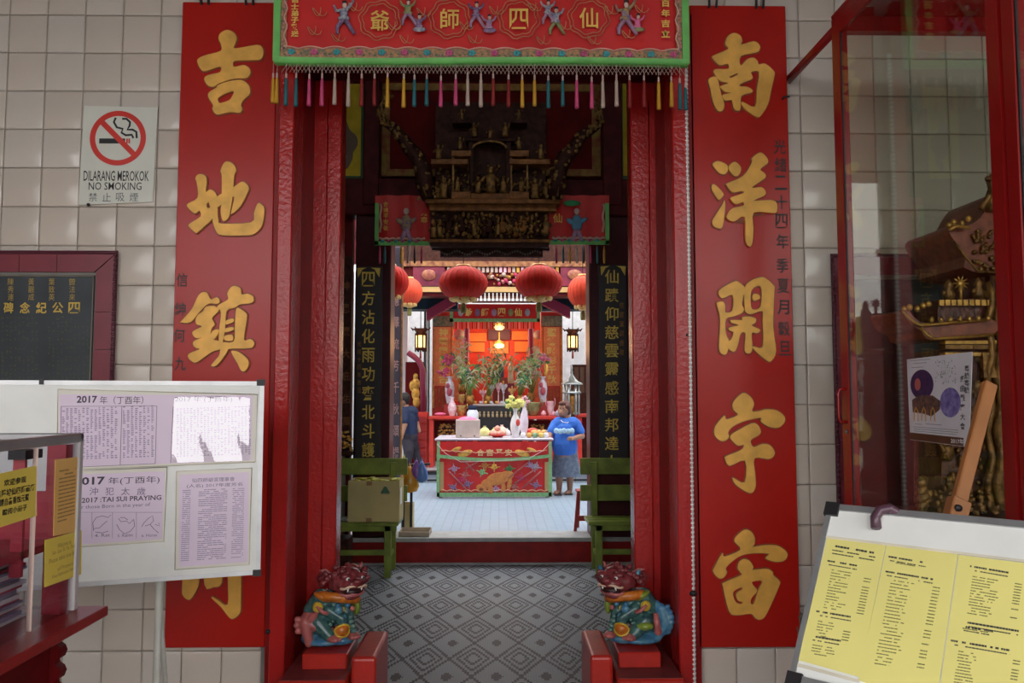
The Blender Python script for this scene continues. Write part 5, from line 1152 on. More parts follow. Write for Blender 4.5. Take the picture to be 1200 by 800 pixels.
for _ in range(170):
    px = rr.uniform(506, 641); q_ = at(px, rr.uniform(250, 279), YC+rr.uniform(-.01, .045)); s_ = rr.uniform(.01, .024); g.ball(q_, (s_, .02, s_*rr.uniform(.6, 1.6)), 6, 4)
for _ in range(120): q_ = at(rr.uniform(510, 640), rr.uniform(192, 230), YC+.1); s_ = rr.uniform(.01, .022); g.ball(q_, (s_, .02, s_), 6, 4)
g.build('relief_scrolls', DG, cl, kind='stuff')
for sg, pts in ((-1, [(503, 232), (497, 215), (496, 200), (489, 184), (478, 172), (470, 160), (461, 150), (449, 142), (446, 130), (452, 118), (461, 112)]), (1, [(650, 232), (652, 215), (655, 198), (662, 184), (672, 174), (681, 160), (690, 154), (700, 148), (703, 138), (700, 126), (692, 118)])):
    b_ = [at(x, y, YC-.06) for x, y in pts]
    g = G(); g.tube(b_, [.075, .085, .085, .08, .07, .06, .05, .035, .028, .02, .01], 9); 
    w = g.build('dragon_wing', DWOOD, cl)
    g = G()
    for k in range(len(b_)-1):
        for j in range(4):
            p_ = b_[k].lerp(b_[k+1], j/4); r_ = .06*(1-k/11); a = (k*4+j)*1.1
            g.ball(p_+Vector((r_*cos(a), -.05, r_*sin(a))), (.016, .014, .02), 6, 4)
    g.tube([p_+Vector((sg*.02, -.07*(1-i/12), 0)) for i, p_ in enumerate(b_)], .010, 5)
    for k in range(len(b_)-1):
        for j in range(9):
            p_ = b_[k].lerp(b_[k+1], j/9); r_ = .085*(1-k/11); q_ = rr.uniform(.012, .026)
            g.ball(p_+Vector((rr.uniform(-1.1, 1.1)*r_, -rr.uniform(.2, .9)*r_-.01, rr.uniform(-.5, .5)*r_)), (q_, q_*.8, q_*rr.uniform(.5, 1.3)), 6, 4)
    g.build('gilded_scales', DG, w, kind='stuff')
def sidecloth(x0, x1, y0, y1, label, fx, coat, L_):
    t = T('side_banner', label, 'banner', (px_x((x0+x1)/2, 7.5), 7.5, pz(y0, 7.5))); Y = 7.50
    g = G(); a = at(x0, y1, Y); b_ = at(x1, y0, Y); n = 20; m_ = 4; f = lambda x: .012*sin(x*16)
    vs = [(a.x+(b_.x-a.x)*i/n, Y+f(i/n*1.2), a.z+(b_.z-a.z)*j/m_) for j in range(m_+1) for i in range(n+1)]
    g.add(vs, [(j*(n+1)+i, j*(n+1)+i+1, (j+1)*(n+1)+i+1, (j+1)*(n+1)+i) for j in range(m_) for i in range(n)], True); g.add([(v[0], v[1]+.006, v[2]) for v in vs], [(j*(n+1)+i, (j+1)*(n+1)+i, (j+1)*(n+1)+i+1, j*(n+1)+i+1) for j in range(m_) for i in range(n)], True)
    g.build('cloth', CLOTH, t)
    F = wallF(Y-.02); g = G()
    pxbox(g, F, x0, y1-4.5, x1, y1+.5, 0, .004); xs2 = (x0, x0+4.5) if L_ else (x1-4.5, x1); pxbox(g, F, xs2[0], y0+9, xs2[1], y1, 0, .004); g.build('green_hem', HEM, t)
    g = G(); e = [at(x, y1-6-1.8*abs(sin(x*.42)), Y-.022) for x in range(int(x0)+5, int(x1)-4, 2)]; g.tube(e, .012, 4)
    xv = x0+7 if L_ else x1-7; g.tube([at(xv+sin(k)*.8, y0+10+k*3, Y-.022) for k in range(12)], .011, 4); g.build('border_cord', mat('pale cord', (0, 0, 0)), t)
    for k in range(int((x1-x0-12)/8)): G().ball(at(x0+9+k*8, y1-4.5, Y-.024), (.02, .01, .016), 6, 4).build('embroidered_flower', cols[k % 2], t)
    b0 = at(fx, 262, Y-.02); g = G(); g.ball(b0, (.055, .012, .09), 8, 6); g.ball(b0+Vector((-.06, 0, .02)), (.05, .01, .025), 8, 5, Matrix.Rotation(.6, 3, 'Y')); g.ball(b0+Vector((.06, 0, .03)), (.05, .01, .022), 8, 5, Matrix.Rotation(-.6, 3, 'Y'))
    o = g.build('embroidered_figure', coat, t); G().ball(b0+Vector((0, -.004, .12)), (.028, .01, .034), 8, 5).build('face', mat('emb skin', (0, 0, 0)), o)
    for s_ in (-1, 1): G().tube([b0+Vector((0, 0, -.06)), b0+Vector((s_*.05, 0, -.17))], [.03, .018], 6).build('leg', PK, o)
    return t
sc1 = sidecloth(439, 504, 229, 287, 'red embroidered side banner left of the carved lintel', 476, OC, True)
sc2 = sidecloth(642, 714, 229, 286, 'red embroidered side banner with a blue figure right of the carved lintel', 676, mat('emb sky blue', (.10, .30, .45), .6), False)
G().ball(at(670, 238, 7.475), (.09, .01, .03), 9, 5).build('green_cloud', mat('emb leaf bright', (.04, .35, .12), .6), sc2)
for i, c in enumerate('合境平安敬'): putp(G(), c, wallF(7.478), 449, 236+i*7, 455, 242+i*7, .001, .02).build('edge_character', GOLDB, sc1)
putp(G(), '爺', wallF(7.478), 493, 250, 501, 261, .001, .02).build('gold_character', GOLDB, sc1)
putp(G(), '仙', wallF(7.478), 648, 250, 659, 261, .001, .02).build('gold_character', GOLDB, sc2)
# tassel fringes below the side banners
tc2 = [MAGT, CREAM, TEAL, BLACK, YELT]
for par, xs2 in ((sc1, [445, 451, 470, 478, 486, 494]), (sc2, [652, 660, 668, 676, 684, 692, 700, 708])):
    for i, x in enumerate(xs2):
        a = at(x, 288, 7.48); G().lathe((a.x, 7.48, 0), [(.003, a.z), (.010, a.z-.05), (.011, a.z-.15), (.008, a.z-.17)], 6).build('tassel', tc2[(i*2) % 5], par)
# ================================================================ RED LANTERNS
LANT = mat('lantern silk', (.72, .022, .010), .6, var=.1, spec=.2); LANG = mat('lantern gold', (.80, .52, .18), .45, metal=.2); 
def lantern(px, py, rx, ry, Y, label, m=LANT):
    c_ = at(px, py, Y); s_ = Y/FPX; R_, H = rx*s_, ry*s_
    t = T('red_lantern', label, 'lantern', c_, 'round red silk lanterns')
    del t['group']; n = 48; vs = []; mm = 14
    g = G()
    for i in range(mm+1):
        th = .28+(pi-.56)*i/mm
        for k in range(n):
            r_ = R_*(1+(.012 if k % 2 else -.012)); q_ = 2*pi*k/n; vs.append(c_+Vector((r_*sin(th)*cos(q_), r_*sin(th)*sin(q_), H*cos(th)*1.03)))
    g.add(vs, [(i*n+k, (i+1)*n+k, (i+1)*n+(k+1)%n, i*n+(k+1)%n) for i in range(mm) for k in range(n)], True); g.build('silk_globe', m, t)
    g = G()
    for k in range(24): a = 2*pi*k/24; g.tube([c_+Vector((1.008*R_*sin(th)*cos(a), 1.008*R_*sin(th)*sin(a), H*cos(th)*1.035)) for th in [.3+(pi-.6)*j/10 for j in range(11)]], .0025, 3)
    g.build('ribs', mat('lantern ribs', (.45, .10, .04), .4), t)
    G().lathe(c_, [(R_*.30, H*.97), (R_*.32, H*1.02), (R_*.28, H*1.1), (R_*.15, H*1.12)], 20).build('top_cap', LANG, t)
    G().lathe(c_, [(R_*.15, -H*1.18), (R_*.26, -H*1.12), (R_*.30, -H*1.02), (R_*.30, -H*.97)], 20).build('bottom_cap', LANG, t)
    for k in range(8):
        a = 2*pi*k/8+.2; g = G(); g.ball(c_+Vector((R_*.50*cos(a), R_*.50*sin(a), -H*.93)), (R_*.09, R_*.20, H*.15), 8, 5, Matrix.Rotation(a, 3, 'Z')); g.build('gold_petal', LANG, t)
    g = G(); g.tube([c_+Vector((0, 0, H*1.1)), (c_.x, c_.y, 3.90)], .006, 5); g.build('hanging_cord', BLACK, t)
    g = G(); g.lathe(c_, [(.012, -H*1.18), (.03, -H*1.25), (.034, -H*1.6), (.028, -H*1.75)], 8); g.build('tassel', mat('olive tassel', (.22, .20, .05), .7), t)
    return t
lantern(543, 332, 28.5, 20, 8.35, 'front red lantern with gold petals, left of centre')
lantern(631.5, 331, 28, 20, 8.35, 'front red lantern with gold petals, right of centre')
lantern(458, 330, 21, 19, 8.6, 'red lantern half hidden by the left pillar, in front of a paler one')
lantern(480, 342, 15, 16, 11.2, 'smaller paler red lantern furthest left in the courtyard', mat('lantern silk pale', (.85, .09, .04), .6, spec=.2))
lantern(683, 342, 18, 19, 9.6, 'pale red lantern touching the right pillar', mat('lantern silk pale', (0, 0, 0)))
# white strips put in for the bright gaps behind, and the far couplet board
for x0, x1, ytop in ((472, 476.5, 345), (686, 691, 345)):
    g = G(); a = at(x0, ytop, 14.9); b_ = at(x1, 510, 14.9); g.box(a.x, b_.x, 14.9, 15.1, ZR, a.z); tag(g.build('bright_gap_strip', WHITEP), 'white strip standing for the bright gap %s of the rear hall' % ('left' if x0 < 500 else 'right'), 'post')
c3 = couplet(456, 471.5, 289, 586, 10.2, '德澤流芳千秋頌揚', (463.5, 463.5), (352, 530), 'tall dark board with pinkish characters and gold edge left in the courtyard', 8, 13, mat('pinkish gilding', (.45, .28, .25), .5), mat('slate board', (.06, .06, .08), .4), False)
for xx in (457, 470.5): g = G(); pbox(g, xx-.8, xx+.8, 289, 586, 10.19, .02); g.build('gold_edge', GOLDD, c3)
# ================================================================ COURTYARD: THE OFFERING TABLE
YT = 10.6; tx0, tx1 = px_x(512, YT, 550), px_x(646, YT, 550); zt_ = pz(513.5, YT)
tb = T('offering_table', 'long table with a red embroidered frontal in the middle of the courtyard', 'table', ((tx0+tx1)/2, YT+.4, ZS))
G().box(tx0-.03, tx1+.03, YT-.02, YT+.86, zt_-.03, zt_).build('table_top', mat('pale table top', (.60, .58, .66), .25), tb, bevel=.008)
for x in (tx0+.05, tx1-.05):
    for y in (YT+.08, YT+.78): G().box(x-.025, x+.025, y-.025, y+.025, ZS, zt_-.03).build('leg', DRED, tb)
fc = T('table_frontal', 'red satin altar cloth with green hem and a golden beast', 'tablecloth', ((tx0+tx1)/2, YT-.05, ZS+.02))
def drape(y0, y1, dy, nm, swag=0):
    g = G(); n = 44; m_ = 6; zt2, zb2 = pz(y0, YT), pz(y1, YT); vs = []
    for j in range(m_+1):
        for i in range(n+1):
            u = i/n; sw = swag*(1-(2*u-1)**2); z_ = zt2+(zb2-zt2-sw)*j/m_; vs.append((tx0+(tx1-tx0)*u, YT-dy+.006*sin(u*40+j*.4), z_))
    g.add(vs, [(j*(n+1)+i, (j+1)*(n+1)+i, (j+1)*(n+1)+i+1, j*(n+1)+i+1) for j in range(m_) for i in range(n)], True); g.add([(v[0], v[1]+.008, v[2]) for v in vs], [(j*(n+1)+i, j*(n+1)+i+1, (j+1)*(n+1)+i+1, (j+1)*(n+1)+i) for j in range(m_) for i in range(n)], True)
    return g.build(nm, CLOTH, fc)
def zp_(y): return pz(y, YT)
drape(536, 581, .035, 'lower_cloth'); drape(517, 533, .055, 'valance', .055)
FT = wallF(YT-.066); FTl = wallF(YT-.046)
HEM2 = mat('pale green hem', (.22, .46, .20), .55, var=.2, scale=30)
g = G(); n = 30
for i in range(n):
    def zz(u): return zp_(533)-.055*(1-(2*u-1)**2)
    u0, u1 = i/n, (i+1)/n; x0 = tx0+(tx1-tx0)*u0; x1 = tx0+(tx1-tx0)*u1
    g.add([(x0, YT-.066, zz(u0)-.025), (x1, YT-.066, zz(u1)-.025), (x1, YT-.066, zz(u1)+.02), (x0, YT-.066, zz(u0)+.02)], [(0,1,2,3)])
for xa in (512, 643): pxbox(g, FT, xa, 517, xa+3.5, 538, 0, .003)
g.build('valance_hem', HEM2, fc)
g = G(); pxbox(g, FTl, 512, 577, 646, 582, 0, .003); pxbox(g, FTl, 511.5, 538, 515, 582, 0, .003); pxbox(g, FTl, 643, 538, 647, 582, 0, .003); g.build('lower_hem', HEM2, fc)
g = G(); g.tube([at(x, 575.5-1.6*abs(sin(x*.33)), YT-.05) for x in range(518, 642)], .007, 4); g.tube([at(x, 528-.5*0+ (3 - 3*((x-579)/62)**2) - 1.0*abs(sin(x*.4)), YT-.07) for x in range(517, 642)], .006, 4); g.build('border_cord', mat('peach cord', (.65, .35, .20), .6), fc)
g = G(); pxbox(g, FTl, 515.5, 541, 520, 575, 0, .002); g.build('orange_border', mat('orange border', (.55, .22, .08), .6, c2=(.3, .35, .15), scale=30, var=.3), fc); g = G(); pxbox(g, FTl, 638.5, 541, 643, 575, 0, .002); g.build('orange_border', mat('orange border', (.55, .22, .08), .6, c2=(.3, .35, .15), scale=30, var=.3), fc)
for i, c in enumerate('合宮平安'): putp(G(), c, FT, 559+i*11, 526, 567+i*11, 534, .002, .03).build('gold_character', mat('pale gold thread', (.75, .55, .25), .5), fc)
for x, y, rx, ry in ((545, 531, 9, 3.5), (612, 531, 9, 3.5), (535, 526, 6, 2), (623, 527, 6, 2)):
    G().ball(at(x, y, YT-.064), (rx*.0116, .006, ry*.0116), 10, 6, Matrix.Rotation(-.3 if x < 579 else .3, 3, 'Y')).build('gold_phoenix', GOLDB, fc)
BEAST = mat('beast gold', (.66, .27, .05), .5, var=.3, scale=25, c2=(.5, .16, .05)); 
g = G()
for x, y, rx, ry, r_ in ((583, 561, 15, 8, -.2), (571, 567, 8, 6, 0), (564, 572, 7, 5, .3), (594, 557, 9, 6, -.2), (597, 567, 3, 8, .2), (590, 571, 3, 6, 0), (575, 574, 4, 5, 0)):
    g.ball(at(x, y, YT-.045), (rx*.0116, .012, ry*.0116), 10, 7, Matrix.Rotation(r_, 3, 'Y'))
bo = g.build('embroidered_beast', BEAST, fc, remesh=.008)
g = G(); g.ball(at(564, 573, YT-.06), (.03, .006, .02), 8, 5); g.build('beast_muzzle', DARKO, bo)
for x, y, c_ in ((565, 553, HEM2), (597, 549, LEAF), (568, 545, BEAST), (579, 547, GOLDB), (532, 549, PK), (531, 571, VI), (548, 567, VI), (581, 573, PK), (603, 570, LIM['rose']), (622, 545, PK), (628, 568, VI), (628, 547, LB), (610, 560, MAGT), (545, 556, LIM['rose']), (540, 562, MAGT)):
    g = G(); c0_ = at(x, y, YT-.046)
    for q5 in range(5): a = q5*1.257+x; g.ball(c0_+Vector((.030*cos(a), 0, .026*sin(a))), (.020, .007, .016), 7, 4)
    g.ball(c0_, (.014, .010, .012), 6, 4)
    for q5 in range(4): a = q5*1.57+x*.7; g.ball(c0_+Vector((.062*cos(a), .002, .050*sin(a))), (.024, .005, .008), 6, 4, Matrix.Rotation(-a, 3, 'Y'))
    g.build('embroidered_flower', c_, fc)
for pts in (((545, 541), (556, 552)), ((560, 541), (545, 549)), ((596, 560), (620, 541)), ((603, 566), (630, 548)), ((526, 552), (548, 575)), ((612, 572), (634, 552))):
    G().tube([at(x, y, YT-.048) for x, y in pts], .010, 5).build('embroidered_ribbon', LIM['rose'], fc)
g = G(); c0 = [at(x, y, YT-.08) for x, y in ((512, 520), (522, 531), (540, 541), (579, 540), (620, 537), (636, 528), (645, 518))]; g.tube(c0, .0032, 4)
g.build('plastic_cover_fold', mat('plastic fold', (.75, .6, .6), .2), fc)
# things on the table
zT = zt_+.001
def TT(name, label, cat, px, Y=YT+.3, z=None, group=None): return T(name, label, cat, (px_x(px, Y, 500), Y, zT if z is None else z), group)
s1_ = (YT+.2)/FPX
t = TT('cardboard_box', 'pale cardboard box with a pink plastic bag on top, left end of the table', 'box', 548, YT+.2)
xa, xb = px_x(534, YT+.15, 500), px_x(562, YT+.15, 500); zb_ = pz(492, YT+.15)
G().box(xa, xb, YT+.15, YT+.42, zT, zb_).build('body', mat('grey white card', (.60, .50, .44), .8), t, bevel=.004)
G().ball(((xa+xb)/2-.01, YT+.28, zb_), (.13, .11, .045), 14, 8).build('pink_bag', mat('pink plastic', (.80, .16, .35), .3), t)
for x in (540, 556): G().ball(at(x, 510.5, YT+.148), (.012, .004, .008), 6, 4).build('hole', BLACK, t)
def vase(name, label, px, y0, y1, Y, m, zb=None, prof=None, w=6):
    z1 = pz(y0, Y); z0 = pz(y1, Y) if zb is None else zb; h = z1-z0; r_ = w*Y/FPX
    t = T(name, label, 'vase', (px_x(px, Y), Y, z0)); p_ = prof or [(.55, 0), (.6, .04), (.95, .3), (1, .45), (.75, .65), (.38, .78), (.35, .88), (.55, .98), (.5, 1)]
    G().lathe((px_x(px, Y), Y, z0), [(a*r_, b*h) for a, b in p_], 18).build('body', m, t); return t, z1
def flowers(t, px, py, r, Y, col, n=16, leaf=True, fn='flower_heads'):
    c_ = at(px, py, Y); s_ = Y/FPX; rr2 = random.Random(int(px*7+py)); g = G(); l = G()
    for i in range(n):
        a, b_ = rr2.uniform(0, 6.28), rr2.uniform(0, 1)**.6; p_ = c_+Vector((cos(a)*b_*r*s_, rr2.uniform(-.5, .2)*r*s_, sin(a)*b_*r*s_*.7)); k = r*s_*rr2.uniform(.22, .34)
        g.ball(p_, (k, k, k*.8), 7, 5)
        for j in range(5): q_ = j*1.256; g.ball(p_+Vector((k*.8*cos(q_), -k*.4, k*.7*sin(q_))), (k*.4, k*.3, k*.4), 5, 4)
    g.build(fn, col, t, kind='stuff')
    if leaf:
        for i in range(14):
            a = rr2.uniform(0, 6.28); d_ = r*s_*rr2.uniform(.6, 1.1); p_ = c_+Vector((cos(a)*d_, 0, sin(a)*d_*.7-.2*r*s_)); l.ball(p_, (r*s_*.3, .004, r*s_*.11), 6, 4, Matrix.Rotation(-a, 3, 'Y'))
        l.build('leaves', LEAF, t, kind='stuff')
t, _ = vase('white_vase', 'white vase with a red flower print and yellow chrysanthemums on the table', 604, 478, 509, YT+.25, PORCW, zT, w=6.2)
flowers(t, 603, 472, 10, YT+.25, mat('yellow petals', (.75, .72, .22), .6), 18); G().ball(at(607, 495, YT+.17), (.03, .01, .05), 8, 6).build('flower_print', mat('print red', (.65, .08, .06), .4), t)
t, _ = vase('patterned_vase', 'lilac patterned porcelain vase behind the white vase', 614, 472, 508, YT+.6, mat('lilac porcelain', (.62, .55, .68), .2, c2=(.75, .70, .78), scale=20), zT, w=5.2)
flowers(t, 616, 468, 6, YT+.6, PINKL, 8)
def pile(name, label, cat, items, px, Y, fn='item', group=None):   # small things in a plate
    pass
PLATE = mat('plate red', (.60, .04, .03), .3)
def plate(px, y, w, Y, label, m=PLATE):
    x = px_x(px, Y, y); t = T('plate', label, 'plate', (x, Y, zT)); r_ = w*Y/FPX
    G().lathe((x, Y, zT), [(r_*.5, 0), (r_*.55, .012), (r_, .030), (r_*.97, .036), (r_*.5, .018)], 20).build('dish', m, t); return x, r_
k = 0
fru = [('orange peach bun on the left plate', (.85, .42, .22)), ('yellow bagged bun beside the carton', (.75, .68, .25))]
x, r_ = plate(583, 507, 11, YT+.28, 'red plate of pink and orange buns in the middle of the table')
BUN = mat('peach bun', (.82, .50, .36), .5, c2=(.80, .30, .25), scale=12)
for i in range(7):
    a = i*2*pi/6; q_ = (x+(.55*r_*cos(a) if i < 6 else 0), YT+.28+(.55*r_*sin(a) if i < 6 else 0), zT+.055 if i < 6 else zT+.12)
    tag(G().lathe((q_[0], q_[1], q_[2]-.035), [(.03, 0), (.045, .025), (.04, .05), (.012, .075)], 10).build('peach_bun', BUN), ('bun piled on top of the ring of buns on the middle plate' if i == 6 else ('rightmost', 'back right', 'back left', 'leftmost', 'front left', 'front right')[i]+' pink tipped bun in the ring on the middle plate'), 'bun', 'buns on the middle plate')
for i, (px, y, c_, w) in enumerate(((568, 498, (.78, .74, .30), 8), (574, 503, (.80, .78, .45), 5), (588, 497, (.85, .62, .50), 8), (594, 501, (.80, .74, .74), 6), (579, 500, (.82, .66, .30), 5))):
    Y = YT+.62+i*.02; x = px_x(px, Y, 500); h = (509-y)*Y/FPX*1.05; r_ = w*Y/FPX*.8
    labs_ = ['yellow wrapped offering parcel beside the carton, largest', 'small pale yellow parcel right of the largest yellow one', 'peach coloured pointed parcel left of the white vase', 'whitish parcel touching the white vase', 'orange yellow parcel between the peach and pale ones']
    tag(G().lathe((x, Y, zT), [(r_*.8, 0), (r_, h*.35), (r_*.7, h*.7), (r_*.2, h*.9), (r_*.3, h)], 12).build('offering_parcel', mat('parcel %d' % i, c_, .4, var=.15)), labs_[i], 'parcel')
its = [((613, 507), PORCW, 'white'), ((620, 506), mat('oran', (.80, .45, .12), .5), 'orange'), ((627, 507), mat('green cup', (.25, .45, .25), .4), 'green'), ((634, 506), mat('yel', (.78, .62, .15), .4), 'yellow'), ((640, 506), PORCW, 'small white')]
for (px, y), m, cn in its:
    Y = YT+.16; x = px_x(px, Y, y); tag(G().lathe((x, Y, zT), [(.022, 0), (.034, .02), (.036, .05), (.028, .065), (.0, .07)], 12).build('offering_cup', m), '%s cup of offerings near the right front edge of the table' % cn, 'cup')
x, r_ = plate(632, 503, 12, YT+.5, 'wide plate of yellow fruit near the right end of the table', mat('plate amber', (.70, .40, .15), .4))
for i in range(8):
    a = i*.78; tag(G().ball((x+.6*r_*cos(a), YT+.5+.6*r_*sin(a), zT+.055), .034, 10, 7).build('fruit', mat('fruit amber', (.80, .45, .14), .45)), ('rightmost', 'back right', 'rearmost', 'back left', 'leftmost', 'front left', 'nearest', 'front right')[i]+' amber fruit in the ring on the wide plate at the table\'s right end', 'fruit', 'fruit on the wide plate')
t = TT('red_tray', 'bright red covered tray behind the fruit plate', 'tray', 624, YT+.74); xx = px_x(624, YT+.74, 500); G().lathe((xx, YT+.72, zT), [(.10, 0), (.13, .03), (.13, .06), (.07, .09), (.02, .11)], 16).build('body', mat('bright red plastic', (.75, .03, .02), .35), t)
# ================================================================ PEOPLE
def person(name, label, cx, cy, zf, fn):
    return T(name, label, 'person', (cx, cy, zf))
YWm = 11.0
W_ = lambda px, py, dy=0: at(px, py, YWm+dy)
wo = person('person', 'woman in a blue printed T-shirt and grey skirt standing right of the table', px_x(661, YWm), YWm, ZS, 0)
zoff = ZS - (W_(656, 573).z - .012)
def WP(px, py, dy=0): v = W_(px, py, dy); v.z += zoff; return v
g = G()
hd_c = WP(661, 474.5, -.01); R_h = .082
g.ball(hd_c, (.082, .090, .105), 16, 12); g.ball(hd_c+Vector((-.035, -.035, -.045)), (.052, .055, .055), 12, 8)     # skull, jaw
g.ball(hd_c+Vector((-.082, -.045, -.012)), (.016, .014, .020), 8, 6)    # nose
g.ball(hd_c+Vector((-.070, -.052, -.052)), (.016, .022, .010), 8, 5)    # mouth
g.ball(hd_c+Vector((.030, -.080, -.005)), (.012, .016, .024), 8, 5)     # ear
g.cap(WP(664, 481), WP(664, 488), .046, .055)
g.cap(WP(656, 491), WP(671, 491), .085, .085); g.cap(WP(661, 500), WP(662, 516), .135, .165); g.cap(WP(662, 516), WP(662, 526), .165, .16)
g.cap(WP(650, 492), WP(645, 503, -.06), .056, .042); g.cap(WP(645, 503, -.06), WP(642.5, 512, -.16), .040, .027)
g.cap(WP(676, 492), WP(682, 506, -.03), .056, .042); g.cap(WP(682, 506, -.03), WP(671, 509, -.20), .040, .026)
for (hx, hy, hdz), (dx, dz) in (((642.3, 513, -.18), (-.2, -.9)), ((669.5, 509, -.22), (-1, -.05))):
    b_ = WP(hx, hy, hdz); g.ball(b_, (.030, .020, .030), 10, 7)
    for k in range(4):
        o = Vector((0, .0, 0)) + (Vector(((k-1.5)*.014, 0, -.02)) if dx > -.5 else Vector((-.02, 0, (k-1.5)*.014)))
        L1 = (.036, .042, .040, .030)[k]; d_ = Vector((dx, -.25, dz)).normalized(); p1 = b_+o; p2 = p1+d_*L1*.6; p3 = p2+(d_+Vector((0, -.6, -.2))).normalized()*L1*.5
        g.tube([p1, p2, p3], [.0085, .008, .0065], 6); g.ball(p3, .0065, 6, 4)
    p1 = b_+Vector((.016, -.012, .012)); g.tube([p1, p1+Vector((.0, -.02, -.022)) , p1+Vector((-.012, -.03, -.034))], [.010, .009, .007], 6)
for px, dy in ((655.5, -.02), (668, .03)):
    g.cap(WP(px+1, 528, dy), WP(px, 552, dy), .085, .062); g.cap(WP(px, 552, dy), WP(px-.3, 570, dy), .056, .036); f0 = WP(px-.5, 572, dy); g.cap(f0+Vector((0, .03, .012)), f0+Vector((-.05, -.10, .004)), .036, .032)
    for k in range(5): p1 = f0+Vector((-.05+(k-2)*.014-.0, -.12, .002)); g.ball(p1+Vector((-.01, -.012, 0)), (.009, .016, .010), 6, 4)
g.build('body', SKIN, wo, remesh=.0075)
g = G(); g.cap(WP(655, 491.5), WP(671, 491.5), .098, .098); g.cap(WP(661, 499), WP(661.5, 515), .150, .182); g.cap(WP(661.5, 515), WP(662, 521), .182, .178)
g.cap(WP(651, 492), WP(646.5, 500, -.04), .070, .066); g.cap(WP(675.5, 492), WP(680, 500.5, -.02), .070, .066)
shirt = g.build('t_shirt', TEEB, wo, remesh=.010)
g = G()
for i in range(5): p_ = WP(652+i*4.5, 500+(i % 2)*.6, -.165-.01*(2-abs(i-2))); g.ball(p_, (.040, .010, .040), 9, 6)
g.build('white_print', mat('shirt print', (.62, .80, .85), .7, c2=(.2, .5, .8), scale=60), shirt)
g = G(); g.tube([WP(657, 487.5, -.05)+Vector((0, -.03, 0)), WP(660, 490, -.10), WP(665, 490.5, -.10), WP(669, 487.5, -.06)], .006, 5); g.build('neckline', WHITEP, shirt)
g = G(); c_ = WP(662.5, 522); e_ = WP(663.5, 553); n = 28; vs = []
for j in range(7):
    t_ = j/6; c2_ = c_.lerp(e_, t_); rx = .165+.045*t_; ry = .14+.03*t_
    for k in range(n): q_ = 2*pi*k/n; f_ = 1+.045*t_*sin(q_*7); vs.append(c2_+Vector((rx*f_*cos(q_), ry*f_*sin(q_), 0)))
g.add(vs, [(j*n+k, (j+1)*n+k, (j+1)*n+(k+1)%n, j*n+(k+1)%n) for j in range(6) for k in range(n)], True); g.add(vs[-n:], [tuple(range(n))]); g.build('skirt', SKIRT, wo)
g = G(); g.ball(hd_c+Vector((.018, .018, .030)), (.088, .092, .092), 14, 10); g.ball(hd_c+Vector((.050, .012, -.02)), (.052, .075, .075), 12, 8); g.ball(hd_c+Vector((-.025, -.045, .078)), (.058, .045, .034), 10, 7); g.ball(hd_c+Vector((.04, -.055, .03)), (.045, .045, .05), 10, 7)
g.build('short_hair', HAIR, wo, remesh=.008)
for o_ in ((-.062, -.072, .012), (-.020, -.094, .012)): G().ball(hd_c+Vector(o_), (.010, .006, .006), 7, 5).build('eye', BLACK, wo); G().ball(hd_c+Vector((o_[0], o_[1]-.002, o_[2]+.018)), (.016, .005, .003), 7, 4).build('eyebrow', HAIR, wo)
G().ball(hd_c+Vector((-.060, -.080, -.050)), (.018, .010, .006), 8, 4).build('lips', mat('lips', (.40, .08, .07), .5), wo)
for px, dy in ((655.5, -.02), (668, .03)):
    f0 = WP(px-.5, 573, dy); g = G(); g.box(f0.x-.075, f0.x+.035, f0.y-.15, f0.y+.06, ZS, ZS+.012); g.build('sandal', BLACK, wo, bevel=.004)
# the man walking away on the left
YM2 = 13.0; s_m = YM2/FPX
ma = person('person', 'man in a navy T-shirt and dark trousers walking behind the plastic bags', px_x(478, YM2), YM2, ZR, 0)
zo2 = ZR - at(480, 548.5, YM2).z
def MP(px, py, dy=0): v = at(px, py, YM2+dy); v.z += zo2; return v
g = G(); h_ = MP(473.5, 468); g.ball(h_, (.085, .098, .11), 14, 10); g.ball(h_+Vector((-.05, -.02, -.05)), (.05, .05, .05), 10, 7); g.ball(h_+Vector((-.10, -.02, -.01)), (.014, .014, .018), 7, 5)
g.ball(h_+Vector((-.0, -.085, -.01)), (.012, .014, .025), 7, 5)
g.cap(MP(475, 474), MP(476, 479), .055, .06); g.cap(MP(473, 482), MP(483, 482), .09, .09); g.cap(MP(478, 490), MP(479, 506), .14, .135)
g.cap(MP(474.5, 483, -.16), MP(474.5, 497, -.2), .055, .045); g.cap(MP(474.5, 497, -.2), MP(471.5, 509, -.24), .042, .028)
b_ = MP(471, 512, -.25); g.ball(b_, (.024, .034, .042), 9, 6)
for k in range(4): p1 = b_+Vector((-.002, (k-1.5)*.016, -.03)); g.tube([p1, p1+Vector((-.004, 0, -.03)), p1+Vector((-.014, 0, -.05))], [.009, .0085, .007], 6)
g.tube([b_+Vector((-.01, -.03, 0)), b_+Vector((-.02, -.045, -.03))], [.011, .008], 6)
g.cap(MP(484, 483, .12), MP(488, 494, .1), .055, .045); g.cap(MP(488, 494, .1), MP(491, 503, .0), .042, .03); g.ball(MP(491.5, 505, 0), (.03, .03, .035), 8, 6)
g.cap(MP(477, 508), MP(479, 528, -.1), .10, .075); g.cap(MP(479, 528, -.1), MP(477, 547, -.1), .065, .04); g.cap(MP(481, 508), MP(486, 527, .1), .10, .075); g.cap(MP(486, 527, .1), MP(491, 544, .1), .06, .04)
g.build('body', SKIN, ma, remesh=.010)
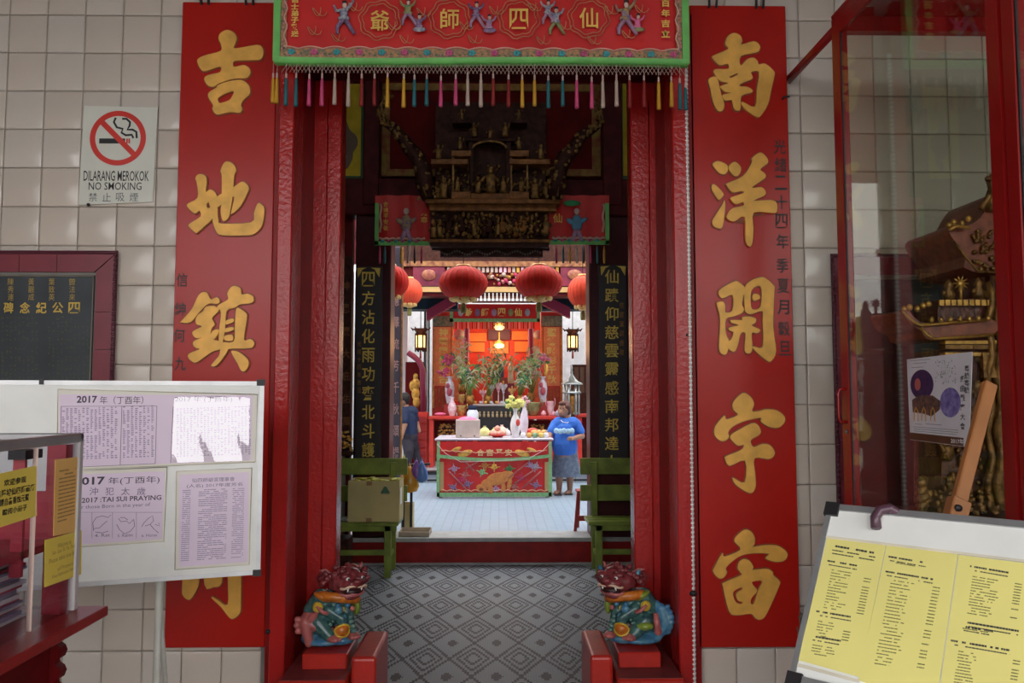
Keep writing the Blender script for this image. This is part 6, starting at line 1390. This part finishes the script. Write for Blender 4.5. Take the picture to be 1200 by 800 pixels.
g = G(); g.cap(MP(473, 482.5), MP(483, 482.5), .105, .105); g.cap(MP(478, 490), MP(479, 507), .158, .150); g.cap(MP(474.5, 483, -.14), MP(474.5, 493, -.19), .075, .066); g.cap(MP(484, 483, .1), MP(487, 491, .1), .07, .066); g.build('t_shirt', NAVY, ma, remesh=.012)
g = G(); g.cap(MP(478, 508), MP(480, 511), .15, .145); g.cap(MP(477, 510), MP(479, 528, -.1), .115, .088); g.cap(MP(479, 528, -.1), MP(477, 544, -.1), .084, .066); g.cap(MP(481, 510), MP(486, 527, .1), .115, .088); g.cap(MP(486, 527, .1), MP(490.5, 541, .1), .080, .062); g.build('trousers', TROUS, ma, remesh=.012)
g = G(); g.ball(h_+Vector((.012, .0, .022)), (.092, .104, .104), 14, 10); g.ball(h_+Vector((.04, 0, -.02)), (.06, .085, .07), 10, 8); g.build('short_hair', HAIRB, ma)
for px, dy in ((477, -.1), (491, .1)): f0 = MP(px, 547.5, dy); g = G(); g.cap(Vector((f0.x+.03, f0.y, ZR+.045)), Vector((f0.x-.12, f0.y-.03, ZR+.038)), .044, .036); g.build('shoe', BLACK, ma)
# beams that carry the lanterns
for Y in (8.35, 8.6, 9.6, 11.2): struct(G().box(-4.6, 4.6, Y-.04, Y+.04, 3.90, 3.98).build('beam_lantern', DBEAM))
# ================================================================ REAR HALL FRONT: FASCIA BEAM AND EAVES
YF = 12.35
fa = sroot('trim_4', (0, YF, 3.2))
def fb(x0, x1, y0, y1, m, nm, d=.1, Y=YF): g = G(); pbox(g, x0, x1, y0, y1, Y, d); return g.build(nm, m, fa)
GPAN = mat('gilded fascia', (.42, .20, .07), .45, metal=.2, var=.5, scale=14, c2=(.14, .03, .02)); MPAN = mat('magenta painted panel', (.26, .02, .05), .5, c2=(.10, .01, .03), scale=8)
fb(440, 730, 285, 306, DWOOD, 'upper_beam', .15, YF-.05); fb(440, 730, 306, 312, GPAN, 'gilded_strip', .12, YF-.06); fb(440, 730, 312, 336, DRED, 'fascia_board'); fb(440, 730, 336, 342, mat('gold strip', (.62, .40, .16), .45), 'lower_gold_strip', .12, YF-.03); fb(440, 730, 342, 347, DBEAM, 'under_beam', .3)
for x0, x1 in ((484, 521), (657, 690)): o = fb(x0, x1, 309, 335, MPAN, 'painted_panel', .03, YF-.04); g = G(); q_ = at((x0+x1)/2, 322, YF-.05); g.ball(q_, (.12, .02, .09), 10, 6); g.build('painted_rosette', mat('painted rosette', (.42, .16, .05), .5, c2=(.2, .03, .05), scale=20), o)
rr = random.Random(21)
for i in range(26):
    x = 524+i*5.1
    fb(x, x+3.2, 309, 319, rr.choice([PINKL, CREAM, mat('salmon', (.65, .25, .2), .5), GOLDB, CREAM]), 'carved_token', .03, YF-.03)
for i in range(110):
    q_ = at(522+i*1.24, rr.uniform(321, 334), YF-.02); s_ = rr.uniform(.015, .04); G().ball(q_, (s_, .03, s_), 7, 5).build('carved_knot', rr.choice([GPAN, MAGT, GOLDD, CREAM, DWOOD, GPAN, LIM['rose']]), fa)
for i in range(30): fb(556+i*2.35, 557.2+i*2.35, 343, 353, WHITEP if i % 2 else DWOOD, 'baluster', .03, YF-.02)
fb(553, 628, 352.5, 354.5, DWOOD, 'baluster_rail', .05, YF-.03)
# dark sloping roof ends of the shrine hall
DTE = mat('dark teal eave', (.012, .03, .045), .6, spec=.1); MAGE = mat('magenta eave board', (.24, .02, .06), .5)
for sg, a_, b_, c_ in ((-1, (470, 347), (530, 347), (478, 363)), (1, (640, 347), (700, 347), (694, 364))):
    g = G(); pbox(g, min(a_[0], b_[0])-10, max(a_[0], b_[0])+6, 344, 362, 13.2, .4); struct(g.build('ceiling_eave', DTE))
for p0, p1 in (((534, 352), (500, 372)), ((632, 351), (668, 369))):
    A = at(*p0, 13.0); B_ = at(*p1, 13.0); g = G(); n_ = 8
    for i in range(n_): 
        u = A.lerp(B_, i/n_); v = A.lerp(B_, (i+1)/n_); dz = .02*sin(i)
        g.add([(u.x, 12.95, u.z-.06), (v.x, 12.95, v.z-.05), (v.x, 12.95, v.z+.12), (u.x, 12.95, u.z+.12), (u.x, 13.15, u.z+.12), (v.x, 13.15, v.z+.12), (u.x, 13.15, u.z-.06), (v.x, 13.15, v.z-.05)], [(0,1,2,3), (3,2,5,4), (0,6,7,1), (6,4,5,7)])
    struct(g.build('trim_5', MAGE))
# ================================================================ SHRINE
YA = 14.4
OR = mat('shrine orange', (.80, .22, .06), .45, var=.15, scale=4); ORL = mat('shrine orange light', (.92, .27, .11), .5); ORR = mat('shrine red', (.62, .045, .03), .45, var=.15)
sh = T('shrine', 'tall red and orange shrine niche with glowing lamps at the far end', 'shrine', (at(585, 480, YA).x, YA, ZR))
def sb_(x0, x1, y0, y1, Y, m, nm, d=.08, par=None): g = G(); pbox(g, x0, x1, y0, y1, Y, d); return g.build(nm, m, par or sh)
def abz(x0, x1, y0, Y, z0, m, nm, d=.08, par=None): a = at(x0, y0, Y); b_ = at(x1, y0, Y); return G().box(a.x, b_.x, Y, Y+d, z0, a.z).build(nm, m, par or sh)
for x0, x1 in ((507, 531), (634, 659)):
    abz(x0, x1, 365, YA+.02, ZR, ORR, 'column', .3); bd = sb_(x0+(2 if x0 < 560 else 3), x1-3 if x0 < 560 else x1-3, 383, 452, YA-.01, ORL, 'gold_character_board', .03); sb_(x0, x1, 370, 382, YA-.04, mat('carved capital', (.35, .24, .13), .5, c2=(.05, .12, .10), scale=20, var=.4), 'carved_capital', .1)
    F = wallF(YA-.012); cx_ = (x0+x1)/2+(.5 if x0 < 560 else 0)
    for i, c in enumerate('神靈顯赫萬古' if x0 < 560 else '聖德昭彰千秋'): putp(G(), c, F, cx_-5.5, 384.5+i*11, cx_+5.5, 394+i*11, .004, .035).build('gold_character', mat('orange gold', (.90, .62, .18), .4), bd)
    for xx in (x0+1.2, x1-1.2): sb_(xx-.6, xx+.6, 383, 478, YA-.02, GOLDB, 'gold_moulding', .02)
    for i in range(5): sb_(x0+3+i*4, x0+4.2+i*4, 455, 477, YA-.02, GOLDD, 'lattice_bar', .02)
# inner niche
sb_(528, 636, 375, 475, 15.35, ORR, 'niche_back', .05)
for x0, x1, y0, y1, m in ((548, 570, 390, 400, OR), (600, 622, 388, 398, OR), (546, 568, 401, 412, OR), (603, 623, 400, 412, OR), (572, 598, 386, 398, mat('niche plum', (.12, .03, .08), .5)), (574, 596, 400, 414, OR)): sb_(x0, x1, y0, y1, 15.30, m, 'niche_panel', .03)
for x0, x1 in ((532, 545), (625, 636)):
    sb_(x0, x1, 392, 470, 14.85, mat('orange scroll board', (.80, .36, .16), .5, var=.2), 'scroll_board', .04); q_ = at((x0+x1)/2, 392, 14.85); G().lathe((q_.x, 14.85, q_.z), [((x1-x0)*.008, -.02), ((x1-x0)*.008, .02)], 16, 'y').build('scroll_top', mat('scroll top grey', (.45, .36, .32), .5), sh)
for x in (529, 547, 622, 640): q_ = at(x, 385, 14.7); G().lathe((q_.x, 14.7, ZR), [(.05, 0), (.05, q_.z-ZR)], 10).build('red_post', MAGE if x in (547, 622) else ORR, sh)
# sign cloth
sg = sb_(528, 632, 356.5, 375, YA-.25, CLOTH, 'sign_cloth', .02); F = wallF(YA-.252)
g = G(); pxbox(g, F, 527, 373, 633, 377, 0, .006); pxbox(g, F, 527, 356, 531, 377, 0, .006); pxbox(g, F, 629, 356, 633, 377, 0, .006); g.build('pale_hem', HEM2, sg)
for i, c in enumerate('爺師四仙'): putp(G(), c, F, 549+i*19.3-4.2, 361, 549+i*19.3+4.6, 370.5, .004, .03).build('gold_character', mat('orange gold', (0, 0, 0)), sg)
for i in range(5): G().ball(at(540+i*19.5, 366, YA-.262), (.05, .01, .07), 8, 5).build('embroidered_figure', (LB, VI, PK, GR, LB)[i], sg)
for i in range(40):
    x = 532+i*2.4; a = at(x, 377, YA-.24); G().box(a.x-.008, a.x+.008, YA-.25, YA-.235, a.z-.13, a.z).build('tassel', (TEAL, DWOOD, CREAM, MAGT, DWOOD)[i % 5], sg)
abz(526, 634, 356, YA-.05, at(580, 362, YA).z, GPAN, 'sign_beam', .2)
# lamps
EMI = mat('lamp glass', (1.0, .60, .22), .4, var=.02, emit=2.6)
for x, y in ((585, 383.5), (585, 405)):
    q_ = at(x, y, 14.95); t = T('shrine_lamp', ('upper' if y < 390 else 'lower')+' round glowing lamp in the middle of the shrine niche', 'lamp', q_)
    G().ball(q_, (.10, .08, .055), 14, 9).build('glass_globe', EMI, t); G().lathe(q_, [(.10, .05), (.13, .07), (.04, .10), (.012, .12), (.012, .26)], 14).build('brass_cap', GOLDD, t)
    lamp('lamp_light', (q_.x, q_.y-.2, q_.z-.05), 14, (1, .62, .28), .08)
# hanging palace lanterns
for k, (x0, x1, yt, yb_, label) in enumerate(((483, 503, 385, 412, 'dark wooden palace lantern with glowing panes left of the shrine'), (661, 681, 386, 412, 'dark wooden palace lantern with glowing panes right of the shrine'))):
    Y = 13.8; a = at((x0+x1)/2, yt, Y); b_ = at((x0+x1)/2, yb_, Y); w = (x1-x0)*Y/FPX/2; h = a.z-b_.z
    t = T('palace_lantern', label, 'lantern', (a.x, Y, b_.z))
    G().lathe((a.x, Y, 0), [(w*1.0, a.z-.02), (w*.95, a.z), (w*.6, a.z-.05), (w*.5, a.z-.12)][::-1], 6).build('roof', DWOOD, t)
    for q in range(6): an = q*pi/3; G().tube([(a.x+w*.85*cos(an), Y+w*.85*sin(an), a.z-.03), (a.x+w*1.15*cos(an), Y+w*1.15*sin(an), a.z+.02)], [.02, .008], 5).build('corner_finial', DWOOD, t)
    G().lathe((a.x, Y, 0), [(w*.52, b_.z+h*.12), (w*.55, a.z-h*.30)], 6).build('glowing_panes', EMI, t)
    for q in range(6): an = q*pi/3; G().tube([(a.x+w*.6*cos(an), Y+w*.6*sin(an), b_.z), (a.x+w*.6*cos(an), Y+w*.6*sin(an), a.z-h*.2)], .014, 5).build('frame_post', DWOOD, t)
    G().lathe((a.x, Y, 0), [(w*.5, b_.z+h*.06), (w*.66, b_.z+h*.12), (w*.66, b_.z+h*.18)], 6).build('base_rail', DWOOD, t); G().tube([(a.x, Y, a.z-.02), (a.x, Y, 5.0)], .008, 5).build('hanging_cord', BLACK, t); G().tube([(a.x, Y, b_.z+.02), (a.x, Y, b_.z-.12)], [.012, .02], 6).build('tassel', REDT, t)
    lamp('lamp_light', (a.x, Y-.35, (a.z+b_.z)/2), 4, (1, .7, .4), .05)
# altar tables
YK = 13.55
at_ = T('black_altar_table', 'black altar table with a row of gilded figures along its front', 'table', (px_x(584, YK), YK, ZR))
z1 = pz(473.5, YK); xa, xb = px_x(553, YK), px_x(614, YK)
G().box(xa-.04, xb+.04, YK-.03, YK+.50, z1-.03, z1).build('table_top', mat('grey stone edge', (.5, .48, .48), .4), at_, bevel=.006)
G().box(xa, xb, YK, YK+.48, ZR+.02, z1-.03).build('body', mat('black lacquer', (.022, .022, .026), .3), at_)
for i in range(11):
    g = G(); q_ = at(557+i*5.1, 488.5, YK-.012); g.lathe((q_.x, YK-.012, q_.z), [(.02, 0), (.022, .04), (.012, .06)], 7); g.ball((q_.x, YK-.014, q_.z+.08), .018, 7, 5); g.build('gilded_figure', mat('pale gilding', (.55, .42, .22), .45), at_)
def redtable(x0, x1, ytop, Y, label, leg=548, panel=None):
    t = T('red_side_table', label, 'table', (px_x((x0+x1)/2, Y), Y, ZR)); zt2 = pz(ytop, Y); a, b_ = px_x(x0, Y), px_x(x1, Y)
    G().box(a, b_, Y, Y+.41, zt2-.05, zt2).build('table_top', ORR, t, bevel=.006)
    for x in (a+.05, b_-.05):
        for y in (Y+.03, Y+.33): G().box(x-.035, x+.035, y, y+.06, ZR, zt2-.05).build('leg', ORR, t)
    G().box(a+.08, b_-.08, Y+.3, Y+.33, zt2-.42, zt2-.08).build('back_panel', DRED, t)
    if panel:
        p_ = G(); pbox(p_, panel[0], panel[1], 496, 511, Y+.12, .03); o = p_.build('carved_panel', DWOOD, t); rr2 = random.Random(x0)
        for i in range(34): q_ = at(rr2.uniform(panel[0]+1, panel[1]-1), rr2.uniform(497, 510), Y+.115); G().ball(q_, (.025, .02, .018), 6, 4).build('gilded_leaf', GOLDD, o)
    return t
redtable(502, 560, 487.5, 13.1, 'red side table with a gilded carved panel left of the black altar table', panel=(513, 534))
redtable(612, 652, 487.5, 13.1, 'red side table right of the black altar table', panel=(622, 640))
redtable(676, 700, 485, 13.1, 'red side table at the far right behind the woman')
t = T('red_chest', 'red chest of shallow drawers behind the walking man', 'chest', (px_x(496, 13.2), 13.2, ZR)); a, b_ = px_x(488, 13.2), px_x(500.5, 13.2); zt2 = pz(483, 13.2)
G().box(a, b_, 13.2, 13.6, ZR, zt2).build('body', ORR, t)
for i in range(6): G().box(a+.02, b_-.02, 13.18, 13.2, ZR+.06+i*(zt2-ZR-.1)/6, ZR+.03+(i+1)*(zt2-ZR-.1)/6).build('drawer', mat('drawer red', (.40, .03, .03), .45), t)
def topz(x0, y, Y): return pz(y, Y)
# big vases
def bigvase(px, y0, y1, Y, label, w): 
    t, z1_ = vase('porcelain_vase', label, px, y0, y1, Y, PORC, w=w, prof=[(.6, 0), (.65, .05), (.9, .3), (1, .55), (.85, .75), (.5, .84), (.45, .93), (.75, 1), (.7, 1)])
    g = G(); g.ball((px_x(px, Y), Y-w*Y/FPX*.8, pz((y0+y1)/2+2, Y)), (.05, .03, .08), 8, 6); g.ball((px_x(px-2, Y), Y-w*Y/FPX*.82, pz((y0+y1)/2-5, Y)), (.04, .03, .05), 8, 6); g.build('red_flower_print', mat('dusky red print', (.45, .08, .12), .4), t); return t
v1 = bigvase(527, 441, 473, 13.75, 'large blue and white vase with magenta flowers left of the altar', 5.6); flowers(v1, 524, 421, 8, 13.75, mat('magenta bloom', (.50, .06, .16), .6), 14); flowers(v1, 520, 436, 7, 13.7, mat('magenta bloom', (0, 0, 0)), 10, False, 'lower_flower_heads')
v2 = bigvase(636, 441, 471, 13.75, 'large porcelain vase with red and pink flowers right of the altar', 5.4); flowers(v2, 638, 420, 7, 13.75, mat('pink bloom', (.75, .22, .38), .6), 12); flowers(v2, 634, 432, 6, 13.7, mat('red bloom', (.70, .05, .05), .6), 10, False, 'lower_flower_heads'); G().ball(at(640, 433, 13.6), (.035, .03, .11), 8, 6).build('yellow_blossom', GOLDB, v2)
v3, _ = vase('small_vase', 'small white and rose vase on the left red side table', 530, 465, 487.5, 13.25, mat('rose white porcelain', (.80, .72, .74), .2, c2=(.75, .30, .38), scale=18), w=5.2)
t, _ = vase('storage_jar', 'white jar with a navy lid beside the pink parcel', 554, 479, 500, 13.0, mat('milky jar', (.80, .84, .92), .3), w=6.8, prof=[(.9, 0), (1, .05), (1, .8), (.7, .95), (.6, 1)]); q_ = at(554, 479, 13.0); t.location.z = t.location.z; G().lathe((q_.x, 13.0, q_.z-.01), [(.075, 0), (.075, .05), (.05, .07)], 14).build('navy_lid', NAVY, t)
q_ = at(516, 484.5, 13.3); tag(G().ball((q_.x, 13.3, pz(487.5, 13.1)+.03), (.10, .05, .028), 10, 6).build('pink_parcel', mat('hot pink', (.85, .18, .40), .4)), 'flat pink parcel on the left red side table', 'parcel')
# pewter censer pagoda and dark cupboard on the right
MET = mat('pewter', (.42, .44, .42), .35, metal=.8, var=.3)
t = T('pagoda_censer', 'pewter pagoda shaped incense burner right of the shrine behind the woman', 'incense burner', (px_x(670, 13.0), 13.0, pz(485, 13.1)))
x_ = px_x(670, 13.0); q = lambda y: pz(y, 13.0); s_ = 13.0/FPX
G().lathe((x_, 13.0, 0), [(13*s_, q(450.5)), (12.5*s_, q(449)), (7*s_, q(446)), (3*s_, q(441)), (1.5*s_, q(438))], 6).build('roof', MET, t); G().lathe((x_, 13.0, 0), [(1.2*s_, q(440)), (1.8*s_, q(436)), (1.0*s_, q(433)), (1.6*s_, q(431)), (.4*s_, q(427))], 10).build('finial', MET, t)
for i in range(6): an = i*pi/3; G().tube([(x_+8*s_*cos(an), 13+8*s_*sin(an), q(486)), (x_+8*s_*cos(an), 13+8*s_*sin(an), q(450))], .018, 6).build('post', MET, t)
G().lathe((x_, 13.0, 0), [(11*s_, q(461)), (11*s_, q(459)), (4*s_, q(457))], 6).build('lower_eave', MET, t); G().lathe((x_, 13.0, 0), [(6*s_, q(485)), (5.5*s_, q(470)), (6.5*s_, q(464)), (3*s_, q(461))], 12).build('bowl', GOLDD, t)
G().box(x_-.13, x_+.13, 12.92, 13.08, pz(485, 13.1)+0, q(483)).build('base', MET, t)
t = T('dark_cupboard', 'dark wooden cupboard behind the pewter censer', 'cupboard', (px_x(681, 13.9), 13.9, ZR)); g = G(); a, b_ = px_x(671, 13.9), px_x(693, 13.9); g.box(a, b_, 13.9, 14.3, ZR, pz(427, 13.9)); g.build('body', DWOOD, t); 
for i in range(3): G().box(a+.03+i*.1, a+.11+i*.1, 13.88, 13.9, pz(460, 13.9), pz(430, 13.9)).build('door_panel', mat('cupboard panel', (.09, .04, .02), .5), t)
# gold guardian panel and red screen on the left
t = T('gilt_figure_panel', 'yellow gilded standing figure framed in dark red left of the shrine', 'statue', (px_x(486, 13.9), 13.9, ZR)); g = G(); pbox(g, 475, 496, 424, 480, 13.95, .05); g.build('frame', DRED, t)
g = G(); 
for x, y, rx, ry in ((487, 441, 3, 4), (487, 450, 5.5, 7), (487, 461, 5, 8), (488, 471, 4.5, 7), (482, 452, 2.5, 6)): g.ball(at(x, y, 13.9), (rx*.0152, .05, ry*.0152), 9, 6)
g.build('figure', GOLDB, t, remesh=.012); G().box(px_x(481, 13.9), px_x(494, 13.9), 13.8, 14.0, ZR, pz(477, 13.9)).build('stand', DRED, t)
g = G(); g.tube([at(478, 413, 13.7), at(484, 417, 13.7), at(491, 423, 13.7), at(495, 432, 13.7), at(496, 482, 13.7)], .05, 6); t = T('red_arch_frame', 'dark red curved arch frame left of the shrine under the palace lantern', 'frame', at(496, 482, 13.7)); g.build('arch', MAGE, t)
G().box(px_x(494, 13.7), px_x(498, 13.7), 13.66, 13.74, ZR, pz(482, 13.7)).build('post', MAGE, t)
for x0, x1, m, lab in ((497, 499.6, BLACK, 'black pole left of the shrine column'), (499.8, 501.6, mat('steel pole', (.55, .60, .62), .25, metal=.6), 'bright steel pole beside the black pole'), (502, 504, mat('dark green pole', (.02, .05, .045), .5), 'dark green pole nearest the shrine column')):
    a = at(x0, 360, 14.1); b_ = at(x1, 360, 14.1); tag(G().lathe(((a.x+b_.x)/2, 14.1, 0), [((b_.x-a.x)/2, ZR), ((b_.x-a.x)/2, 3.35)], 10).build('pole', m), lab, 'pole')
# ---- the crowded altar: statues, lotus lamps, cups, greenery
def statue(px, y0, y1, Y, robe, label, w=4.5, crown=GOLDB):
    s_ = Y/FPX; z1_ = pz(y0, Y); z0 = pz(y1, Y); h = z1_-z0; r_ = w*s_; x = px_x(px, Y)
    t = T('deity_statue', label, 'statue', (x, Y, z0))
    G().lathe((x, Y, z0), [(r_*.9, 0), (r_, h*.1), (r_*.8, h*.45), (r_*.9, h*.6), (r_*.35, h*.74)], 12).build('robe', robe, t); G().ball((x, Y, z0+h*.80), (r_*.38, r_*.38, h*.075), 9, 6).build('face', mat('statue face', (.62, .40, .30), .4), t); G().lathe((x, Y, z0), [(r_*.42, h*.84), (r_*.5, h*.9), (r_*.2, h)], 9).build('crown', crown, t)
    for s2 in (-1, 1): G().tube([(x+s2*r_*.7, Y-.01, z0+h*.62), (x+s2*r_*.8, Y-r_*.6, z0+h*.45), (x+s2*r_*.15, Y-r_*1.1, z0+h*.45)], r_*.24, 6).build('sleeve', robe, t)
zA = z1+.002
statue(598.5, 417, 449, 14.2, mat('robe amber', (.80, .48, .12), .45, c2=(.75, .70, .60), scale=10), 'amber and white robed statue in the centre right of the altar', 3.6)
G().box(px_x(594, 14.2), px_x(603, 14.2), 14.1, 14.3, ZR, pz(449.4, 14.2)).build('statue_stand', MAGE, None); tag(bpy.data.objects['statue_stand'], 'dark red stand under the amber statue', 'stand')
statue(549, 424, 452, 14.15, mat('robe grey blue', (.30, .38, .45), .45, c2=(.12, .14, .2), scale=12), 'grey blue statue half hidden by the left bamboo', 3.6)
G().box(px_x(544, 14.15), px_x(554, 14.15), 14.05, 14.25, ZR, pz(452.4, 14.15)).build('statue_pedestal', MAGE, None); tag(bpy.data.objects['statue_pedestal'], 'dark red stand under the grey blue statue', 'stand')
statue(587, 424, 442, 14.5, mat('robe dark blue', (.06, .08, .16), .45), 'dark blue statue high in the middle of the altar', 4.2); o = bpy.data.objects.new('statue_plinth', None)
tag(G().box(px_x(578, 14.5), px_x(596, 14.5), 14.35, 14.7, ZR, pz(442.4, 14.5)).build('altar_step', mat('altar step', (.30, .05, .04), .45)), 'tall red stepped altar block behind the plants', 'altar')
ROSE = mat('lotus rose', (.72, .22, .32), .4, c2=(.80, .62, .60), scale=10); GREYW = mat('grey white glaze', (.62, .62, .66), .25)
for i, (px, y0, y1, m, lab) in enumerate(((584, 444, 473, ROSE, 'rose lotus lamp standing in the middle front of the altar'), (576, 447, 473, GREYW, 'pale glazed lamp left of the rose lotus lamp'), (590, 446, 473, GREYW, 'pale glazed lamp right of the rose lotus lamp'), (566, 455, 473, ROSE, 'short rose lotus cup left on the black altar table'), (600, 452, 473, mat('amber glaze', (.78, .45, .15), .35), 'amber lamp under the amber statue'))):
    Y = YK+.2; h = pz(y0, Y)-zA; x = px_x(px, Y); t = T('altar_lamp', lab, 'lamp', (x, Y, zA)); w = .045
    G().lathe((x, Y, zA), [(w, 0), (w*.8, .02), (w*.25, .05), (w*.25, h*.45), (w*.6, h*.52)], 10).build('stem', m, t); G().lathe((x, Y, zA), [(w*.4, h*.52), (w*1.25, h*.72), (w*1.1, h*.8), (w*.3, h*.82)], 12).build('lotus_bowl', m, t)
    for k in range(8): an = k*pi/4; G().ball((x+w*1.15*cos(an), Y+w*1.15*sin(an), zA+h*.78), (.018, .018, .035), 6, 4).build('petal', PINKL if m is ROSE else m, t)
    G().lathe((x, Y, zA), [(w*.3, h*.8), (w*.35, h*.95), (.005, h)], 8).build('flame_cap', GOLDB, t)
for i in range(9):
    px = 557+i*6.2; Y = YK+.08; x = px_x(px, Y); tag(G().lathe((x, Y, zA), [(.018, 0), (.026, .02), (.028, .05), (.022, .052)], 10).build('tea_cup', GREYW if i % 2 else GOLDB), ('leftmost', 'second', 'third', 'fourth', 'middle', 'fourth from right', 'third from right', 'second from right', 'rightmost')[i]+' %s offering cup in the row along the black altar table' % ('pale' if i % 2 else 'gilt'), 'cup', 'cups along the black altar table')
def censer(px, y0, y1, Y, w, m, label, zb=None):
    x = px_x(px, Y); s_ = Y/FPX; z0 = pz(y1, Y) if zb is None else zb; h = (y1-y0)*s_; t = T('brass_censer', label, 'incense burner', (x, Y, z0)); r_ = w*s_
    G().lathe((x, Y, z0), [(r_*.5, 0), (r_*.55, h*.12), (r_, h*.45), (r_*.9, h*.8), (r_*1.05, h*.95), (r_*.9, h)], 14).build('bowl', m, t)
    for s2 in (-1, 1): G().tube([(x+s2*r_*.9, Y, z0+h*.6), (x+s2*r_*1.35, Y, z0+h*.8), (x+s2*r_*1.25, Y, z0+h*1.2)], r_*.12, 6).build('handle', m, t)
BR_ = mat('brass', (.60, .42, .14), .35, metal=.6, var=.4, scale=30)
zR2 = pz(487.5, 13.1)+.001
censer(540, 475, 487, 13.35, 6, BR_, 'brass censer on the left red side table beside the small vase', zR2); censer(625, 471, 487, 13.3, 8, mat('olive bronze', (.28, .24, .10), .45, metal=.4, var=.4), 'bronze censer bowl on the right red side table', zR2)
censer(541, 462, 473, 13.75, 4, BR_, 'small brass censer beside the large left vase'); censer(645, 470, 487, 13.3, 4, ROSE, 'rose coloured bowl right of the bronze censer', zR2)
for i, (px, Y) in enumerate(((527, 13.75), (541, 13.75), (636, 13.75))):
    w = 7 if i != 1 else 5; ytop = (473, 473, 471)[i]+.4
    a, b_ = px_x(px-w, Y-.1), px_x(px+w, Y-.1); tag(G().box(a, b_, Y-.12, Y+.12, ZR, pz(ytop, Y)).build('vase_stand', mat('red stand', (.34, .03, .03), .4)), ('red stand under the large left vase', 'red stand under the small brass censer', 'red stand under the large right vase')[i], 'stand')
for i, (px, y, m, lab) in enumerate(((652, 484, PINKL, 'pink pointed offering cake left on the right tables'), (657, 485, PORC, 'patterned offering cup just left of the woman'), (641, 484, PINKL, 'small pink cake beside the rose bowl'))):
    x = px_x(px-4, 13.3); tag(G().lathe((x, 13.3, zR2), [(.03, 0), (.05, .03), (.03, .07), (.008, .09)], 10).build('offering_cake', m), lab, 'cake')
# greenery
def plant(label, px, y0, Y, n, tips, cols_, pot=None, seed=1, ll=.17, name='altar_plant', zb=None):
    rr2 = random.Random(seed); b_ = at(px, y0, Y); zb = zb if zb is not None else b_.z
    t = T(name, label, 'plant', (b_.x, Y, zb)); st = G(); lf = [G() for _ in cols_]
    G().lathe((b_.x, Y, zb), [(.05, 0), (.07, .05), (.065, .14), (.04, .15)], 12).build('pot', pot or GOLDD, t)
    for i in range(n):
        tx, ty = rr2.choice(tips); e = at(tx+rr2.uniform(-7, 7), ty+rr2.uniform(-9, 9), Y+rr2.uniform(-.25, .2)); s0 = Vector((b_.x+rr2.uniform(-.03, .03), Y, zb+.12)); m_ = s0.lerp(e, .55)+Vector((rr2.uniform(-.05, .05), 0, .08))
        st.tube([s0, m_, e], [.008, .006, .004], 4)
        for j in range(9):
            u = .35+.65*j/8; p_ = (s0.lerp(m_, u/.55) if u < .55 else m_.lerp(e, (u-.55)/.45)); an = rr2.uniform(0, 6.28); L_ = ll*rr2.uniform(.5, 1); d_ = Vector((cos(an), rr2.uniform(-.4, .4), sin(an)*.8+.15)).normalized(); sd = d_.cross(Vector((0, 1, 0))).normalized()*L_*.10
            g = rr2.choice(lf); q1_ = p_+d_*L_*.5+Vector((0, 0, .02)); q2_ = p_+d_*L_-Vector((0, 0, .03)); g.add([p_, q1_+sd, q2_, q1_-sd], [(0, 1, 2, 3)])
    st.build('stems', mat('stem green', (.30, .34, .08), .5), t, kind='stuff')
    for g, m in zip(lf, cols_):
        if g.v: g.build('leaves', m, t, kind='stuff')
    return t
LG = mat('pale leaf', (.45, .52, .28), .5, var=.3); LG2 = mat('leaf bright', (.10, .38, .10), .45, var=.4); LG3 = mat('leaf dark', (.02, .13, .07), .5); LW = mat('cream leaf', (.55, .55, .38), .5)
plant('leafy lucky bamboo with pale shoots in front of the left shrine board', 551, 472, 13.5, 15, [(536, 424), (540, 432), (560, 422), (568, 430), (556, 440)], [LG, LG2, LG3, LW], seed=3, zb=zA)
plant('spreading green plant in the middle of the black altar table', 572, 472, 13.72, 15, [(575, 416), (583, 410), (590, 418), (568, 424), (580, 430)], [LG2, LG3, LG, LW], seed=4, zb=zA)
plant('tall green grass like plant right on the black altar table', 609, 472, 13.6, 18, [(614, 424), (620, 430), (608, 420), (626, 420), (616, 438)], [LG3, LG2, LG, LW], seed=5, zb=zA)
tag(G().box(px_x(618.5, 13.9), px_x(625.5, 13.9), 13.8, 14.0, ZR, pz(470, 13.9)-.001).build('plant_stand', mat('red stand', (0, 0, 0))), 'narrow red stand under the small pale plant at the right', 'stand')
plant('small pale leafed plant at the right shrine board', 622, 470, 13.9, 12, [(628, 415), (624, 408), (632, 425)], [LG, LW, PINKL], seed=6)
tag(G().box(px_x(538, 14.0), px_x(543.5, 14.0), 13.92, 14.05, ZR, pz(460, 14.0)-.001).build('plant_stand', mat('red stand', (0, 0, 0))), 'narrow red stand under the small pale plant at the left', 'stand')
plant('small pale leafed plant at the left shrine board', 541, 460, 14.0, 10, [(537, 410), (541, 402), (533, 420)], [LG, LW, PINKL], seed=7)
